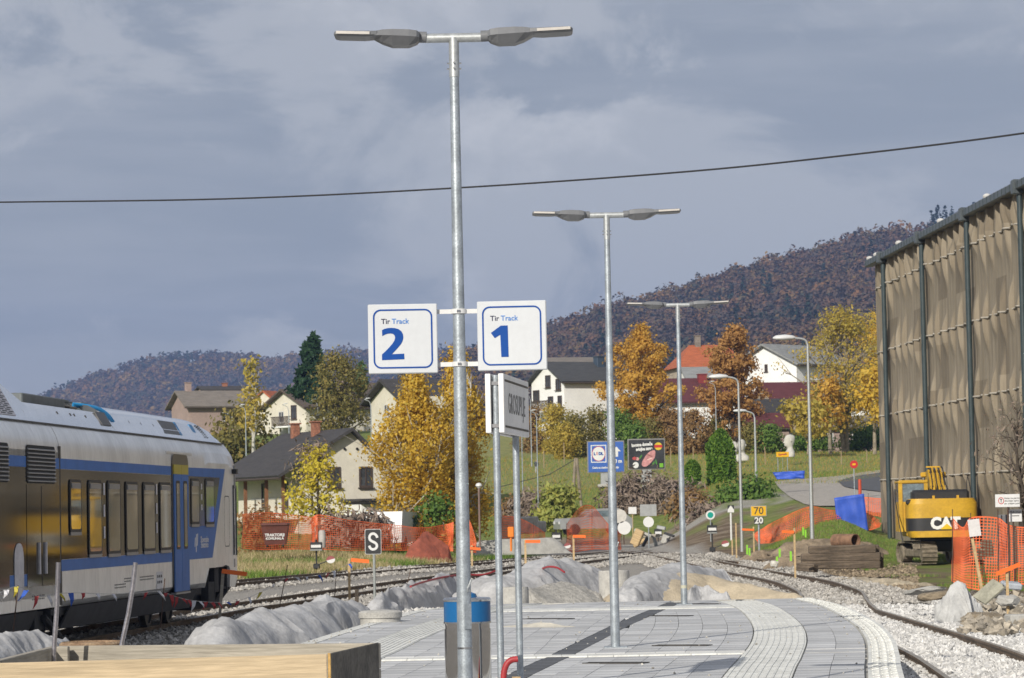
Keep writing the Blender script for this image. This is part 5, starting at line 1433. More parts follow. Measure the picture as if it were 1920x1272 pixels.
house('beige bungalow with a low maroon lean-to roof behind the larch trunk', 1388, 752, 276, -70, 3.0, 3.0, 1.6, 5.0, 3.5, plaster_b, rf_grey, .4, [('r', 3.0, -1.0, .8, .8)])
house('small maroon roof under the beige bungalow', 1390, 779, 268, -80, 2.2, 2.2, 1.1, 3.8, 2.2, plaster_p, rf_maroon, .3)
house('long pinkish bungalow with white windows behind the tall trees', 1484, 786, 276, -84, 2.6, 2.6, .9, 7.6, 2.6, plaster_p, rf_grey, .4, [('r', 2.6, -.9, 1.0, 1.2), ('r', 5.2, -.9, 1.0, 1.2), ('r', 6.6, -.9, .5, .9)])
house('pale building glimpsed between the yellow trees and the hall', 1640, 745, 300, -20, 4, 4, 1.5, 8, 4.0, plaster_w, rf_grey, .4, [('g', -1.5, -1.4, 1, 1.2)])

# ================================================================== TREES
bark = mat('bark', (.085, .068, .052), rough=.95, var=.3, scale=4, bump=.4)
bark_l = mat('bark_pale', (.26, .22, .16), rough=.95, var=.25, scale=3, bump=.3)
birch_bark = mat('birch_bark', (.52, .50, .46), rough=.8, var=.15, scale=3, col2=(.12, .11, .10), patch=(.58, .72), stretch=(1, 1, .35))
def crown_pts(r, K, H0, H1, env, spread, n, droop=0.0, surf=.55):
    """Leaf positions in clumps: cluster centres fill an envelope env(f) = radius at height fraction f."""
    cs = []
    for _ in range(K):
        f = r.random(); a = r.random() * 2 * PI; rad = env(f) * (.12 + 1.02 * r.random() ** .55) * (1 + .16 * math.sin(3 * a + 9 * f) + .12 * math.sin(5 * a - 17 * f))
        cs.append((rad * math.cos(a), rad * math.sin(a), H0 + (H1 - H0) * f))
    cs = np.array(cs); w = .5 + r.random(K); idx = r.choice(K, n, p=w / w.sum())
    off = r.normal(size=(n, 3)) * spread * np.array([1, 1, .8]); 
    if droop: off[:, 2] -= np.abs(r.normal(size=n)) * droop
    return cs, cs[idx] + off, idx
def tree(name, label, px, py_top, py_base, d, width, leafm, n, K=60, env=None, bk=bark, leaf=.16, H0f=.25, spread=None, stems=1, lean=0, droop=0, limbs=22, group=None, seed=1, elong=1.6, zbase=None, twigs=0):
    r = np.random.default_rng(seed); base = P(px, py_base, d); top = P(px, py_top, d); H = top.z - base.z; W = width * d / FPX
    t = thing(name, label, 'tree', base, 0, group)
    env = env or (lambda f: math.sin(PI * (.12 + .82 * f)) ** .8)
    e = lambda f: env(f) * W / 2
    cs, L, idx = crown_pts(r, K, H * H0f, H * .985, e, spread or W * .07, n, droop)
    b = B(); spines = []
    for s in range(stems):
        a = r.random() * 2 * PI; off = (.02 + .05 * s) * W if stems > 1 else 0
        tip = np.array((math.cos(a) * off * 3 + lean * H, math.sin(a) * off * 3, H * (.93 - .08 * s)))
        pts = [np.array((math.cos(a) * off * .4, math.sin(a) * off * .4, -.4))]
        for k in range(1, 7):
            f = k / 6; pts.append(np.array((math.cos(a) * off * .4, math.sin(a) * off * .4, 0)) * (1 - f) + tip * f + np.array((r.normal() * .012 * H, r.normal() * .012 * H, 0)))
        r0 = (.016 if stems > 1 else .022) * H
        b.tube(pts, [max(.012, r0 * (1.15 - f)) for f in np.linspace(0, 1.08, 7)], 7); spines.append(pts)
    sel = r.permutation(K)[:limbs]
    for k in sel:
        c = cs[k]; sp = spines[int(r.integers(stems))]; hz_ = max(H * .12, c[2] - (.35 + .5 * r.random()) * math.hypot(c[0], c[1]) - .05 * H); f = min(.98, hz_ / (H * .95))
        p0 = sp[0] + (sp[-1] - sp[0]) * f; kk = f * 6; i0 = min(5, int(kk)); p0 = sp[i0] + (sp[i0 + 1] - sp[i0]) * (kk - i0)
        mid = (p0 + c) / 2 + np.array((0, 0, .04 * H)) + r.normal(size=3) * .015 * H
        rr = .0075 * H * (1.2 - f) + .006
        b.tube([p0, mid, c], [rr, rr * .7, rr * .3], 5)
        for q in range(twigs):
            e2 = c + r.normal(size=3) * np.array((.06, .06, .07)) * H * .8; e2[2] += .03 * H; b.tube([mid * .4 + c * .6, e2], [rr * .35, rr * .12], 4, False)
    b.build('trunk', bk, t)
    global rng
    keep = rng; rng = r
    tone = np.clip(r.random(n) * .55 + (r.random(K)[idx]) * .45, 0, 1)
    ax = np.zeros_like(L); ax[:, 2] = H * .5; Q = leaf_quads(L, leaf, elong, droop=.6 if droop else 0, N=unit(L - cs[idx]) + .9 * unit(L - ax), mix=.55); rng = keep
    quads('crown', Q, leafm, t, None, tone)
    return t
gold = leafmat('leaves_gold', [(.24, .145, .020), (.35, .228, .026), (.43, .295, .040), (.40, .285, .052), (.25, .20, .034)], .45)
gold_b = leafmat('leaves_goldbrown', [(.24, .135, .026), (.34, .20, .035), (.42, .26, .05), (.30, .19, .04)], .45)
brownl = leafmat('leaves_brown', [(.18, .10, .035), (.27, .15, .05), (.34, .195, .07), (.24, .14, .045)], .45)
yelgr = leafmat('leaves_yellowgreen', [(.17, .155, .035), (.28, .225, .045), (.36, .27, .055), (.22, .19, .045)], .45)
yelbr = leafmat('leaves_brightyellow', [(.24, .21, .025), (.36, .30, .03), (.42, .34, .045), (.20, .20, .03)], .4)
olive = leafmat('leaves_olive', [(.06, .058, .02), (.11, .10, .03), (.16, .135, .04), (.20, .15, .045)], .35)
green = leafmat('leaves_green', [(.025, .05, .010), (.05, .095, .016), (.08, .13, .025), (.11, .15, .03)], .2)
thuja_g = leafmat('thuja_green', [(.022, .055, .008), (.05, .10, .012), (.085, .15, .018), (.12, .18, .025)], .2)
spruce_g = leafmat('needles_spruce', [(.008, .022, .011), (.014, .034, .016), (.022, .046, .019)], .1)
redbr = leafmat('leaves_redbrown', [(.10, .065, .032), (.16, .10, .042), (.20, .115, .045), (.13, .105, .045)], .3)
bare = leafmat('twigs_bare', [(.085, .066, .052), (.13, .10, .08), (.17, .13, .10)], 0)
willow = leafmat('leaves_willow', [(.10, .13, .03), (.17, .19, .045), (.22, .23, .06), (.28, .24, .05)], .35)
# golden birches behind the S sign
be = lambda f: min(1, .62 + f * 1.1) * (1.02 - .50 * f) * min(1, (1.03 - f) * 3.0) * (.80 + .25 * math.sin(f * 11 + 1))
tree('birch_tree', 'broad golden birch with white stems left of the lamp post', 782, 688, 1008, 156, 198, gold, 23000, 230, be, birch_bark, .105, .06, spread=.26, stems=3, droop=.62, limbs=130, seed=21, twigs=2, group='golden birches')
tree('birch_tree', 'taller golden birch standing behind the lamp post', 862, 650, 1008, 160, 150, gold, 20000, 180, be, birch_bark, .105, .06, spread=.26, stems=2, droop=.62, limbs=90, seed=22, twigs=2, group='golden birches')
tree('young_tree', 'slender bright yellow young tree in front of the cream house', 598, 845, 985, 158, 115, yelbr, 1700, 70, lambda f: (1 - .75 * f) * min(1, f * 5 + .45), bark, .12, .10, spread=.30, limbs=40, seed=23, twigs=2)
tree('shrub', 'brownish bare bush against the dark roof of the cream house', 585, 838, 940, 161, 70, bare, 900, 30, None, bark, .08, .3, spread=.35, limbs=30, seed=24, elong=5, twigs=3)
# thin birch, olive tree and spruce on the slope
tree('birch_tree', 'thin half-bare birch beside the grey-roofed house', 475, 676, 850, 235, 62, yelgr, 700, 30, lambda f: .7 - .35 * f + .1 * math.sin(f * 20), birch_bark, .2, .25, spread=.35, limbs=30, seed=25, twigs=2, stems=2)
tree('broadleaf_tree', 'olive-brown half-bare tree beneath the spruce', 640, 668, 838, 245, 120, olive, 7000, 110, lambda f: math.sin(PI * (.15 + .8 * f)) ** .6 * (.85 + .15 * math.sin(f * 11)), bark, .14, .15, spread=.42, limbs=60, seed=26, twigs=3)
tree('broadleaf_tree', 'dark olive bush at the foot of the thin birch', 455, 770, 880, 238, 110, olive, 2200, 40, None, bark, .22, .1, spread=.5, limbs=20, seed=27, twigs=1)
def conifer(label, px, yt, yb, d, width, m, n, seed, name='spruce_tree', size=.3):
    r = np.random.default_rng(seed); base, top = P(px, yb, d), P(px, yt, d); H = top.z - base.z; W = width * d / FPX
    t = thing(name, label, 'tree', base); b = B(); b.tube([(0, 0, -.5), (0, 0, H * .5), (0, 0, H * .98)], [.02 * H, .013 * H, .01], 7)
    Q = []; nb = int(H * 11)
    for k in range(nb):
        f = (k + r.random()) / nb; z = H * (.06 + .92 * f); ln = W / 2 * (1 - f) ** .82 * (.65 + .5 * r.random()) + .1; a = r.random() * 2 * PI
        tip = np.array((math.cos(a) * ln, math.sin(a) * ln, z - ln * .28 + .2)); p0 = np.array((0, 0, z))
        b.tube([p0, tip], [.02, .006], 4, False); m_ = max(4, int(n / nb * (ln / W * 4)))
        u = r.random(m_) ** .7; C = p0 + (tip - p0) * u[:, None] + r.normal(size=(m_, 3)) * np.array((.16, .16, .12)) * (.5 + ln * .35); C[:, 2] -= .10 * u * ln; Q.append(C)
    b.build('trunk', bark, t); C = np.concatenate(Q)
    global rng
    keep = rng; rng = r; V = leaf_quads(C, size, 2.4, .35); rng = keep
    quads('crown', V, m, t); return t
conifer('tall dark green spruce standing out against the hill', 587, 628, 745, 290, 92, spruce_g, 5200, 31)
conifer('small pale green conifer between the sign and the spruce', 678, 680, 735, 300, 24, leafmat('needles_pale', [(.06, .11, .05), (.10, .16, .07)], .1), 700, 32, size=.22)
# larches and deciduous trees in the middle and on the right
lar = lambda f: (.25 + .95 * min(1, (1 - f) * 2.4) * (.55 + .45 * min(1, f * 3))) * (.80 + .22 * math.sin(f * 17 + 1))
tree('larch_tree', 'big golden larch in front of the orange roof', 1204, 611, 842, 280, 128, gold_b, 17000, 170, lar, bark, .16, .12, spread=.30, limbs=90, seed=33, twigs=1)
tree('larch_tree', 'brown-gold larch between the maroon roofs', 1380, 610, 842, 268, 104, brownl, 12000, 140, lambda f: lar(f) * (.75 + .35 * abs(math.sin(f * 6))), bark, .16, .12, spread=.28, limbs=80, seed=34, twigs=1)
tree('broadleaf_tree', 'large yellow-green half-bare tree next to the netted hall', 1588, 582, 842, 262, 190, yelgr, 10500, 170, lambda f: math.sin(PI * (.12 + .80 * f)) ** .7 * (.85 + .2 * math.sin(f * 13)), bark_l, .13, .18, spread=.45, limbs=110, seed=35, twigs=3, stems=2)
tree('broadleaf_tree', 'bright golden tree against the hall corner', 1668, 585, 842, 285, 150, gold, 9000, 100, None, bark_l, .17, .20, spread=.5, limbs=50, seed=36, twigs=1)
for k, (px, py, w_, c_) in enumerate(((1557, 700, 60, gold_b), (1640, 690, 70, gold), (1515, 745, 80, yelgr))):
    tree('broadleaf_tree', ('slim golden-brown tree below the big yellow-green tree', 'young golden tree with a thick trunk by the hall', 'low thin yellow-green tree before the maroon roof')[k], px, py, 843, 258 - k * 4, w_, c_, 1500, 40, None, bark_l, .2, .3, spread=.4, limbs=30, seed=40 + k, twigs=2)
# shrubs along the top of the lawn
SH = [(1000, 770, 862, 274, 50, redbr, 'reddish bush left of the hedge behind the name sign'), (1040, 765, 858, 272, 60, yelgr, 'pale yellow-green bush below the white house'), (1082, 778, 860, 268, 64, olive, 'dense olive bush in front of the white wall'),
      (1120, 770, 862, 274, 56, olive, 'tall dark olive bush behind the blue billboard'), (1165, 775, 858, 270, 60, green, 'green bush between the two billboards'), (1215, 790, 858, 268, 60, olive, 'olive bush behind the black billboard'),
      (1262, 768, 862, 268, 66, redbr, 'rusty bush to the side of the black billboard'), (1306, 775, 862, 266, 60, redbr, 'tall rusty bush beside the tall thuja'), (1060, 800, 862, 264, 40, yelgr, 'small yellow bush at the top of the lawn'),
      (1345, 785, 860, 268, 50, olive, 'dark bush behind the tall thuja'), (1440, 805, 846, 262, 70, green, 'dark bush behind the grey bust'), (1412, 800, 850, 262, 40, olive, 'low olive bush between the two busts'),
      (1520, 812, 843, 266, 70, green, 'clipped dark green hedge under the pinkish bungalow'), (1620, 808, 843, 268, 90, green, 'dark green hedge behind the tree trunks'), (1190, 800, 858, 262, 34, green, 'bright green bush right of the blue billboard')]
for k, (px, yt, yb, d, w_, m_, lab) in enumerate(SH):
    tree('shrub', lab, px, yt, yb, d, w_ * 1.15, m_, 4200, 60, lambda f: (1 - .55 * f * f) * (.7 + .3 * math.sin(f * 5 + px)), bark, .13, .03, spread=.38, limbs=24, seed=60 + k, twigs=2, group='bushes above the lawn')
for k, (px, yt, yb, d, w_, m_, lab) in enumerate([(1215, 892, 985, 208, 110, bare, 'bare reddish-brown thicket below the billboards'), (1270, 905, 985, 206, 90, bare, 'bare brown thicket beside the railway embankment'), (1165, 915, 985, 208, 60, bare, 'bare twiggy thicket left of the round signs'),
      (1300, 930, 990, 200, 80, redbr, 'low rusty thicket under the small thuja'), (1330, 950, 1005, 192, 80, bare, 'brown scrub behind the green disc sign'), (1000, 925, 985, 212, 70, bare, 'dark brown scrub on the bank behind the poles'), (960, 945, 990, 214, 60, redbr, 'rusty scrub beside the birch trees'), (1380, 915, 975, 192, 60, green, 'dark green juniper scrub below the tall thuja'), (1420, 905, 960, 192, 50, green, 'low green scrub beside the gravel yard')]):
    tree('shrub', lab, px, yt, yb, d, w_, m_, 2600, 50, lambda f: (1 - .5 * f * f), bark, .16 if m_ is not bare else .10, .02, spread=.40, limbs=40, seed=90 + k, twigs=3, elong=1.6 if m_ is not bare else 4.5, group='scrub along the embankment')
tree('shrub', 'loose yellow-green willow bush behind the orange net', 1052, 918, 1000, 188, 82, willow, 2600, 50, lambda f: (1 - .6 * f) * min(1, f * 3 + .5), bark, .15, .08, spread=.3, limbs=40, seed=110, twigs=2, elong=2.4)
tree('shrub', 'dark green bush low in the birch foliage', 812, 930, 1008, 153, 60, green, 900, 25, None, bark, .14, .05, spread=.3, limbs=12, seed=111)
tree('shrub', 'bare black-branched shrub at the picture edge before the hall', 1915, 745, 1000, 112, 120, bare, 500, 40, None, bark, .05, .15, spread=.4, limbs=40, seed=112, twigs=3, elong=4)
for k, (px, w_, d, lab) in enumerate(((480, 55, 149, 'rusty hedge bush behind the orange net beside the train'), (505, 60, 151, 'reddish leafless hedge bush above the brown bin'), (640, 90, 150, 'tangled reddish-brown bramble behind the orange net'), (700, 60, 150, 'tangled brown bramble beside the white van'))):
    tree('shrub', lab, px, 962 + 8 * (k > 1), 1030, d, w_, redbr if k < 2 else bare, 1100, 30, lambda f: 1 - .4 * f, bark_l, .11, .02, spread=.3, limbs=30, seed=120 + k, twigs=3, elong=2 if k < 2 else 4, group='bushes behind the left orange net')
# thujas
def thuja(label, px, yt, yb, d, width, n, seed):
    r = np.random.default_rng(seed); base, top = P(px, yb, d), P(px, yt, d); H = top.z - base.z; W = width * d / FPX
    t = thing('thuja', label, 'tree', base); b = B(); b.tube([(0, 0, -.4), (0, 0, H * .9)], [.06, .02], 6); b.build('trunk', bark, t)
    f = r.random(n) ** .9; a = r.random(n) * 2 * PI; env = np.minimum(1, (1 - f) * 4.0) ** .6 * (.85 + .15 * np.minimum(1, f * 6)) * (1 + .10 * np.sin(a * 5 + f * 6) + .06 * np.sin(a * 11 - f * 13))
    rad = W / 2 * env * (.80 + .22 * r.random(n)); C = np.stack([rad * np.cos(a), rad * np.sin(a), f * H], 1)
    global rng
    keep = rng; rng = r; V = leaf_quads(C, .13, 2.2, -.5); rng = keep
    quads('crown', V, thuja_g, t); return t
thuja('tall bright green columnar thuja left of the busts', 1353, 806, 928, 214, 50, 9000, 51)
thuja('small bright green conical thuja below the black billboard', 1299, 864, 908, 212, 26, 2600, 52)

# ================================================================== GRASS
def grass(name, N, region, h, cols, label):
    C = []
    while len(C) < N:
        x, d = region()
        if x is not None: C.append((x, d, zg(x, d)))
    C = np.array(C); n = len(C); a = rng.random(n) * 2 * PI; w = h * (.05 + .06 * rng.random(n)); hh = h * (.4 + .9 * rng.random(n))
    dx, dy = np.cos(a) * w, np.sin(a) * w; ln = rng.normal(size=(n, 2)) * (hh * .35)[:, None]
    V = np.stack([np.stack([C[:, 0] - dx, C[:, 1] - dy, C[:, 2] - .02], 1), np.stack([C[:, 0] + dx, C[:, 1] + dy, C[:, 2] - .02], 1), np.stack([C[:, 0] + ln[:, 0], C[:, 1] + ln[:, 1], C[:, 2] + hh], 1)], 1)
    o = quads(name, V, leafmat(name + '_' + label[:9], cols, .25), nv=3); kind(o, 'stuff'); o['label'] = label; o['category'] = 'grass'; return o
def rg_verge():
    d = random.uniform(104, 152); x = random.uniform(-.10, .035) * d
    if x > interp(TRK_2, d) - 1.9: return None, None
    if fbm(x, d, 5, .12, 2) < -.18: return None, None
    return x, d
grass('grass', 30000, rg_verge, .27, [(.10, .12, .03), (.22, .18, .09), (.34, .28, .17), (.30, .24, .13), (.13, .14, .04)], 'tall dry tan grass on the verge behind the tracks')
def rg_verge2():
    d = random.uniform(120, 156); x = random.uniform(-.085, .03) * d
    if x > interp(TRK_2, d) - 1.9 or fbm(x, d, 5, .12, 2) > -.02: return None, None
    return x, d
grass('grass', 12000, rg_verge2, .30, [(.05, .10, .015), (.09, .15, .025), (.13, .17, .035)], 'green grass patches on the verge under the letter S sign')
def rg_site():
    d = random.uniform(84, 150); x = random.uniform(.075, .17) * d
    if x < interp(RAIL_R, d) + 3.2 or fbm(x, d, 4, .22, 2) < (.06 if d < 112 else -.2): return None, None
    if x > HL - .0418 * d - .3 or (104 < d < 131 and x > .112 * d): return None, None
    return x, d
grass('grass', 22000, rg_site, .12, [(.05, .11, .015), (.09, .17, .025), (.14, .19, .04), (.19, .17, .06)], 'short green grass on the building site and around the hall')
def rg_lawn():
    d = random.uniform(206, 268); x = random.uniform(-.02, .115) * d
    return x, d
grass('grass', 42000, rg_lawn, .20, [(.06, .11, .015), (.10, .16, .025), (.15, .19, .04), (.26, .17, .05), (.30, .17, .04)], 'mown lawn with fallen leaves below the houses')

# ================================================================== ROAD AND YARD
def sheet(name, pl, m, dz=.03, n=14, k='structure', label=None):
    """Ground-hugging sheet from an outline of (x, d) points (convex), draped on the ground."""
    c = np.mean(np.array(pl), 0); b = B(); pts = np.array(smoothline([np.array(p) for p in pl + [pl[0]]], n * 4)[:-1]); rings = 10
    b.v.append((c[0], c[1], zg(*c) + dz))
    for r_ in range(1, rings + 1):
        for p in pts: q = c + (p - c) * r_ / rings; b.v.append((q[0], q[1], zg(*q) + dz))
    M = len(pts)
    for i in range(M): b.face([0, 1 + i, 1 + (i + 1) % M])
    for r_ in range(rings - 1):
        for i in range(M): b.face([1 + r_ * M + i, 1 + (r_ + 1) * M + i, 1 + (r_ + 1) * M + (i + 1) % M, 1 + r_ * M + (i + 1) % M])
    o = b.build(name, m, None, smooth=True); kind(o, k); return o
def GT(px, py):
    """Where the sight line through that pixel meets the ground."""
    d = 95.0
    while d < 420:
        p = P(px, py, d)
        if p.z <= zg(p.x, d): return p
        d += .5
    return P(px, py, 330)
asphalt = mat('asphalt', (.085, .088, .095), rough=.9, var=.12, scale=2, bump=.2)
yardm = mat('gravel_yard', (.36, .33, .29), rough=.95, var=.14, scale=3, bump=.3, bscale=12)
yp = [(p.x, p.y) for p in (GT(1452, 905), GT(1500, 900), GT(1640, 884), GT(1700, 884), GT(1700, 950), GT(1600, 955), GT(1525, 950), GT(1470, 925))]
sheet('gravel_yard', yp, yardm, .05)
rp = [(p.x, p.y) for p in (GT(1570, 905), GT(1600, 897), GT(1650, 890), GT(1720, 886), GT(1720, 928), GT(1650, 925), GT(1595, 918))]
sheet('road', rp, asphalt, .10)

# ================================================================== HEAPS UNDER GEOTEXTILE
geo = mat('geotextile', (.42, .42, .425), rough=.9, var=.13, scale=1.6, bump=.25, bscale=14)
sandm = mat('sand', (.50, .42, .30), rough=.95, var=.12, scale=3, bump=.4, bscale=25)
sandw = mat('pale_sand', (.62, .58, .49), rough=.95, var=.08, scale=4, bump=.25, bscale=30)
gravel_m = mat('fine_gravel', (.42, .40, .36), rough=.95, var=.22, scale=9, bump=.7, bscale=30)
def ridged(x, y, z): return max(0, 1 - abs(2.0 * mnoise.noise(Vector((x, y, z))))) ** 2.6
def heap(name, label, spine, m, cat, folds=.05, ff=2.2, n=110, mm=34, base=GZ, seed=0, flat=1.6):
    """Mound along a spine of (x, d, half width, top z): rounded section under a creased skin."""
    S_ = np.array(smoothline([np.array(s) for s in spine], n)); b = B(); s_ = 0.0
    for i in range(n):
        x, d, hw, zt = S_[i]; t = S_[min(i + 1, n - 1)] - S_[max(i - 1, 0)]; t = t[:2] / (np.linalg.norm(t[:2]) + 1e-9); a = np.array((t[1], -t[0]))
        if i: s_ += float(np.linalg.norm(S_[i, :2] - S_[i - 1, :2]))
        endf = min(1, min(i, n - 1 - i) / (n * .12)) ** .6
        for j in range(mm + 1):
            v = -1 + 2 * j / mm; q = np.array((x, d)) + a * hw * v * (1 + .35 * fbm(s_ * .8, seed + v, 0, 1, 2))
            h = (zt - base) * max(0, (1 - abs(v) ** flat)) * endf * (1 + .22 * fbm(s_ * .45, v, seed, 1, 2))
            w = 1.3 * fbm(s_ * .55, v * 1.2, seed + 8, 1, 3)
            f = folds * (1.5 * ridged(s_ * ff * .28 + w, v * .8 + seed + .5 * w, 1.7) + 1.0 * ridged(s_ * ff * .75 + .9 * v - 1.4 * w, v * 1.5 + seed, 4.4) + .6 * ridged(s_ * ff * 1.9 + 2 * w, v * 2.2 + seed, 7.4) + .8 * fbm(s_ * .6, v * 1.3, seed + 3, 1.0, 3) - .6) * (1 - abs(v) ** 6)
            b.v.append((q[0] + a[0] * f * v, q[1] + a[1] * f * v, base - .05 + h + f + .04 * fbm(q[0], q[1], seed, 1.3, 3)))
    for i in range(n - 1):
        for j in range(mm):
            k = i * (mm + 1) + j; b.face([k, k + mm + 1, k + mm + 2, k + 1])
    l = (float(S_[n // 2, 0]), float(S_[n // 2, 1]), base)
    return tag(b.build(name, m, None, l, smooth=True), label, cat)
def sp(px, py, d, hw): p = P(px, py, d); return (p.x, d, hw, p.z)
heap('covered_heap', 'long heap under grey geotextile along the platform edge', [sp(350, 1180, 41, .6), sp(430, 1156, 43.5, .9), sp(520, 1138, 45.5, .95), sp(600, 1121, 48, .95), sp(650, 1126, 49.5, .75), sp(690, 1142, 51, .4)], geo, 'heap', .045, 2.4, seed=1, flat=1.9)
heap('covered_heap', 'grey geotextile sheet over a low heap behind the formwork box', [sp(-90, 1178, 36, .6), sp(0, 1186, 37, .6), sp(80, 1189, 38, .55), sp(150, 1196, 39, .4)], geo, 'heap', .05, 3, seed=2)
heap('covered_heap', 'rumpled geotextile strip left of the litter bin beyond the S sign', [sp(690, 1120, 60, .4), sp(740, 1100, 63, .5), sp(800, 1086, 66, .6), sp(850, 1078, 69, .6), sp(890, 1072, 71, .5)], geo, 'heap', .06, 3, seed=3)
heap('covered_heap', 'big rounded heap under draped geotextile behind the sign posts', [sp(860, 1092, 66, .9), sp(920, 1078, 67, 1.1), sp(985, 1065, 68, 1.2), sp(1050, 1050, 70, 1.3), sp(1098, 1056, 71, 1.0), sp(1128, 1085, 72, .6)], geo, 'heap', .05, 2.6, seed=4, flat=2.0)
heap('gravel_heap', 'spread fine grey gravel in front of the geotextile heap', [sp(955, 1115, 60, .9), sp(1010, 1096, 61.5, 1.5), sp(1055, 1085, 62.5, 1.7), sp(1100, 1103, 63, 1.2), sp(1150, 1120, 63, .6)], gravel_m, 'gravel', .02, seed=5, flat=1.3)
heap('sand_heap', 'broad sandy heap behind the third lamp post', [sp(1140, 1110, 62, .8), sp(1200, 1088, 63.5, 1.5), sp(1260, 1066, 65, 1.9), sp(1320, 1072, 65.5, 1.9), sp(1400, 1092, 65, 1.5), sp(1480, 1110, 64, .9), sp(1530, 1122, 63, .5)], sandm, 'sand', .03, 1.1, seed=6, flat=1.3)
heap('covered_heap', 'strip of geotextile over the left shoulder of the sandy heap', [sp(1158, 1112, 61.2, .3), sp(1185, 1092, 62.4, .5), sp(1215, 1072, 64.0, .7), sp(1260, 1060, 66, .8), sp(1330, 1062, 68, .7), sp(1370, 1066, 68.5, .4)], geo, 'geotextile', .04, 3, base=-.42, seed=7, flat=2.4)
heap('covered_heap', 'crumpled piece of geotextile lying on the sandy heap', [sp(1290, 1104, 60.5, .12), sp(1310, 1096, 61, .22), sp(1340, 1102, 60.8, .25), sp(1375, 1109, 60.2, .12)], geo, 'geotextile', .04, 5, base=-.3, n=60, seed=8)
heap('sand_pile', 'little white sand pile on the paving', [sp(950, 1184, 42.2, .3), sp(985, 1175, 43.6, .75), sp(1012, 1160, 44.2, .85), sp(1040, 1172, 44.0, .7), sp(1090, 1188, 42.6, .3)], sandw, 'sand', .012, 1.5, base=.0, n=70, seed=9, flat=1.2)
heap('crumpled_sack', 'crumpled grey paper sack lying on the paving', [sp(1004, 1212, 38.6, .05), sp(1015, 1209, 38.7, .10), sp(1030, 1207, 38.8, .12), sp(1041, 1213, 38.6, .05)], mat('sack_paper', (.45, .43, .38), rough=.8, var=.15, scale=9), 'sack', .02, 9, base=.0, n=24, mm=10, seed=10)
for k, (px, py, d, hw, lab) in enumerate(((1612, 1079, 97, .8, 'pale earth mound beside the old sleepers'), (1668, 1085, 92, .9, 'low earth mound in front of the excavator'), (1494, 1045, 113, .75, 'brown soil mound behind the survey stakes'), (1545, 1010, 122, 1.3, 'brown soil bank by the steel pipe'), (1440, 1034, 134, .8, 'brown soil mound below the speed signs'))):
    p = P(px, py, d); heap('earth_mound', lab, [(p.x - hw * 1.6, d - .3, hw * .4, p.z - .3), (p.x - hw * .5, d, hw * .8, p.z), (p.x + hw * .6, d, hw * .8, p.z - .05), (p.x + hw * 1.8, d + .3, hw * .4, p.z - .3)], mat('site_soil', (.23, .18, .125), rough=.95, var=.25, scale=2.5, bump=.5, bscale=12) if k > 1 else mat('pale_soil', (.37, .32, .24), rough=.95, var=.2, scale=3, bump=.5, bscale=12), 'mound', .06, 1.5, n=60, base=min(p.z - .35, zg(p.x, d)) - .05, seed=20 + k, flat=1.3)

# ================================================================== CONCRETE RINGS
def ring_(label, px, yt, yb, d, wpx, lid=False, th=.07):
    p = P(px, yt, d); r_ = wpx / 2 * d / FPX; zb = P(px, yb, d).z - .5
    t = thing('concrete_ring', label, 'manhole ring', (p.x, p.y, zb)); h = p.z - zb
    b = B(); b.lathe([(r_, 0), (r_, h - .03), (r_ - .01, h), (r_ - th, h), (r_ - th, .1)], 28, caps=False); b.build('ring', conc, t, smooth=True)
    if lid: b = B(); b.lathe([(r_ + .02, h - .09), (r_ + .025, h - .01), (r_ - .02, h + .015), (.05, h + .03)], 28); b.build('cover', conc, t, smooth=True)
ring_('concrete manhole ring with a lid at the left platform edge', 713, 1147, 1172, 47.5, 76, True)
ring_('low concrete manhole ring behind the steel sign posts', 964, 1101, 1124, 57.5, 54)
ring_('tall open concrete ring between the geotextile heap and the sand', 1151, 1070, 1118, 66, 58)

# ================================================================== S SIGN, SWITCH LANTERNS, SMALL RAILWAY SIGNS
d = 84.0; k = d / FPX; p = P(699.5, 1016, d); zb = zg(p.x, d) - .05
t = thing('s_sign', 'black plate with a white letter S on a post beside the track', 'railway sign', (p.x, d, zb)); hz_ = p.z - zb
blackp = mat('sign_black', (.025, .026, .028), rough=.5, var=.05)
b = B(); b.prism(rrect(31 * k, 47.5 * k, .05, 4), Matrix.Translation((0, -.02, hz_)), .03); b.build('rim', mat('sign_rim', (.45, .45, .44), rough=.5), t)
b = B(); b.prism(rrect(28.5 * k, 45 * k, .04, 4), Matrix.Translation((0, -.026, hz_)), .005); b.build('plate', blackp, t)
Sp = [(1170, 650), (1160, 628), (1140, 615), (1118, 620), (1106, 640), (1108, 662), (1125, 678), (1148, 690), (1163, 705), (1163, 728), (1148, 743), (1125, 745), (1110, 733), (1102, 715)]
pts = smoothline([np.array(((x - 1134) / 4.364 * k, -.028, hz_ - (y - 682) / 4.364 * k * .98)) for x, y in Sp], 36)
b = B(); n = len(pts)
for i in range(n - 1):
    tv = pts[i + 1] - pts[i]; tv /= np.linalg.norm(tv); 
V2 = []
for i in range(n):
    tv = pts[min(i + 1, n - 1)] - pts[max(i - 1, 0)]; tv /= np.linalg.norm(tv); nv = np.array((tv[2], 0, -tv[0])); V2 += [tuple(pts[i] - nv * 2.3 * k), tuple(pts[i] + nv * 2.3 * k)]
b.add(V2, [[2 * i, 2 * i + 1, 2 * i + 3, 2 * i + 2] for i in range(n - 1)]); b.build('letter_s', white_paint, t)
b = B(); b.tube([(.02, .01, 0), (.02, .01, hz_)], .036, 10); b.build('post', mat('post_grey', (.30, .32, .31), rough=.6, var=.1), t, smooth=True)
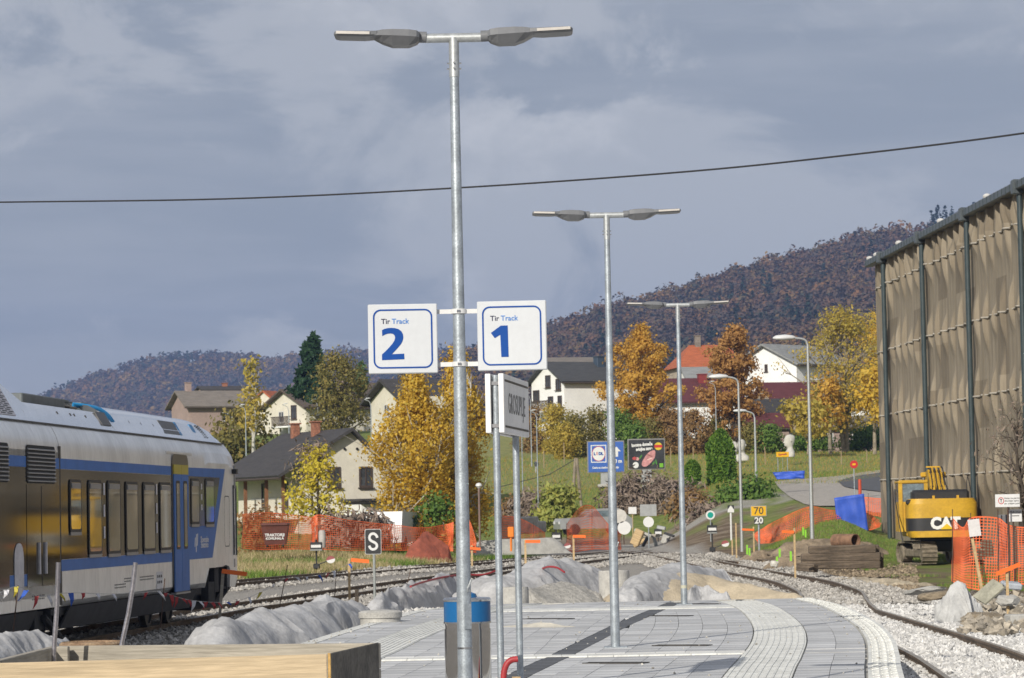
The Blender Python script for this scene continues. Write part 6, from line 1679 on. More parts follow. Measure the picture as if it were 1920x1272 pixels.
def lantern(label, px, yc, yb, d, wpx=22, flip=True):
    p = P(px, yc, d); k = d / FPX; zb = P(px, yb, d).z; h = p.z - zb; w = wpx * k
    t = thing('switch_lantern', label, 'switch signal', (p.x, d, zb))
    b = B(); b.bevbox((0, 0, h), (w, w * .8, 16 * k), .02); b.build('box', blackp, t)
    b = B(); b.box((0, -w * .4 - .004, h + .5 * k), (w * .84, .006, 5.2 * k)); b.build('white_bar', white_paint, t)
    b = B(); b.bevbox((0, 0, h - 6.5 * k), (w * 1.03, w * .83, 3 * k), .01); b.build('base', mat('lantern_base', (.26, .27, .26), rough=.6, var=.1), t)
    b = B(); b.tube([(0, 0, -.05), (0, 0, h)], .03, 8); b.tube([(0, 0, h + 8 * k), (0, 0, h + 13 * k)], .04, 8); b.bevbox((0, 0, .08), (.25, .25, .2), .03); b.build('stand', blackp, t)
    if flip:
        b = B(); b.tube([(0, -.1, .12), (.45, -.15, .28)], .022, 6); b.build('lever', blackp, t)
        for sgn, m_ in ((-1, white_paint), (1, mat('weight_red', (.30, .08, .08), rough=.6, var=.1))):
            b = B(); a0 = 0 if sgn > 0 else PI; pl = [(.56 + .17 * math.cos(a), .33 + .14 * math.sin(a)) for a in np.linspace(a0 + .3, a0 + PI + .3, 10)]; b.prism(pl, Matrix.Translation((0, -.20, 0)), .07); b.build('weight', m_, t)
lantern('black switch lantern with a white bar near the left verge', 593, 1025, 1066, 124)
lantern('black switch lantern before the orange nets in the middle', 1043, 1006.5, 1036, 165, 17)
lantern('small switch lantern beside the stacked site gear', 1234, 1000, 1022, 190, 14)
lantern('switch lantern under the green disc sign', 1335, 993, 1034, 142, 18)
signback = mat('sign_back', (.36, .37, .37), rough=.5, metal=.3, var=.08)
def disc(parent, x, z, r_, m, name='disc', y=0, t_=.02):
    b = B(); b.prism([(x + r_ * math.cos(a), z + r_ * math.sin(a)) for a in np.linspace(0, 2 * PI, 25)[:-1]], Matrix.Translation((0, y, 0)), t_); return b.build(name, m, parent)
def post_sign(name, label, px, y0, yb, d, make, cat='sign', pm=None, r_=.03):
    k = d / FPX; p = P(px, y0, d); g = P(px, yb, d); t = thing(name, label, cat, (g.x, d, g.z)); make(t, k, p.z - g.z)
    b = B(); b.tube([(0, .05, -.1), (0, .05, p.z - g.z)], r_, 8); b.build('post', pm or galv, t, smooth=True); return t
post_sign('disc_sign', 'pair of round white signs seen from behind near the second lamp', 1170, 960, 1018, 168, lambda t, k, h: (disc(t, -7 * k, h - 8 * k, 13 * k, mat('disc_pale', (.55, .53, .49), rough=.6, var=.1), 'disc'), disc(t, 1 * k, h - 30 * k, 12.5 * k, white_paint, 'disc')), pm=rebar)
def rect_sign(w, h, m, dz=0, name='plate'):
    def f(t, k, H):
        b = B(); b.bevbox((0, 0, H - h / 2 * k + dz * k), (w * k, .03, h * k), .006); b.build(name, m, t)
    return f
def m2(t, k, h):
    rect_sign(31, 22, signback)(t, k, h); disc(t, 0, h - 33 * k, 10 * k, white_paint)
post_sign('road_sign', 'grey square sign back above a round white sign', 1217, 946, 1028, 178, m2, r_=.035)
post_sign('road_sign', 'small white rectangular sign on a thin post left of the grey sign back', 1187, 951, 1012, 186, rect_sign(15, 13, white_paint), pm=wood_lt, r_=.03)
teal = mat('sign_teal', (.0, .30, .24), rough=.4, var=.02)
post_sign('disc_sign', 'white disc sign with a green centre beside the track', 1333, 957, 1012, 150, lambda t, k, h: (disc(t, 0, h - 9 * k, 8.6 * k, white_paint), disc(t, 0, h - 9 * k, 5.6 * k, teal, 'green_centre', -.006, .005)), r_=.025)
def tri(t, k, h):
    b = B(); b.bevbox((0, 0, h - 6 * k), (12 * k, .04, 13 * k), .01); b.build('plate', blackp, t)
    b = B(); b.prism([(-6 * k, h - 13 * k), (6 * k, h - 13 * k), (6 * k, h - 8 * k), (0, h), (-6 * k, h - 8 * k)], Matrix.Translation((0, -.035, 0)), .01); b.build('white_arrow', white_paint, t)
post_sign('marker_post', 'white post with a pointed white top beside the brown scrub', 1371.5, 948, 1010, 160, tri, pm=white_paint, r_=.05)
def spd(t, k, h):
    b = B(); b.bevbox((0, 0, h - 10 * k), (30 * k, .03, 20 * k), .008); b.build('rim', signback, t)
    b = B(); b.box((0, -.018, h - 10 * k), (27.5 * k, .006, 17.5 * k)); b.build('plate', mat('speed_yellow', (.75, .43, .01), rough=.4, var=.03), t)
    text('70', .44, dark_line, t, Matrix.Translation((0, -.023, h - 10 * k)) @ FRONT, .004)
    b = B(); b.bevbox((0, 0, h - 28 * k), (17.5 * k, .03, 13.5 * k), .006); b.build('lower_plate', blackp, t)
    text('20', .37, white_paint, t, Matrix.Translation((0, -.019, h - 28 * k)) @ FRONT, .012)
post_sign('speed_sign', 'yellow 70 speed board above a black 20 plate', 1424, 948.5, 1032, 138, spd, r_=.045)
# ================================================================== STREET LAMPS
lampw = mat('lamp_white', (.62, .63, .63), rough=.4, var=.05)
def street_lamp(label, px, yt, yb, d, head=42, arm=26, r_=.09, ped=None, side=-1):
    p, g = P(px, yt, d), P(px, yb, d); k = d / FPX; h = p.z - g.z; t = thing('street_lamp', label, 'street lamp', (g.x, d, g.z), 0, 'white street lamps')
    b = B(); b.tube([(0, 0, -.2), (0, 0, h * .35), (0, 0, h - 10 * k)], [r_, r_ * .8, r_ * .55], 12); b.build('pole', galv2 if r_ > .05 else galv, t, smooth=True)
    b = B(); b.tube(smoothline([np.array(q) for q in ((0, 0, h - 12 * k), (side * 3 * k, 0, h - 3 * k), (side * 12 * k, 0, h + 1 * k), (side * arm * k, 0, h + 2.5 * k))], 10), r_ * .5, 10); b.build('arm', galv2, t, smooth=True)
    b = B(); rings = []
    hs = min(1, head / 30)
    for f, w, hh in ((0, .05, .05), (.12, .13, .10), (.45, .17, .14), (.85, .15, .11), (1, .05, .04)):
        w *= hs; hh *= hs; x = side * (arm + head * f - 3) * k; rings.append([(x, w * math.cos(a) * 1.0, h + 3.0 * k + (hh * math.sin(a) if math.sin(a) > 0 else hh * .7 * math.sin(a))) for a in np.linspace(0, 2 * PI, 13)[:-1]][::(1 if side > 0 else -1)])
    b.loft(rings); b.build('lamp_head', lampw, t, smooth=True)
    return t
street_lamp('tall white street lamp before the yellow-green tree', 1523.5, 636, 1024, 126)
street_lamp('white street lamp rising beside the busts behind the speed sign', 1391.5, 709, 1028, 152, 36, 22)
street_lamp('smaller white street lamp right behind the 70 board', 1419.5, 773, 975, 200, 25, 18, .10)
for k, (px, yt, yb, d, lab) in enumerate(((461.5, 762, 850, 230, 'thin grey lamp post by the half-bare birch'), (542, 760, 810, 262, 'thin lamp post in front of the cream gable'), (596.5, 752, 812, 262, 'thin lamp post before the brown roof'), (1343, 718, 805, 262, 'thin lamp post above the tall thuja'), (1010, 772, 990, 205, 'thin lamp post behind the station name sign'), (997, 740, 870, 240, 'tall thin mast before the white house'), (981, 800, 960, 215, 'thin lamp post right of the name sign post'), (697, 750, 860, 208, 'thin mast beside the balcony house'))):
    street_lamp(lab, px, yt, yb, d, 8, 4, .05)
p, g = P(904, 912, 150), P(900, 1028, 150); t = thing('siren_post', 'thin post with a white horn on top beside the birches', 'post', (g.x, 150, g.z))
b = B(); b.tube([(0, 0, 0), (0, 0, p.z - g.z)], .045, 8); b.build('post', mat('post_brown', (.22, .15, .13), rough=.7), t); b = B(); b.lathe([(.05, -.1), (.16, .02), (.13, .12), (.03, .16)], 12, (0, 0, p.z - g.z)); b.build('horn', white_paint, t, smooth=True)
# ================================================================== BILLBOARDS
bframe = mat('billboard_frame', (.24, .23, .22), rough=.6, var=.08)
bb_blue = mat('billboard_blue', (.035, .115, .42), rough=.5, var=.04)
def billboard(name, label, x0, x1, y0, y1, d, face, rz, px_post, post_b):
    c = P((x0 + x1) / 2, (y0 + y1) / 2, d); k = d / FPX; g = P(px_post, post_b, d); t = thing(name, label, 'billboard', (c.x, d, g.z), R(rz))
    h = c.z - g.z; w, hh = (x1 - x0) * k, (y1 - y0) * k
    b = B(); b.bevbox((0, .12, h), (w, .22, hh), .02); b.build('frame', bframe, t)
    b = B(); b.box((0, -.01, h), (w - 4 * k, .03, hh - 4 * k)); b.build('panel', face, t)
    b = B(); b.bevbox((g.x - c.x, .15, (h - hh / 2) / 2 - .2), (19 * k, .35, h - hh / 2 + .4), .03); b.build('post', signback, t)
    b = B(); b.bevbox((g.x - c.x, .15, .05), (30 * k, .9, .2), .03); b.build('footing', conc, t)
    return t, k, h, w, hh
t, k, h, w, hh = billboard('billboard', 'blue billboard with a round shop logo and an arrow', 1101, 1171, 827, 887, 226, bb_blue, 0, 1136, 912)
yF = -.03
def flat(poly, m, name, y=yF, t_=.004): b = B(); b.prism(poly, Matrix.Translation((0, y, 0)), t_); return b.build(name, m, t)
cx = -13.5 * k; cz = h + 6 * k
bb = B(); ring_poly(bb, [(cx + x, cz + z) for x, z in rrect(29 * k, 33 * k, .01, 1)], [(cx + x, cz + z) for x, z in rrect(25.5 * k, 29.5 * k, .01, 1)], yF, yF + .004); bb.build('logo_square', white_paint, t)
flat([(cx + 12.6 * k * math.cos(a), cz + 14 * k * math.sin(a)) for a in np.linspace(0, 2 * PI, 29)[:-1]], red, 'logo_ring', yF - .003)
flat([(cx + 11.6 * k * math.cos(a), cz + 13 * k * math.sin(a)) for a in np.linspace(0, 2 * PI, 29)[:-1]], white_paint, 'logo_disc', yF - .006)
text('L', .27, sign_blue, t, Matrix.Translation((cx - 7.5 * k, yF - .008, cz)) @ FRONT, .02); text('i', .30, red, t, Matrix.Translation((cx - 3 * k, yF - .008, cz + .5 * k)) @ FRONT, .02)
text('DL', .27, sign_blue, t, Matrix.Translation((cx + 4.2 * k, yF - .008, cz)) @ FRONT, .02)
ax = 20 * k; flat([(ax - 3 * k, h - 0 * k), (ax + 3 * k, h - 0 * k), (ax + 3 * k, h + 10 * k), (ax + 8 * k, h + 10 * k), (ax, h + 19 * k), (ax - 8 * k, h + 10 * k), (ax - 3 * k, h + 10 * k)], white_paint, 'arrow')
text('300 m', .36, white_paint, t, Matrix.Translation((18.5 * k, yF, h - 8.5 * k)) @ FRONT, .014, squeeze=.95)
text('Cesta na stadion, Grosuplje', .19, white_paint, t, Matrix.Translation((-1 * k, yF, h - 20 * k)) @ FRONT, .008, squeeze=.88)
t, k, h, w, hh = billboard('billboard', 'black billboard showing a pink joint of meat', 1177, 1247, 823, 881, 222, mat('billboard_black', (.018, .020, .024), rough=.5, var=.5, scale=1.2), 0, 1213, 905)
text('Izvrstna domača', .30, white_paint, t, Matrix.Translation((-8 * k, yF, h + 18 * k)) @ Matrix.Rotation(R(-4), 4, 'Y') @ FRONT, .016, squeeze=.72)
text('svinjina zame', .30, white_paint, t, Matrix.Translation((-4 * k, yF, h + 10 * k)) @ Matrix.Rotation(R(-4), 4, 'Y') @ FRONT, .016, squeeze=.72)
def blob(cx, cz, a_, b_, ang, m, name, y=yF, n=22, wob=0): return flat([(cx + a_ * math.cos(q) * math.cos(ang) * (1 + wob * math.sin(3 * q)) - b_ * math.sin(q) * math.sin(ang), cz + a_ * math.cos(q) * math.sin(ang) + b_ * math.sin(q) * math.cos(ang)) for q in np.linspace(0, 2 * PI, n + 1)[:-1]], m, name, y)
blob(4.5 * k, h - 8 * k, 18.5 * k, 8 * k, R(52), mat('print_meat', (.52, .24, .24), rough=.5, var=.22, scale=4), 'meat_print', wob=.08)
blob(6 * k, h - 9 * k, 6 * k, 1.1 * k, R(20), mat('print_meat_cut', (.70, .48, .44), rough=.5, var=.1), 'meat_cut', yF - .004); blob(6.5 * k, h - 3 * k, 6 * k, .9 * k, R(150), mat('print_meat_dark', (.24, .09, .07), rough=.5), 'meat_cut', yF - .004)
blob(22.5 * k, h + 14.5 * k, 7.2 * k, 7.2 * k, 0, mat('print_yellow', (.62, .46, .03), rough=.5), 'price_disc', yF); flat([(22.5 * k + x * 7.3 * k, h + 14.5 * k + z * 2.6 * k) for x, z in ((-1, -1), (1, -1), (1, 1), (-1, 1))], red, 'price_band', yF - .004)
blob(-20.5 * k, h - 20 * k, 5.6 * k, 5.8 * k, 0, white_paint, 'seal_disc'); blob(-22.5 * k, h - 7.5 * k, 4 * k, 3 * k, 0, mat('print_tomato', (.45, .06, .06), rough=.5), 'tomato_print'); blob(-17 * k, h - 8.5 * k, 3 * k, 3 * k, 0, mat('print_onion', (.55, .30, .28), rough=.5), 'onion_print')
pg = mat('print_green', (.06, .22, .03), rough=.5)
for x, z, an in ((-11, -5, 55), (12.5, -18, 60), (18, -15, 100)): blob(x * k, h + z * k, 5 * k, 1.4 * k, R(an), pg, 'leaf_print')
flat([(24 * k, h - 25 * k), (31 * k, h - 25 * k), (31 * k, h - 17.5 * k), (24 * k, h - 17.5 * k)], mat('print_lime', (.16, .42, .02), rough=.5), 'brand_square')
# ================================================================== BUSTS, YELLOW PLACE SIGN, PERSON, A-POLE
stone = mat('bust_stone', (.52, .50, .45), rough=.9, var=.1, scale=3)
def bust(label, px, yt, yb, d, face):
    p, g = P(px, yt, d), P(px, yb, d); H = p.z - g.z; t = thing('stone_bust', label, 'bust', (g.x, d, g.z), R(face), 'stone busts on the lawn')
    b = B(); rings = []
    for z, rx, ry, oy in ((0, .40, .27, 0), (.12, .44, .27, 0), (.22, .38, .25, .01), (.30, .22, .20, .03), (.37, .165, .17, .03), (.44, .16, .18, .0), (.49, .17, .24, -.05), (.58, .20, .27, -.03), (.70, .22, .295, -.01), (.82, .225, .30, .01), (.92, .19, .25, .03), (.98, .11, .15, .03), (1.0, .03, .04, .03)):
        rings.append([(rx * math.cos(a) * H * .82, (ry * math.sin(a) + oy) * H * .82, z * H) for a in np.linspace(0, 2 * PI, 19)[:-1]])
    b.loft(rings); b.build('figure', stone, t, smooth=True)
    b = B(); b.loft([[(-.035 * H, -.21 * H, .72 * H), (.035 * H, -.21 * H, .72 * H), (.045 * H, -.22 * H, .62 * H), (-.045 * H, -.22 * H, .62 * H)], [(-.02 * H, -.25 * H, .71 * H), (.02 * H, -.25 * H, .71 * H), (.03 * H, -.30 * H, .625 * H), (-.03 * H, -.30 * H, .625 * H)]]); b.build('nose', stone, t)
    for s in (-1, 1): b = B(); b.lathe([(.01, -.06 * H), (.035 * H, 0), (.01, .06 * H)], 8, (s * .20 * H, .02 * H, .72 * H)); b.build('ear', stone, t)
bust('pale stone bust facing sideways on the lawn beside the big tree trunks', 1481, 815, 857, 238, -80)
bust('pale stone bust half hidden behind the lamp pole next to the thuja', 1391, 824, 864, 236, -20)
bust('third stone bust peeping out behind the tall thuja', 1377, 828, 866, 242, 15)
def place(t, k, h):
    b = B(); b.bevbox((0, 0, h - 4.5 * k), (23.5 * k, .04, 9.5 * k), .01); b.build('plate', mat('place_yellow', (.75, .40, .005), rough=.4, var=.03), t)
    b = B(); b.box((0, -.024, h - 4.5 * k), (15 * k, .004, 1.4 * k), M=Matrix.Rotation(R(-14), 3, 'Y')); b.build('diagonal_stroke', red, t)
    text('Grosuplje', .16, dark_line, t, Matrix.Translation((0, -.022, h - 4 * k)) @ FRONT, .004)
    for s in (-9, 9): b = B(); b.tube([(s * k, .05, -.1), (s * k, .05, h)], .03, 6); b.build('post', galv, t)
post_sign('place_name_sign', 'yellow place name sign on two posts in front of the bust', 1468, 848, 882, 226, place, r_=.01)
def person_(px, yt, yb, d):
    p, g = P(px, yt, d), P(px, yb, d); H = p.z - g.z
    me = bpy.data.meshes.new('person'); 
    J = [((0, 0, .52), .085, .07), ((0, 0, .66), .085, .065), ((0, 0, .79), .095, .065), ((0, 0, .845), .035, .035), ((0, -.005, .89), .05, .055), ((0, 0, .955), .05, .056),
         ((.05, 0, .49), .055, .055), ((.055, -.02, .27), .042, .042), ((.06, .02, .04), .03, .03), ((.06, -.05, .02), .022, .022),
         ((-.05, 0, .49), .055, .055), ((-.06, .03, .27), .042, .042), ((-.06, -.02, .04), .03, .03), ((-.06, -.09, .02), .022, .022),
         ((.12, 0, .79), .036, .036), ((.145, .01, .64), .028, .028), ((.14, -.04, .51), .022, .022), ((-.12, 0, .79), .036, .036), ((-.145, .01, .64), .028, .028), ((-.14, -.04, .51), .022, .022)]
    E = [(0, 1), (1, 2), (2, 3), (3, 4), (4, 5), (0, 6), (6, 7), (7, 8), (8, 9), (0, 10), (10, 11), (11, 12), (12, 13), (2, 14), (14, 15), (15, 16), (2, 17), (17, 18), (18, 19)]
    me.from_pydata([tuple(c * H for c in j[0]) for j in J], E, [])
    o = link('person', me, None, g); o.modifiers.new('skin', 'SKIN'); o.modifiers.new('sub', 'SUBSURF').render_levels = 1
    for v, j in zip(me.skin_vertices[0].data, J): v.radius = (j[1] * H, j[2] * H)
    me.skin_vertices[0].data[0].use_root = True
    m = bpy.data.materials.new('person_clothes'); m.use_nodes = True; nt = m.node_tree; tcn = nt.nodes.new('ShaderNodeTexCoord'); sx = nt.nodes.new('ShaderNodeSeparateXYZ'); r_ = nt.nodes.new('ShaderNodeValToRGB')
    nt.links.new(tcn.outputs['Object'], sx.inputs[0]); mr = nt.nodes.new('ShaderNodeMapRange'); mr.inputs[2].default_value = H; nt.links.new(sx.outputs['Z'], mr.inputs[0]); nt.links.new(mr.outputs[0], r_.inputs['Fac']); r_.color_ramp.interpolation = 'CONSTANT'
    e = r_.color_ramp.elements; e.new(.5); e.new(.5)
    for q, (pp, cc) in enumerate(((0, (.40, .40, .42)), (.47, (.03, .035, .06)), (.84, (.42, .27, .20)), (.93, (.05, .04, .03)))): e[q].position = pp; e[q].color = (*cc, 1)
    nt.links.new(r_.outputs[0], nt.nodes['Principled BSDF'].inputs['Base Color']); me.materials.append(m)
    return tag(o, 'person in a dark jacket and pale trousers walking on the lawn', 'person')
person_(1006, 862, 887, 232)
woodg = mat('pole_wood', (.24, .20, .15), rough=.9, var=.2)
p0 = P(1081, 858, 206); t = thing('wooden_pole', 'pair of leaning wooden poles forming an A on the bank', 'pole', P(1080, 950, 206))
for x0_, x1_ in ((1079, 1073), (1081, 1090)):
    b = B(); b.tube([P(x1_, 950, 206) - P(1080, 950, 206), P(x0_, 859, 206) - P(1080, 950, 206)], .10, 8); b.build('pole', woodg, t)
b = B(); b.tube([P(1078, 862, 206), P(1030, 890, 206), P(930, 915, 207)], .025, 5); tag(b.build('stay_wire', blackp, None, tuple(P(1030, 890, 206))), 'thin wire running from the A-shaped poles to the birches', 'wire')
for k, (px, y0, y1) in enumerate(((1020, 845, 878), (1058, 830, 870), (1258, 840, 876), (1300, 838, 862), (1435, 838, 878), (1578, 845, 882), (1626, 845, 880))):
    d = 236; b = B(); p, g = P(px, y0, d), P(px, y1, d); b.tube([(0, 0, 0), (0, 0, p.z - g.z)], .035, 6); o = b.build('sapling_stake', mat('stake_dull', (.34, .25, .15), rough=.8, var=.1), None); o.location = g
    tag(o, ('stake by the walking person', 'stake left of the blue billboard', 'stake right of the black billboard', 'stake between billboard and thuja', 'stake between the two busts', 'stake below the big tree trunks', 'stake next to the hall corner')[k] + ' on the lawn', 'stake', 'sapling stakes on the lawn')
# ================================================================== SITE THINGS ON THE RIGHT
def log(a, b_, r_, lab):
    v = b_ - a; b = B(); q = math.atan2(v.y, v.x); b.bevbox((0, 0, 0), (v.length, r_[0], r_[1]), .03)
    o = b.build('old_sleeper', mat('weathered_sleeper', (.13, .10, .072), rough=.95, var=.35, scale=3, stretch=(.4, 4, 4), bump=.6, bscale=10), None); o.location = (a + b_) / 2; o.rotation_euler = (random.uniform(-.06, .06), -math.atan2(v.z, math.hypot(v.x, v.y)), q)
    return tag(o, lab, 'sleeper', 'old wooden sleepers stacked by the track')
dS = 100
for y0, y1, lab in ((1060, 1058, 'bottom'), (1046, 1044, 'middle'), (1032, 1029, 'top')):
    for r_, (dx, dd_) in enumerate(((0, 0), (6, .45))):
        log(P(1502 + dx + (14 if lab == 'top' else 0), y0, dS + dd_), P(1650 + dx - (8 if lab == 'top' else 0), y1, dS + dd_), (.30, .255), 'old sleeper in the %s layer of the stack, %s row' % (lab, 'front' if r_ == 0 else 'back'))
log(P(1497, 1063, dS - .5), P(1530, 1066, dS - .9), (.3, .25), 'short sleeper offcut lying before the stack end')
c = P(1585, 1014, 118); b = B(); pr_ = 12.5 * 118 / FPX
for s, (r0, r1) in ((1, (pr_, pr_ * .9)),):
    b.loft([[(x, r_ * math.cos(a), r_ * math.sin(a)) for a in np.linspace(0, 2 * PI, 25)[:-1]] for x, r_ in ((-.55, r0), (.55, r0), (.55, r1), (-.55, r1), (-.55, r0))], caps=False)
o = b.build('steel_pipe', mat('rusty_pipe', (.22, .125, .075), rough=.8, var=.25, scale=4), None, smooth=True); o.location = c; o.rotation_euler.z = R(-52); tag(o, 'short rusty steel pipe lying open behind the sleepers', 'pipe')
b = B(); b.lathe([(pr_ * .92, -.03), (pr_ * .92, .03)], 20); 
tarp = mat('tarp_blue', (.035, .10, .52), rough=.5, var=.08, scale=2)
def tarp_(name, label, q, d, n=12, amp=.05):
    Q = [np.array(P(x, y, d)) for x, y in q]; b = B()
    for j in range(n + 1):
        for i in range(n + 1):
            u, v = i / n, j / n; p = Q[0] * (1 - u) * (1 - v) + Q[1] * u * (1 - v) + Q[2] * u * v + Q[3] * (1 - u) * v
            f = amp * fbm(u * 3, v * 2, d, 1.2, 3); b.v.append((p[0], p[1] + f, p[2] + f * .3))
    for j in range(n):
        for i in range(n): k = j * (n + 1) + i; b.face([k, k + 1, k + n + 2, k + n + 1])
    o = b.build(name, tarp, None, tuple(Q[3]), smooth=True); md = o.modifiers.new('thickness', 'SOLIDIFY'); md.thickness = .02; return tag(o, label, 'tarpaulin')
tarp_('blue_tarp', 'bright blue tarpaulin hung over the orange net by the road', [(1564, 934), (1620, 926), (1628, 998), (1572, 1004)], 151, amp=.12)
tarp_('blue_barrier', 'low blue barrier sheet at the edge of the gravel yard', [(1448, 886), (1509, 883), (1508, 898), (1457, 899)], 194, amp=.2)
dn2 = 150
net([P(1418, 1000, 148), P(1440, 985, 148), P(1470, 970, 149), P(1520, 951, 150), P(1560, 958, 151), P(1620, 962, 152), P(1650, 975, 152)], [P(1420, 1020, 147), P(1440, 1018, 147), P(1470, 1012, 148), P(1520, 1000, 149), P(1560, 1004, 150), P(1620, 996, 151), P(1650, 988, 151)], .085, 'sagging orange net climbing the bank to the blue tarpaulin', sway=.45, seed=11, th=.34,
    posts=[(P(1518, 1002, 149.5), P(1518, 945, 149.5)), (P(1628, 1000, 151), P(1628, 925, 151))])
net([P(1612, 932, 165), P(1655, 935, 165)], [P(1615, 970, 164), P(1655, 972, 164)], .085, 'piece of orange net behind the blue tarpaulin', sway=.3, seed=12, th=.34)
post_sign('stop_sign', 'small red road sign on a thin post beside the road', 1603, 863, 945, 178, lambda t, k, h: (disc(t, 0, h - 8 * k, 7.5 * k, red), (lambda b: (b.box((0, -.01, h - 8 * k), (6 * k, .01, 3.5 * k)), b.build('yellow_patch', mat('speed_yellow', (.75, .43, .01)), t)))(B())), r_=.03)
b = B(); g, p = P(1613, 943, 176), P(1613, 899, 176); b.tube([(0, 0, 0), (0, 0, p.z - g.z)], .09, 8); o = b.build('bollard', mat('bollard_red', (.50, .07, .03), rough=.5, var=.05), None); o.location = g; tag(o, 'plain orange-red bollard post beside the small road sign', 'bollard')
batter(1381, 981, 1043, 136, None, 'plain wooden stake left of the speed boards'); batter(1414, 988, 1044, 134, ((1391, 993), (1414, 994)), 'wooden stake with an orange bar below the speed boards')
batter(1491, 990, 1072, 97, ((1466, 997), (1489, 998)), 'tall wooden stake with an orange bar at the sleeper stack'); batter(1373, 1012, 1034, 140, None, 'short stake at the turnout by the white post')
lime = mat('lime_paint', (.25, .62, .04), rough=.5, var=.03)
for k, (px, y0, y1, d) in enumerate(((1401, 1022, 1040, 132), (1405.5, 1028, 1042, 131), (1457, 1044, 1060, 110), (1462, 1029, 1046, 114), (1483, 1034, 1052, 110), (1506, 989, 1004, 138), (1510.5, 994, 1008, 137))):
    p, g = P(px, y0, d), P(px, y1, d); b = B(); b.box((0, 0, (p.z - g.z) / 2), (.07, .05, p.z - g.z)); o = b.build('marker_peg', lime, None); o.location = g
    tag(o, ('lime peg just below the orange bar stake', 'second lime peg beside the bar stake', 'lime peg next to a white stone before the sleepers', 'lime peg behind the white stone', 'lime peg at the left end of the sleepers', 'lime peg up on the bank by the tall lamp', 'lime peg touching the tall lamp foot')[k], 'peg', 'lime green marker pegs')
def rock(name, lab, px, py, d, s, m, seed, cat='stone'):
    import bmesh
    bm_ = bmesh.new(); bmesh.ops.create_icosphere(bm_, subdivisions=3, radius=1.0)
    for v in bm_.verts:
        c = v.co.copy(); k = 1 + .38 * fbm(c.x, c.y, c.z + seed * 3.7, 1.1, 3) + .16 * ridged(c.x * 1.5 + seed, c.y * 1.5, c.z * 1.5); v.co = c * k
        for ax_ in range(3): v.co[ax_] = max(-.86, min(.86, v.co[ax_]))
    me = bpy.data.meshes.new(name); bm_.to_mesh(me); bm_.free(); me.materials.append(m); o = link(name, me); o.location = P(px, py, d); o.scale = s; o.rotation_euler = (.1 * math.sin(seed), .12 * math.cos(seed), .3 * seed)
    return tag(o, lab, cat)
whitest = mat('white_stone', (.60, .58, .52), rough=.9, var=.1); bould = mat('boulder_brown', (.26, .21, .145), rough=.95, var=.25, scale=3, bump=.5, bscale=10)
rock('white_stone', 'white stone block beside the lime pegs', 1452, 1058, 109, (.14, .14, .13), whitest, 1)
rock('boulder', 'large brown weathered boulder at the ballast edge', 1845, 1166, 62, (.46, .36, .20), bould, 2); rock('boulder', 'greyish broken boulder behind the stake', 1890, 1126, 66, (.26, .24, .12), conc, 3); rock('boulder', 'pale stone lump beside the leaning slab', 1868, 1112, 67, (.22, .2, .12), whitest, 4)
rock('boulder', 'brown earth clod next to the grey sack', 1752, 1118, 66, (.45, .4, .10), bould, 5); rock('boulder', 'low grey-brown clod left of the sack', 1735, 1108, 68, (.6, .4, .07), conc, 6)
p = P(1855, 1110, 66.5); b = B(); b.bevbox((0, 0, 0), (.58, .45, .06), .01); o = b.build('concrete_slab', mat('slab_mossy', (.33, .32, .25), rough=.9, var=.15), None); o.location = p; o.rotation_euler = (R(25), R(-38), R(12)); tag(o, 'tilted broken concrete slab behind the boulder', 'slab')
p = P(1915, 1170, 60); b = B(); b.bevbox((0, 0, 0), (.55, .4, .36), .03); o = b.build('concrete_block', conc, None); o.location = p; o.rotation_euler.z = .2; tag(o, 'square concrete block at the right edge', 'block')
p = P(1896, 1098, 69); b = B(); b.bevbox((0, 0, 0), (.42, .3, .14), .03); o = b.build('grey_crate', mat('crate_grey', (.40, .43, .47), rough=.6, var=.12), None); o.location = p; o.rotation_euler = (.2, .1, .2); tag(o, 'pale grey tub lying behind the broken slabs', 'tub')
heap('grey_sack', 'upright grey geotextile bundle at the ballast edge', [sp(1768, 1142, 63.6, .2), sp(1785, 1100, 63.9, .45), sp(1802, 1090, 64, .5), sp(1820, 1112, 64, .38), sp(1838, 1146, 63.8, .2)], mat('geotextile_light', (.46, .46, .45), rough=.9, var=.1, scale=3), 'sack', .05, 4, n=90, base=GZ - .05, seed=31, flat=1.9)
# ================================================================== MIDDLE: NETS, SITE GEAR, CARS
def net_g(pts, label, seed, cell=.085, th=.55, sway=.25, dpts=None):
    top = [P(x, y0, d) for x, y0, y1, d in pts]; bot = [P(x, y1, d) for x, y0, y1, d in pts]
    return net(top, bot, cell, label, sway=sway, seed=seed, th=th, posts=[(bot[i], top[i] + Vector((0, 0, .15))) for i in range(0, len(pts), 2)])
net_g([(455, 965, 1028, 142), (500, 962, 1030, 143), (560, 968, 1030, 144), (590, 972, 1030, 144.5)], 'long orange net between the train and the brown bin', 13, th=.24)
net_g([(585, 970, 1030, 145), (600, 966, 1030, 145), (650, 975, 1032, 146), (690, 980, 1032, 147), (740, 985, 1032, 148), (790, 990, 1032, 149), (832, 985, 1034, 150), (850, 980, 1034, 150)], 'sagging orange net behind the letter S sign', 14, th=.24)
net_g([(876, 970, 1036, 152), (884, 985, 1036, 152), (893, 1018, 1036, 152)], 'torn end of orange net just right of the lamp post', 15, th=.5)
net_g([(942, 968, 1022, 160), (970, 972, 1022, 161), (1000, 985, 1022, 162), (1022, 1000, 1024, 163)], 'orange net round the concrete drums left of the willow bush', 16, th=.30)
net_g([(1062, 985, 1036, 168), (1085, 955, 1034, 169), (1110, 950, 1030, 170), (1142, 985, 1030, 171), (1165, 1000, 1030, 172)], 'bunched orange net beside the parked grey car', 17, th=.33)
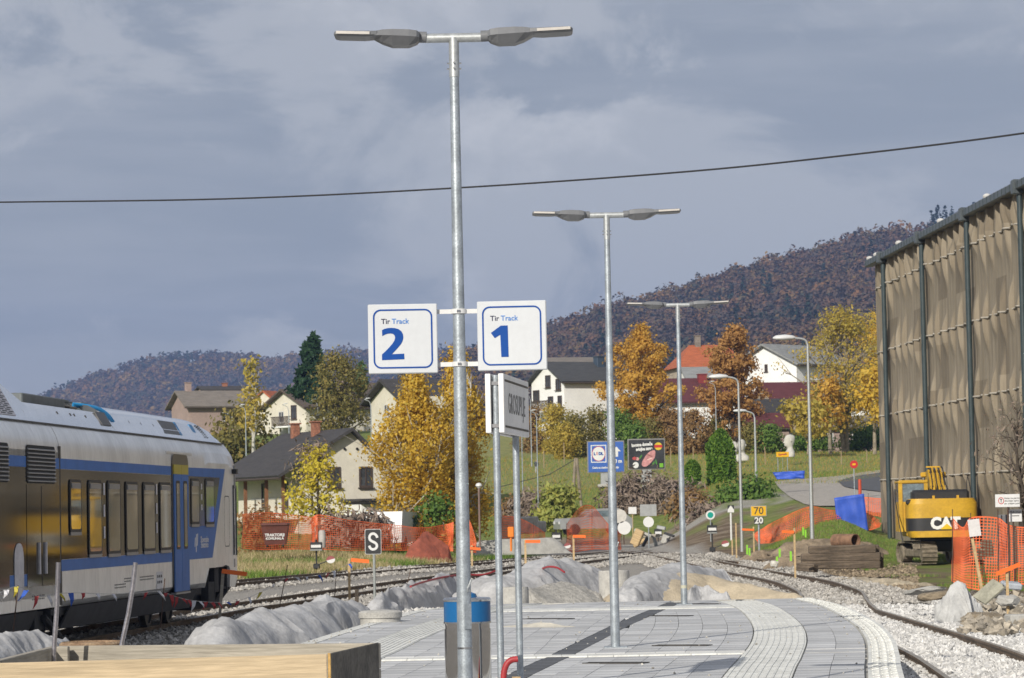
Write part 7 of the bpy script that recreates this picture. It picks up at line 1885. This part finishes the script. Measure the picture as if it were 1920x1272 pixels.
# brown waste container with lettering
p, g = P(517, 986, 140), P(517, 1026, 140); k = 140 / FPX; h = p.z - g.z
t = thing('waste_container', 'brown waste container with white lettering behind the orange net', 'container', (g.x, 140, g.z)); brn = mat('container_brown', (.12, .040, .030), rough=.5, var=.12)
b = B(); b.loft([[(-19 * k, -.4, .1), (19 * k, -.4, .1), (19 * k, .4, .1), (-19 * k, .4, .1)], [(-25 * k, -.55, h), (25 * k, -.55, h), (25 * k, .55, h), (-25 * k, .55, h)]]); b.build('body', brn, t)
b = B(); b.bevbox((0, 0, h + .05), (52 * k, 1.2, .14), .05); b.build('lid', brn, t)
text('TRAKTORJI', .17, white_paint, t, Matrix.Translation((0, -.50, h * .56)) @ FRONT, .006); text('KOMUNALA', .14, white_paint, t, Matrix.Translation((0, -.49, h * .40)) @ FRONT, .005)
for s in (-1, 1): b = B(); b.lathe([(.02, -.04), (.09, -.03), (.09, .03), (.02, .04)], 12); o = b.build('wheel', blackp, t); o.location = (s * 15 * k, -.3, .08); o.rotation_euler.y = PI / 2
p = P(604, 1010, 141); b = B(); b.lathe([(.14, -.4), (.16, -.1), (.15, .28), (.10, .36)], 14); tag(b.build('gas_bottle', mat('bottle_grey', (.45, .42, .40), rough=.6, var=.1), None, smooth=True), 'pale grey metal bottle beside the switch lantern', 'bottle').location = p
# white van behind the net
def car(label, px, yb, d, rz, L, W, Hh, m, van=False, name='parked_car'):
    g = P(px, yb, d); t = thing(name, label, 'van' if van else 'car', g, R(rz)); gl = cglass
    prof_ = [(-L / 2, .35), (-L / 2, .75), (-L / 2 + .1, .95), (-L * .18, 1.0) if not van else (-L * .42, 1.0), (-L * .05, Hh - .05) if not van else (-L * .30, Hh - .05), (L * .30, Hh) if not van else (L * .45, Hh), (L * .46, 1.0) if not van else (L / 2, Hh * .6), (L / 2, .9), (L / 2, .35)]
    b = B(); b.prism(prof_, Matrix.Translation((0, -W / 2, 0)), W); b.build('body', m, t)
    for y in (-W / 2 - .012, W / 2 + .002):
        wp = [(-L * .14, 1.02), (-L * .03, Hh - .16), (L * .28, Hh - .12), (L * .40, 1.02)] if not van else [(-L * .36, 1.05), (-L * .27, Hh - .2), (-L * .08, Hh - .2), (-L * .08, 1.05)]
        b = B(); b.prism(wp, Matrix.Translation((0, y, 0)), .01); b.build('window', gl, t)
    b = B(); b.add([(-L * .17 if not van else -L * .415, -W / 2 + .08, 1.03), (-L * .17 if not van else -L * .415, W / 2 - .08, 1.03), (-L * .055 if not van else -L * .305, W / 2 - .12, Hh - .12), (-L * .055 if not van else -L * .305, -W / 2 + .12, Hh - .12)], [(0, 1, 2, 3)]); o = b.build('windscreen', gl, t); o.location.x = -.03
    for x in (-L * .3, L * .3):
        for y in (-W / 2 + .08, W / 2 - .08):
            w = B(); w.loft([[(x + q * math.cos(a), y + yy, .32 + q * math.sin(a)) for a in np.linspace(0, 2 * PI, 17)[:-1]] for yy, q in ((-.1, .26), (-.09, .32), (.09, .32), (.1, .26))]); wh = w.build('wheel', blackp, t)
    for y in (-W / 2 + .25, W / 2 - .25): b = B(); b.bevbox((-L / 2 - .01, y, .7), (.05, .3, .16), .02); b.build('headlight', white_paint, t)
    return t
car('white van half hidden by the birch behind the orange net', 738, 1031, 152, -100, 4.4, 1.75, 1.8, white_paint, True, 'white_van')
car('grey car parked behind the bunched orange net', 1112, 1003, 182, 12, 4.2, 1.75, 1.5, mat('car_grey', (.30, .31, .31), rough=.35, var=.05, coat=.5))
# red rubble heap under net, stacked concrete things, orange post box
heap('rubble_heap', 'brick-red pointed heap behind the orange net', [sp(752, 1036, 144, .5), sp(785, 1006, 144.5, 1.1), sp(800, 995, 145, 1.2), sp(830, 1015, 145, 1.0), sp(850, 1030, 145, .5)], mat('red_rubble', (.27, .075, .045), rough=.9, var=.2, scale=3), 'rubble', .03, 1.5, base=zg(-3.5, 145) - .2, seed=41, flat=1.15)
heap('road_verge_slab', 'pale concrete strip behind the lamp post and verge', [(-2.6, 158, .5, .35), (-.8, 159, .5, .38), (1.0, 160, .5, .38), (2.6, 161, .5, .38)], conc, 'kerb', .0, n=14, base=-.4, seed=42)
ob = mat('orange_box', (.80, .22, .02), rough=.5, var=.05)
p, g = P(958.5, 998, 140), P(958.5, 1034, 140); t = thing('track_phone_box', 'small orange box on an orange post near the tracks', 'box', (g.x, 140, g.z)); h = p.z - g.z
b = B(); b.bevbox((0, 0, h), (.27, .22, .46), .03); b.build('box', ob, t); b = B(); b.tube([(0, 0, 0), (0, 0, h - .2)], .05, 10); b.build('post', ob, t)
for k, (px, yc, w_, h_, d, lab) in enumerate(((955, 995, .9, 1.5, 166, 'beige concrete drum half behind the orange net'), (988, 985, 1.2, .9, 168, 'grey concrete block behind the orange net'), (1010, 988, .8, .6, 170, 'low pale concrete block next to the willow bush'))):
    p = P(px, yc, d); b = B(); b.bevbox((0, 0, 0), (w_, w_ * .8, h_), .06); o = b.build('concrete_block', mat('block_beige', (.45, .36, .27), rough=.9, var=.15) if k == 0 else conc, None); o.location = p; tag(o, lab, 'block')
gear = [(1195, 1008, .5, .9, .12), (1205, 1000, 1.0, .2, .10), (1212, 1012, .15, .9, .1), (1222, 1005, .9, .18, .08), (1228, 1015, .2, .8, .1), (1200, 1018, .8, .2, .05), (1248, 1012, .4, .5, .1), (1255, 1003, .6, .12, .08), (1262, 1018, .5, .3, .05), (1240, 990, .5, .2, .05)]
for k, (px, py, w_, h_, tilt) in enumerate(gear):
    d = 178 + k * .6; p = P(px, py, d); b = B(); b.bevbox((0, 0, 0), (w_, .3, h_), .03); o = b.build('site_timber', (wood_lt, conc, blackp, wood_grey, signback)[k % 5], None); o.location = p; o.rotation_euler = (0, random.uniform(-.6, .6), random.uniform(-.5, .5))
    tag(o, ('upright pale board leaning under the pair of round signs', 'grey concrete bar lying across the jumble top', 'black upright post in the middle of the jumble', 'weathered cross beam below the grey sign back', 'upright metal plate right below the round white sign', 'pale flat beam at the bottom of the jumble', 'grey concrete lump between the two switch lanterns', 'thin black rail piece sticking out to the side of the jumble', 'weathered block at the far end of the jumble', 'small metal plate on top beside the small switch lantern')[k], 'site gear', 'jumble of site gear by the turnout')
batter(985.5, 1013, 1055, 88, ((985, 1015.5), (1013, 1015.5)), 'wooden stake with an orange bar right of the steel sign posts'); batter(1076, 1005, 1053, 96, ((1074, 1006), (1098, 1006)), 'wooden stake with two orange bars above the big geotextile heap')
batter(655.5, 1048, 1122, 74, ((658, 1050), (692, 1053)), 'wooden stake with an orange bar left of the letter S sign'); batter(885, 1023, 1050, 100, ((872, 1027), (901, 1030)), 'orange bar stake just right of the first lamp post')
batter(411, 1073, 1158, 62, ((416, 1071), (463, 1077)), 'grey stake with a red bar in front of the train nose', m=wood_grey, lean=.09)
batter(669, 1105, 1122, 70, None, 'short dark peg between two survey stakes', m=sleeper_mat, w=.05)
# red hose and bits on the heaps
b = B(); b.tube(smoothline([np.array(P(x, y, d)) for x, y, d in ((770, 1100, 62), (790, 1093, 64), (830, 1083, 67), (870, 1078, 69), (905, 1078, 69.5), (935, 1069, 70))], 30), .022, 8); tag(b.build('red_hose', red_pipe, None, tuple(P(830, 1083, 67)), smooth=True), 'thin red conduit lying along the geotextile', 'hose')
b = B(); b.tube(smoothline([np.array(P(x, y, d)) for x, y, d in ((1018, 1066, 68), (1030, 1063, 67.5), (1045, 1065, 67.2), (1058, 1073, 66.8))], 14), .022, 8); tag(b.build('red_hose', red_pipe, None, tuple(P(1030, 1063, 67)), smooth=True), 'short red conduit on top of the big geotextile heap', 'hose')
# bunting on thin rebar stakes in front of the train
def rb(px0, y0, px1, y1, d, lab): b = B(); a, c = P(px1, y1, d), P(px0, y0, d); b.tube([(0, 0, 0), tuple(c - a)], .009, 6); o = b.build('rebar_stake', rebar, None); o.location = a; tag(o, lab, 'stake', 'thin rebar stakes holding the bunting')
rb(34, 1098, 24, 1190, 42, 'thin rusty rebar stake before the oval service plate'); rb(309, 1085, 301, 1178, 52, 'thin rusty rebar stake before the train door'); rb(539, 1060, 523, 1145, 66, 'thin dark rebar stake left of the switch lantern'); rb(631, 1068, 627, 1125, 72, 'thin rebar stake right beside the barred stake'); rb(770, 1068, 762, 1104, 78, 'thin rebar stake on the geotextile right of the S sign')
string_m = mat('bunting_string', (.45, .44, .42), rough=.8, var=.05)
fl = [mat('flag_' + n, c, rough=.6, var=.05) for n, c in (('blue', (.03, .10, .45)), ('yellow', (.50, .42, .04)), ('white', (.65, .65, .68)), ('red', (.40, .04, .04)))]
SPN = [[(0, 1112, 41), (34, 1100, 42), (70, 1118, 43.5), (110, 1150 - 37, 45), (150, 1112, 46.5), (200, 1114, 48), (260, 1112, 50), (305, 1108, 52)], [(305, 1110, 52), (340, 1122, 54), (375, 1128, 57), (412, 1130, 60)], [(412, 1130, 60), (450, 1126, 62), (490, 1110, 64), (535, 1085, 66), (570, 1082, 68), (610, 1076, 70), (632, 1068, 72), (660, 1055, 74)]]
for k, s_ in enumerate(SPN):
    pts = smoothline([np.array(P(*q)) for q in s_], 40)
    t = thing('bunting', ('string of plastic bunting in front of the train side', 'string of plastic bunting under the train door and wheels', 'string of plastic bunting from the train nose to the barred stake')[k], 'bunting', tuple(pts[0]), 0, 'bunting along the works')
    b = B(); b.tube([q - pts[0] for q in pts], .004, 4); b.build('string', string_m, t)
    for i in range(2, 39, 3 if k != 1 else 4):
        q = pts[i] - pts[0]; w_ = random.uniform(.04, .08); a = random.uniform(-.9, .9); h_ = random.uniform(.10, .22); b = B()
        tip = q + np.array((math.sin(a) * h_, random.uniform(-.05, .05), -math.cos(a) * h_)); md = (q + tip) / 2 + np.array((.02, -.03, 0))
        b.add([q + np.array((-w_ / 2, 0, 0)), q + np.array((w_ / 2, 0, 0)), md + np.array((w_ * .35, 0, 0)), tip, md - np.array((w_ * .35, 0, 0))], [(0, 1, 2, 4), (4, 2, 3)]); b.build('flag', fl[(i + k) % 4 if random.random() < .85 else 2], t)

# ================================================================== RUBBLE AT THE BALLAST EDGE
def reg_rub():
    px, py = random.uniform(1800, 1925), random.uniform(1108, 1185); p = G(px, py, -.62)
    return p.x, p.y
stones('rubble', 240, reg_rub, .11, mat('rubble_mixed', (.34, .30, .24), rough=.95, var=.2, scale=4, island=.45), 'broken stones and clods heaped at the right edge', lambda x, d: -.66)
def reg_soil():
    d = random.uniform(80, 130); x = random.uniform(interp(RAIL_R, d) + 1.8, .125 * d)
    return x, d
stones('clods', 2600, reg_soil, .07, mat('soil_clod', (.24, .19, .13), rough=.95, var=.2, scale=4, island=.45), 'brown soil clods strewn over the building site')

# ================================================================== HAZE
b = B(); b.box((0, 2100, 150), (6900, 5000, 310))
hz = b.build('haze', [], None); kind(hz, 'stuff'); hz['label'] = 'thin bluish autumn haze over the valley'
hz.data.materials.clear()
m = bpy.data.materials.new('haze_air'); m.use_nodes = True; nt = m.node_tree
nt.nodes.remove(nt.nodes['Principled BSDF'])
v = nt.nodes.new('ShaderNodeVolumePrincipled'); v.inputs['Color'].default_value = (.36, .52, .95, 1)
v.inputs['Density'].default_value = 0.00015; v.inputs['Anisotropy'].default_value = 0.0
nt.links.new(v.outputs[0], nt.nodes['Material Output'].inputs['Volume'])
hz.data.materials.append(m)
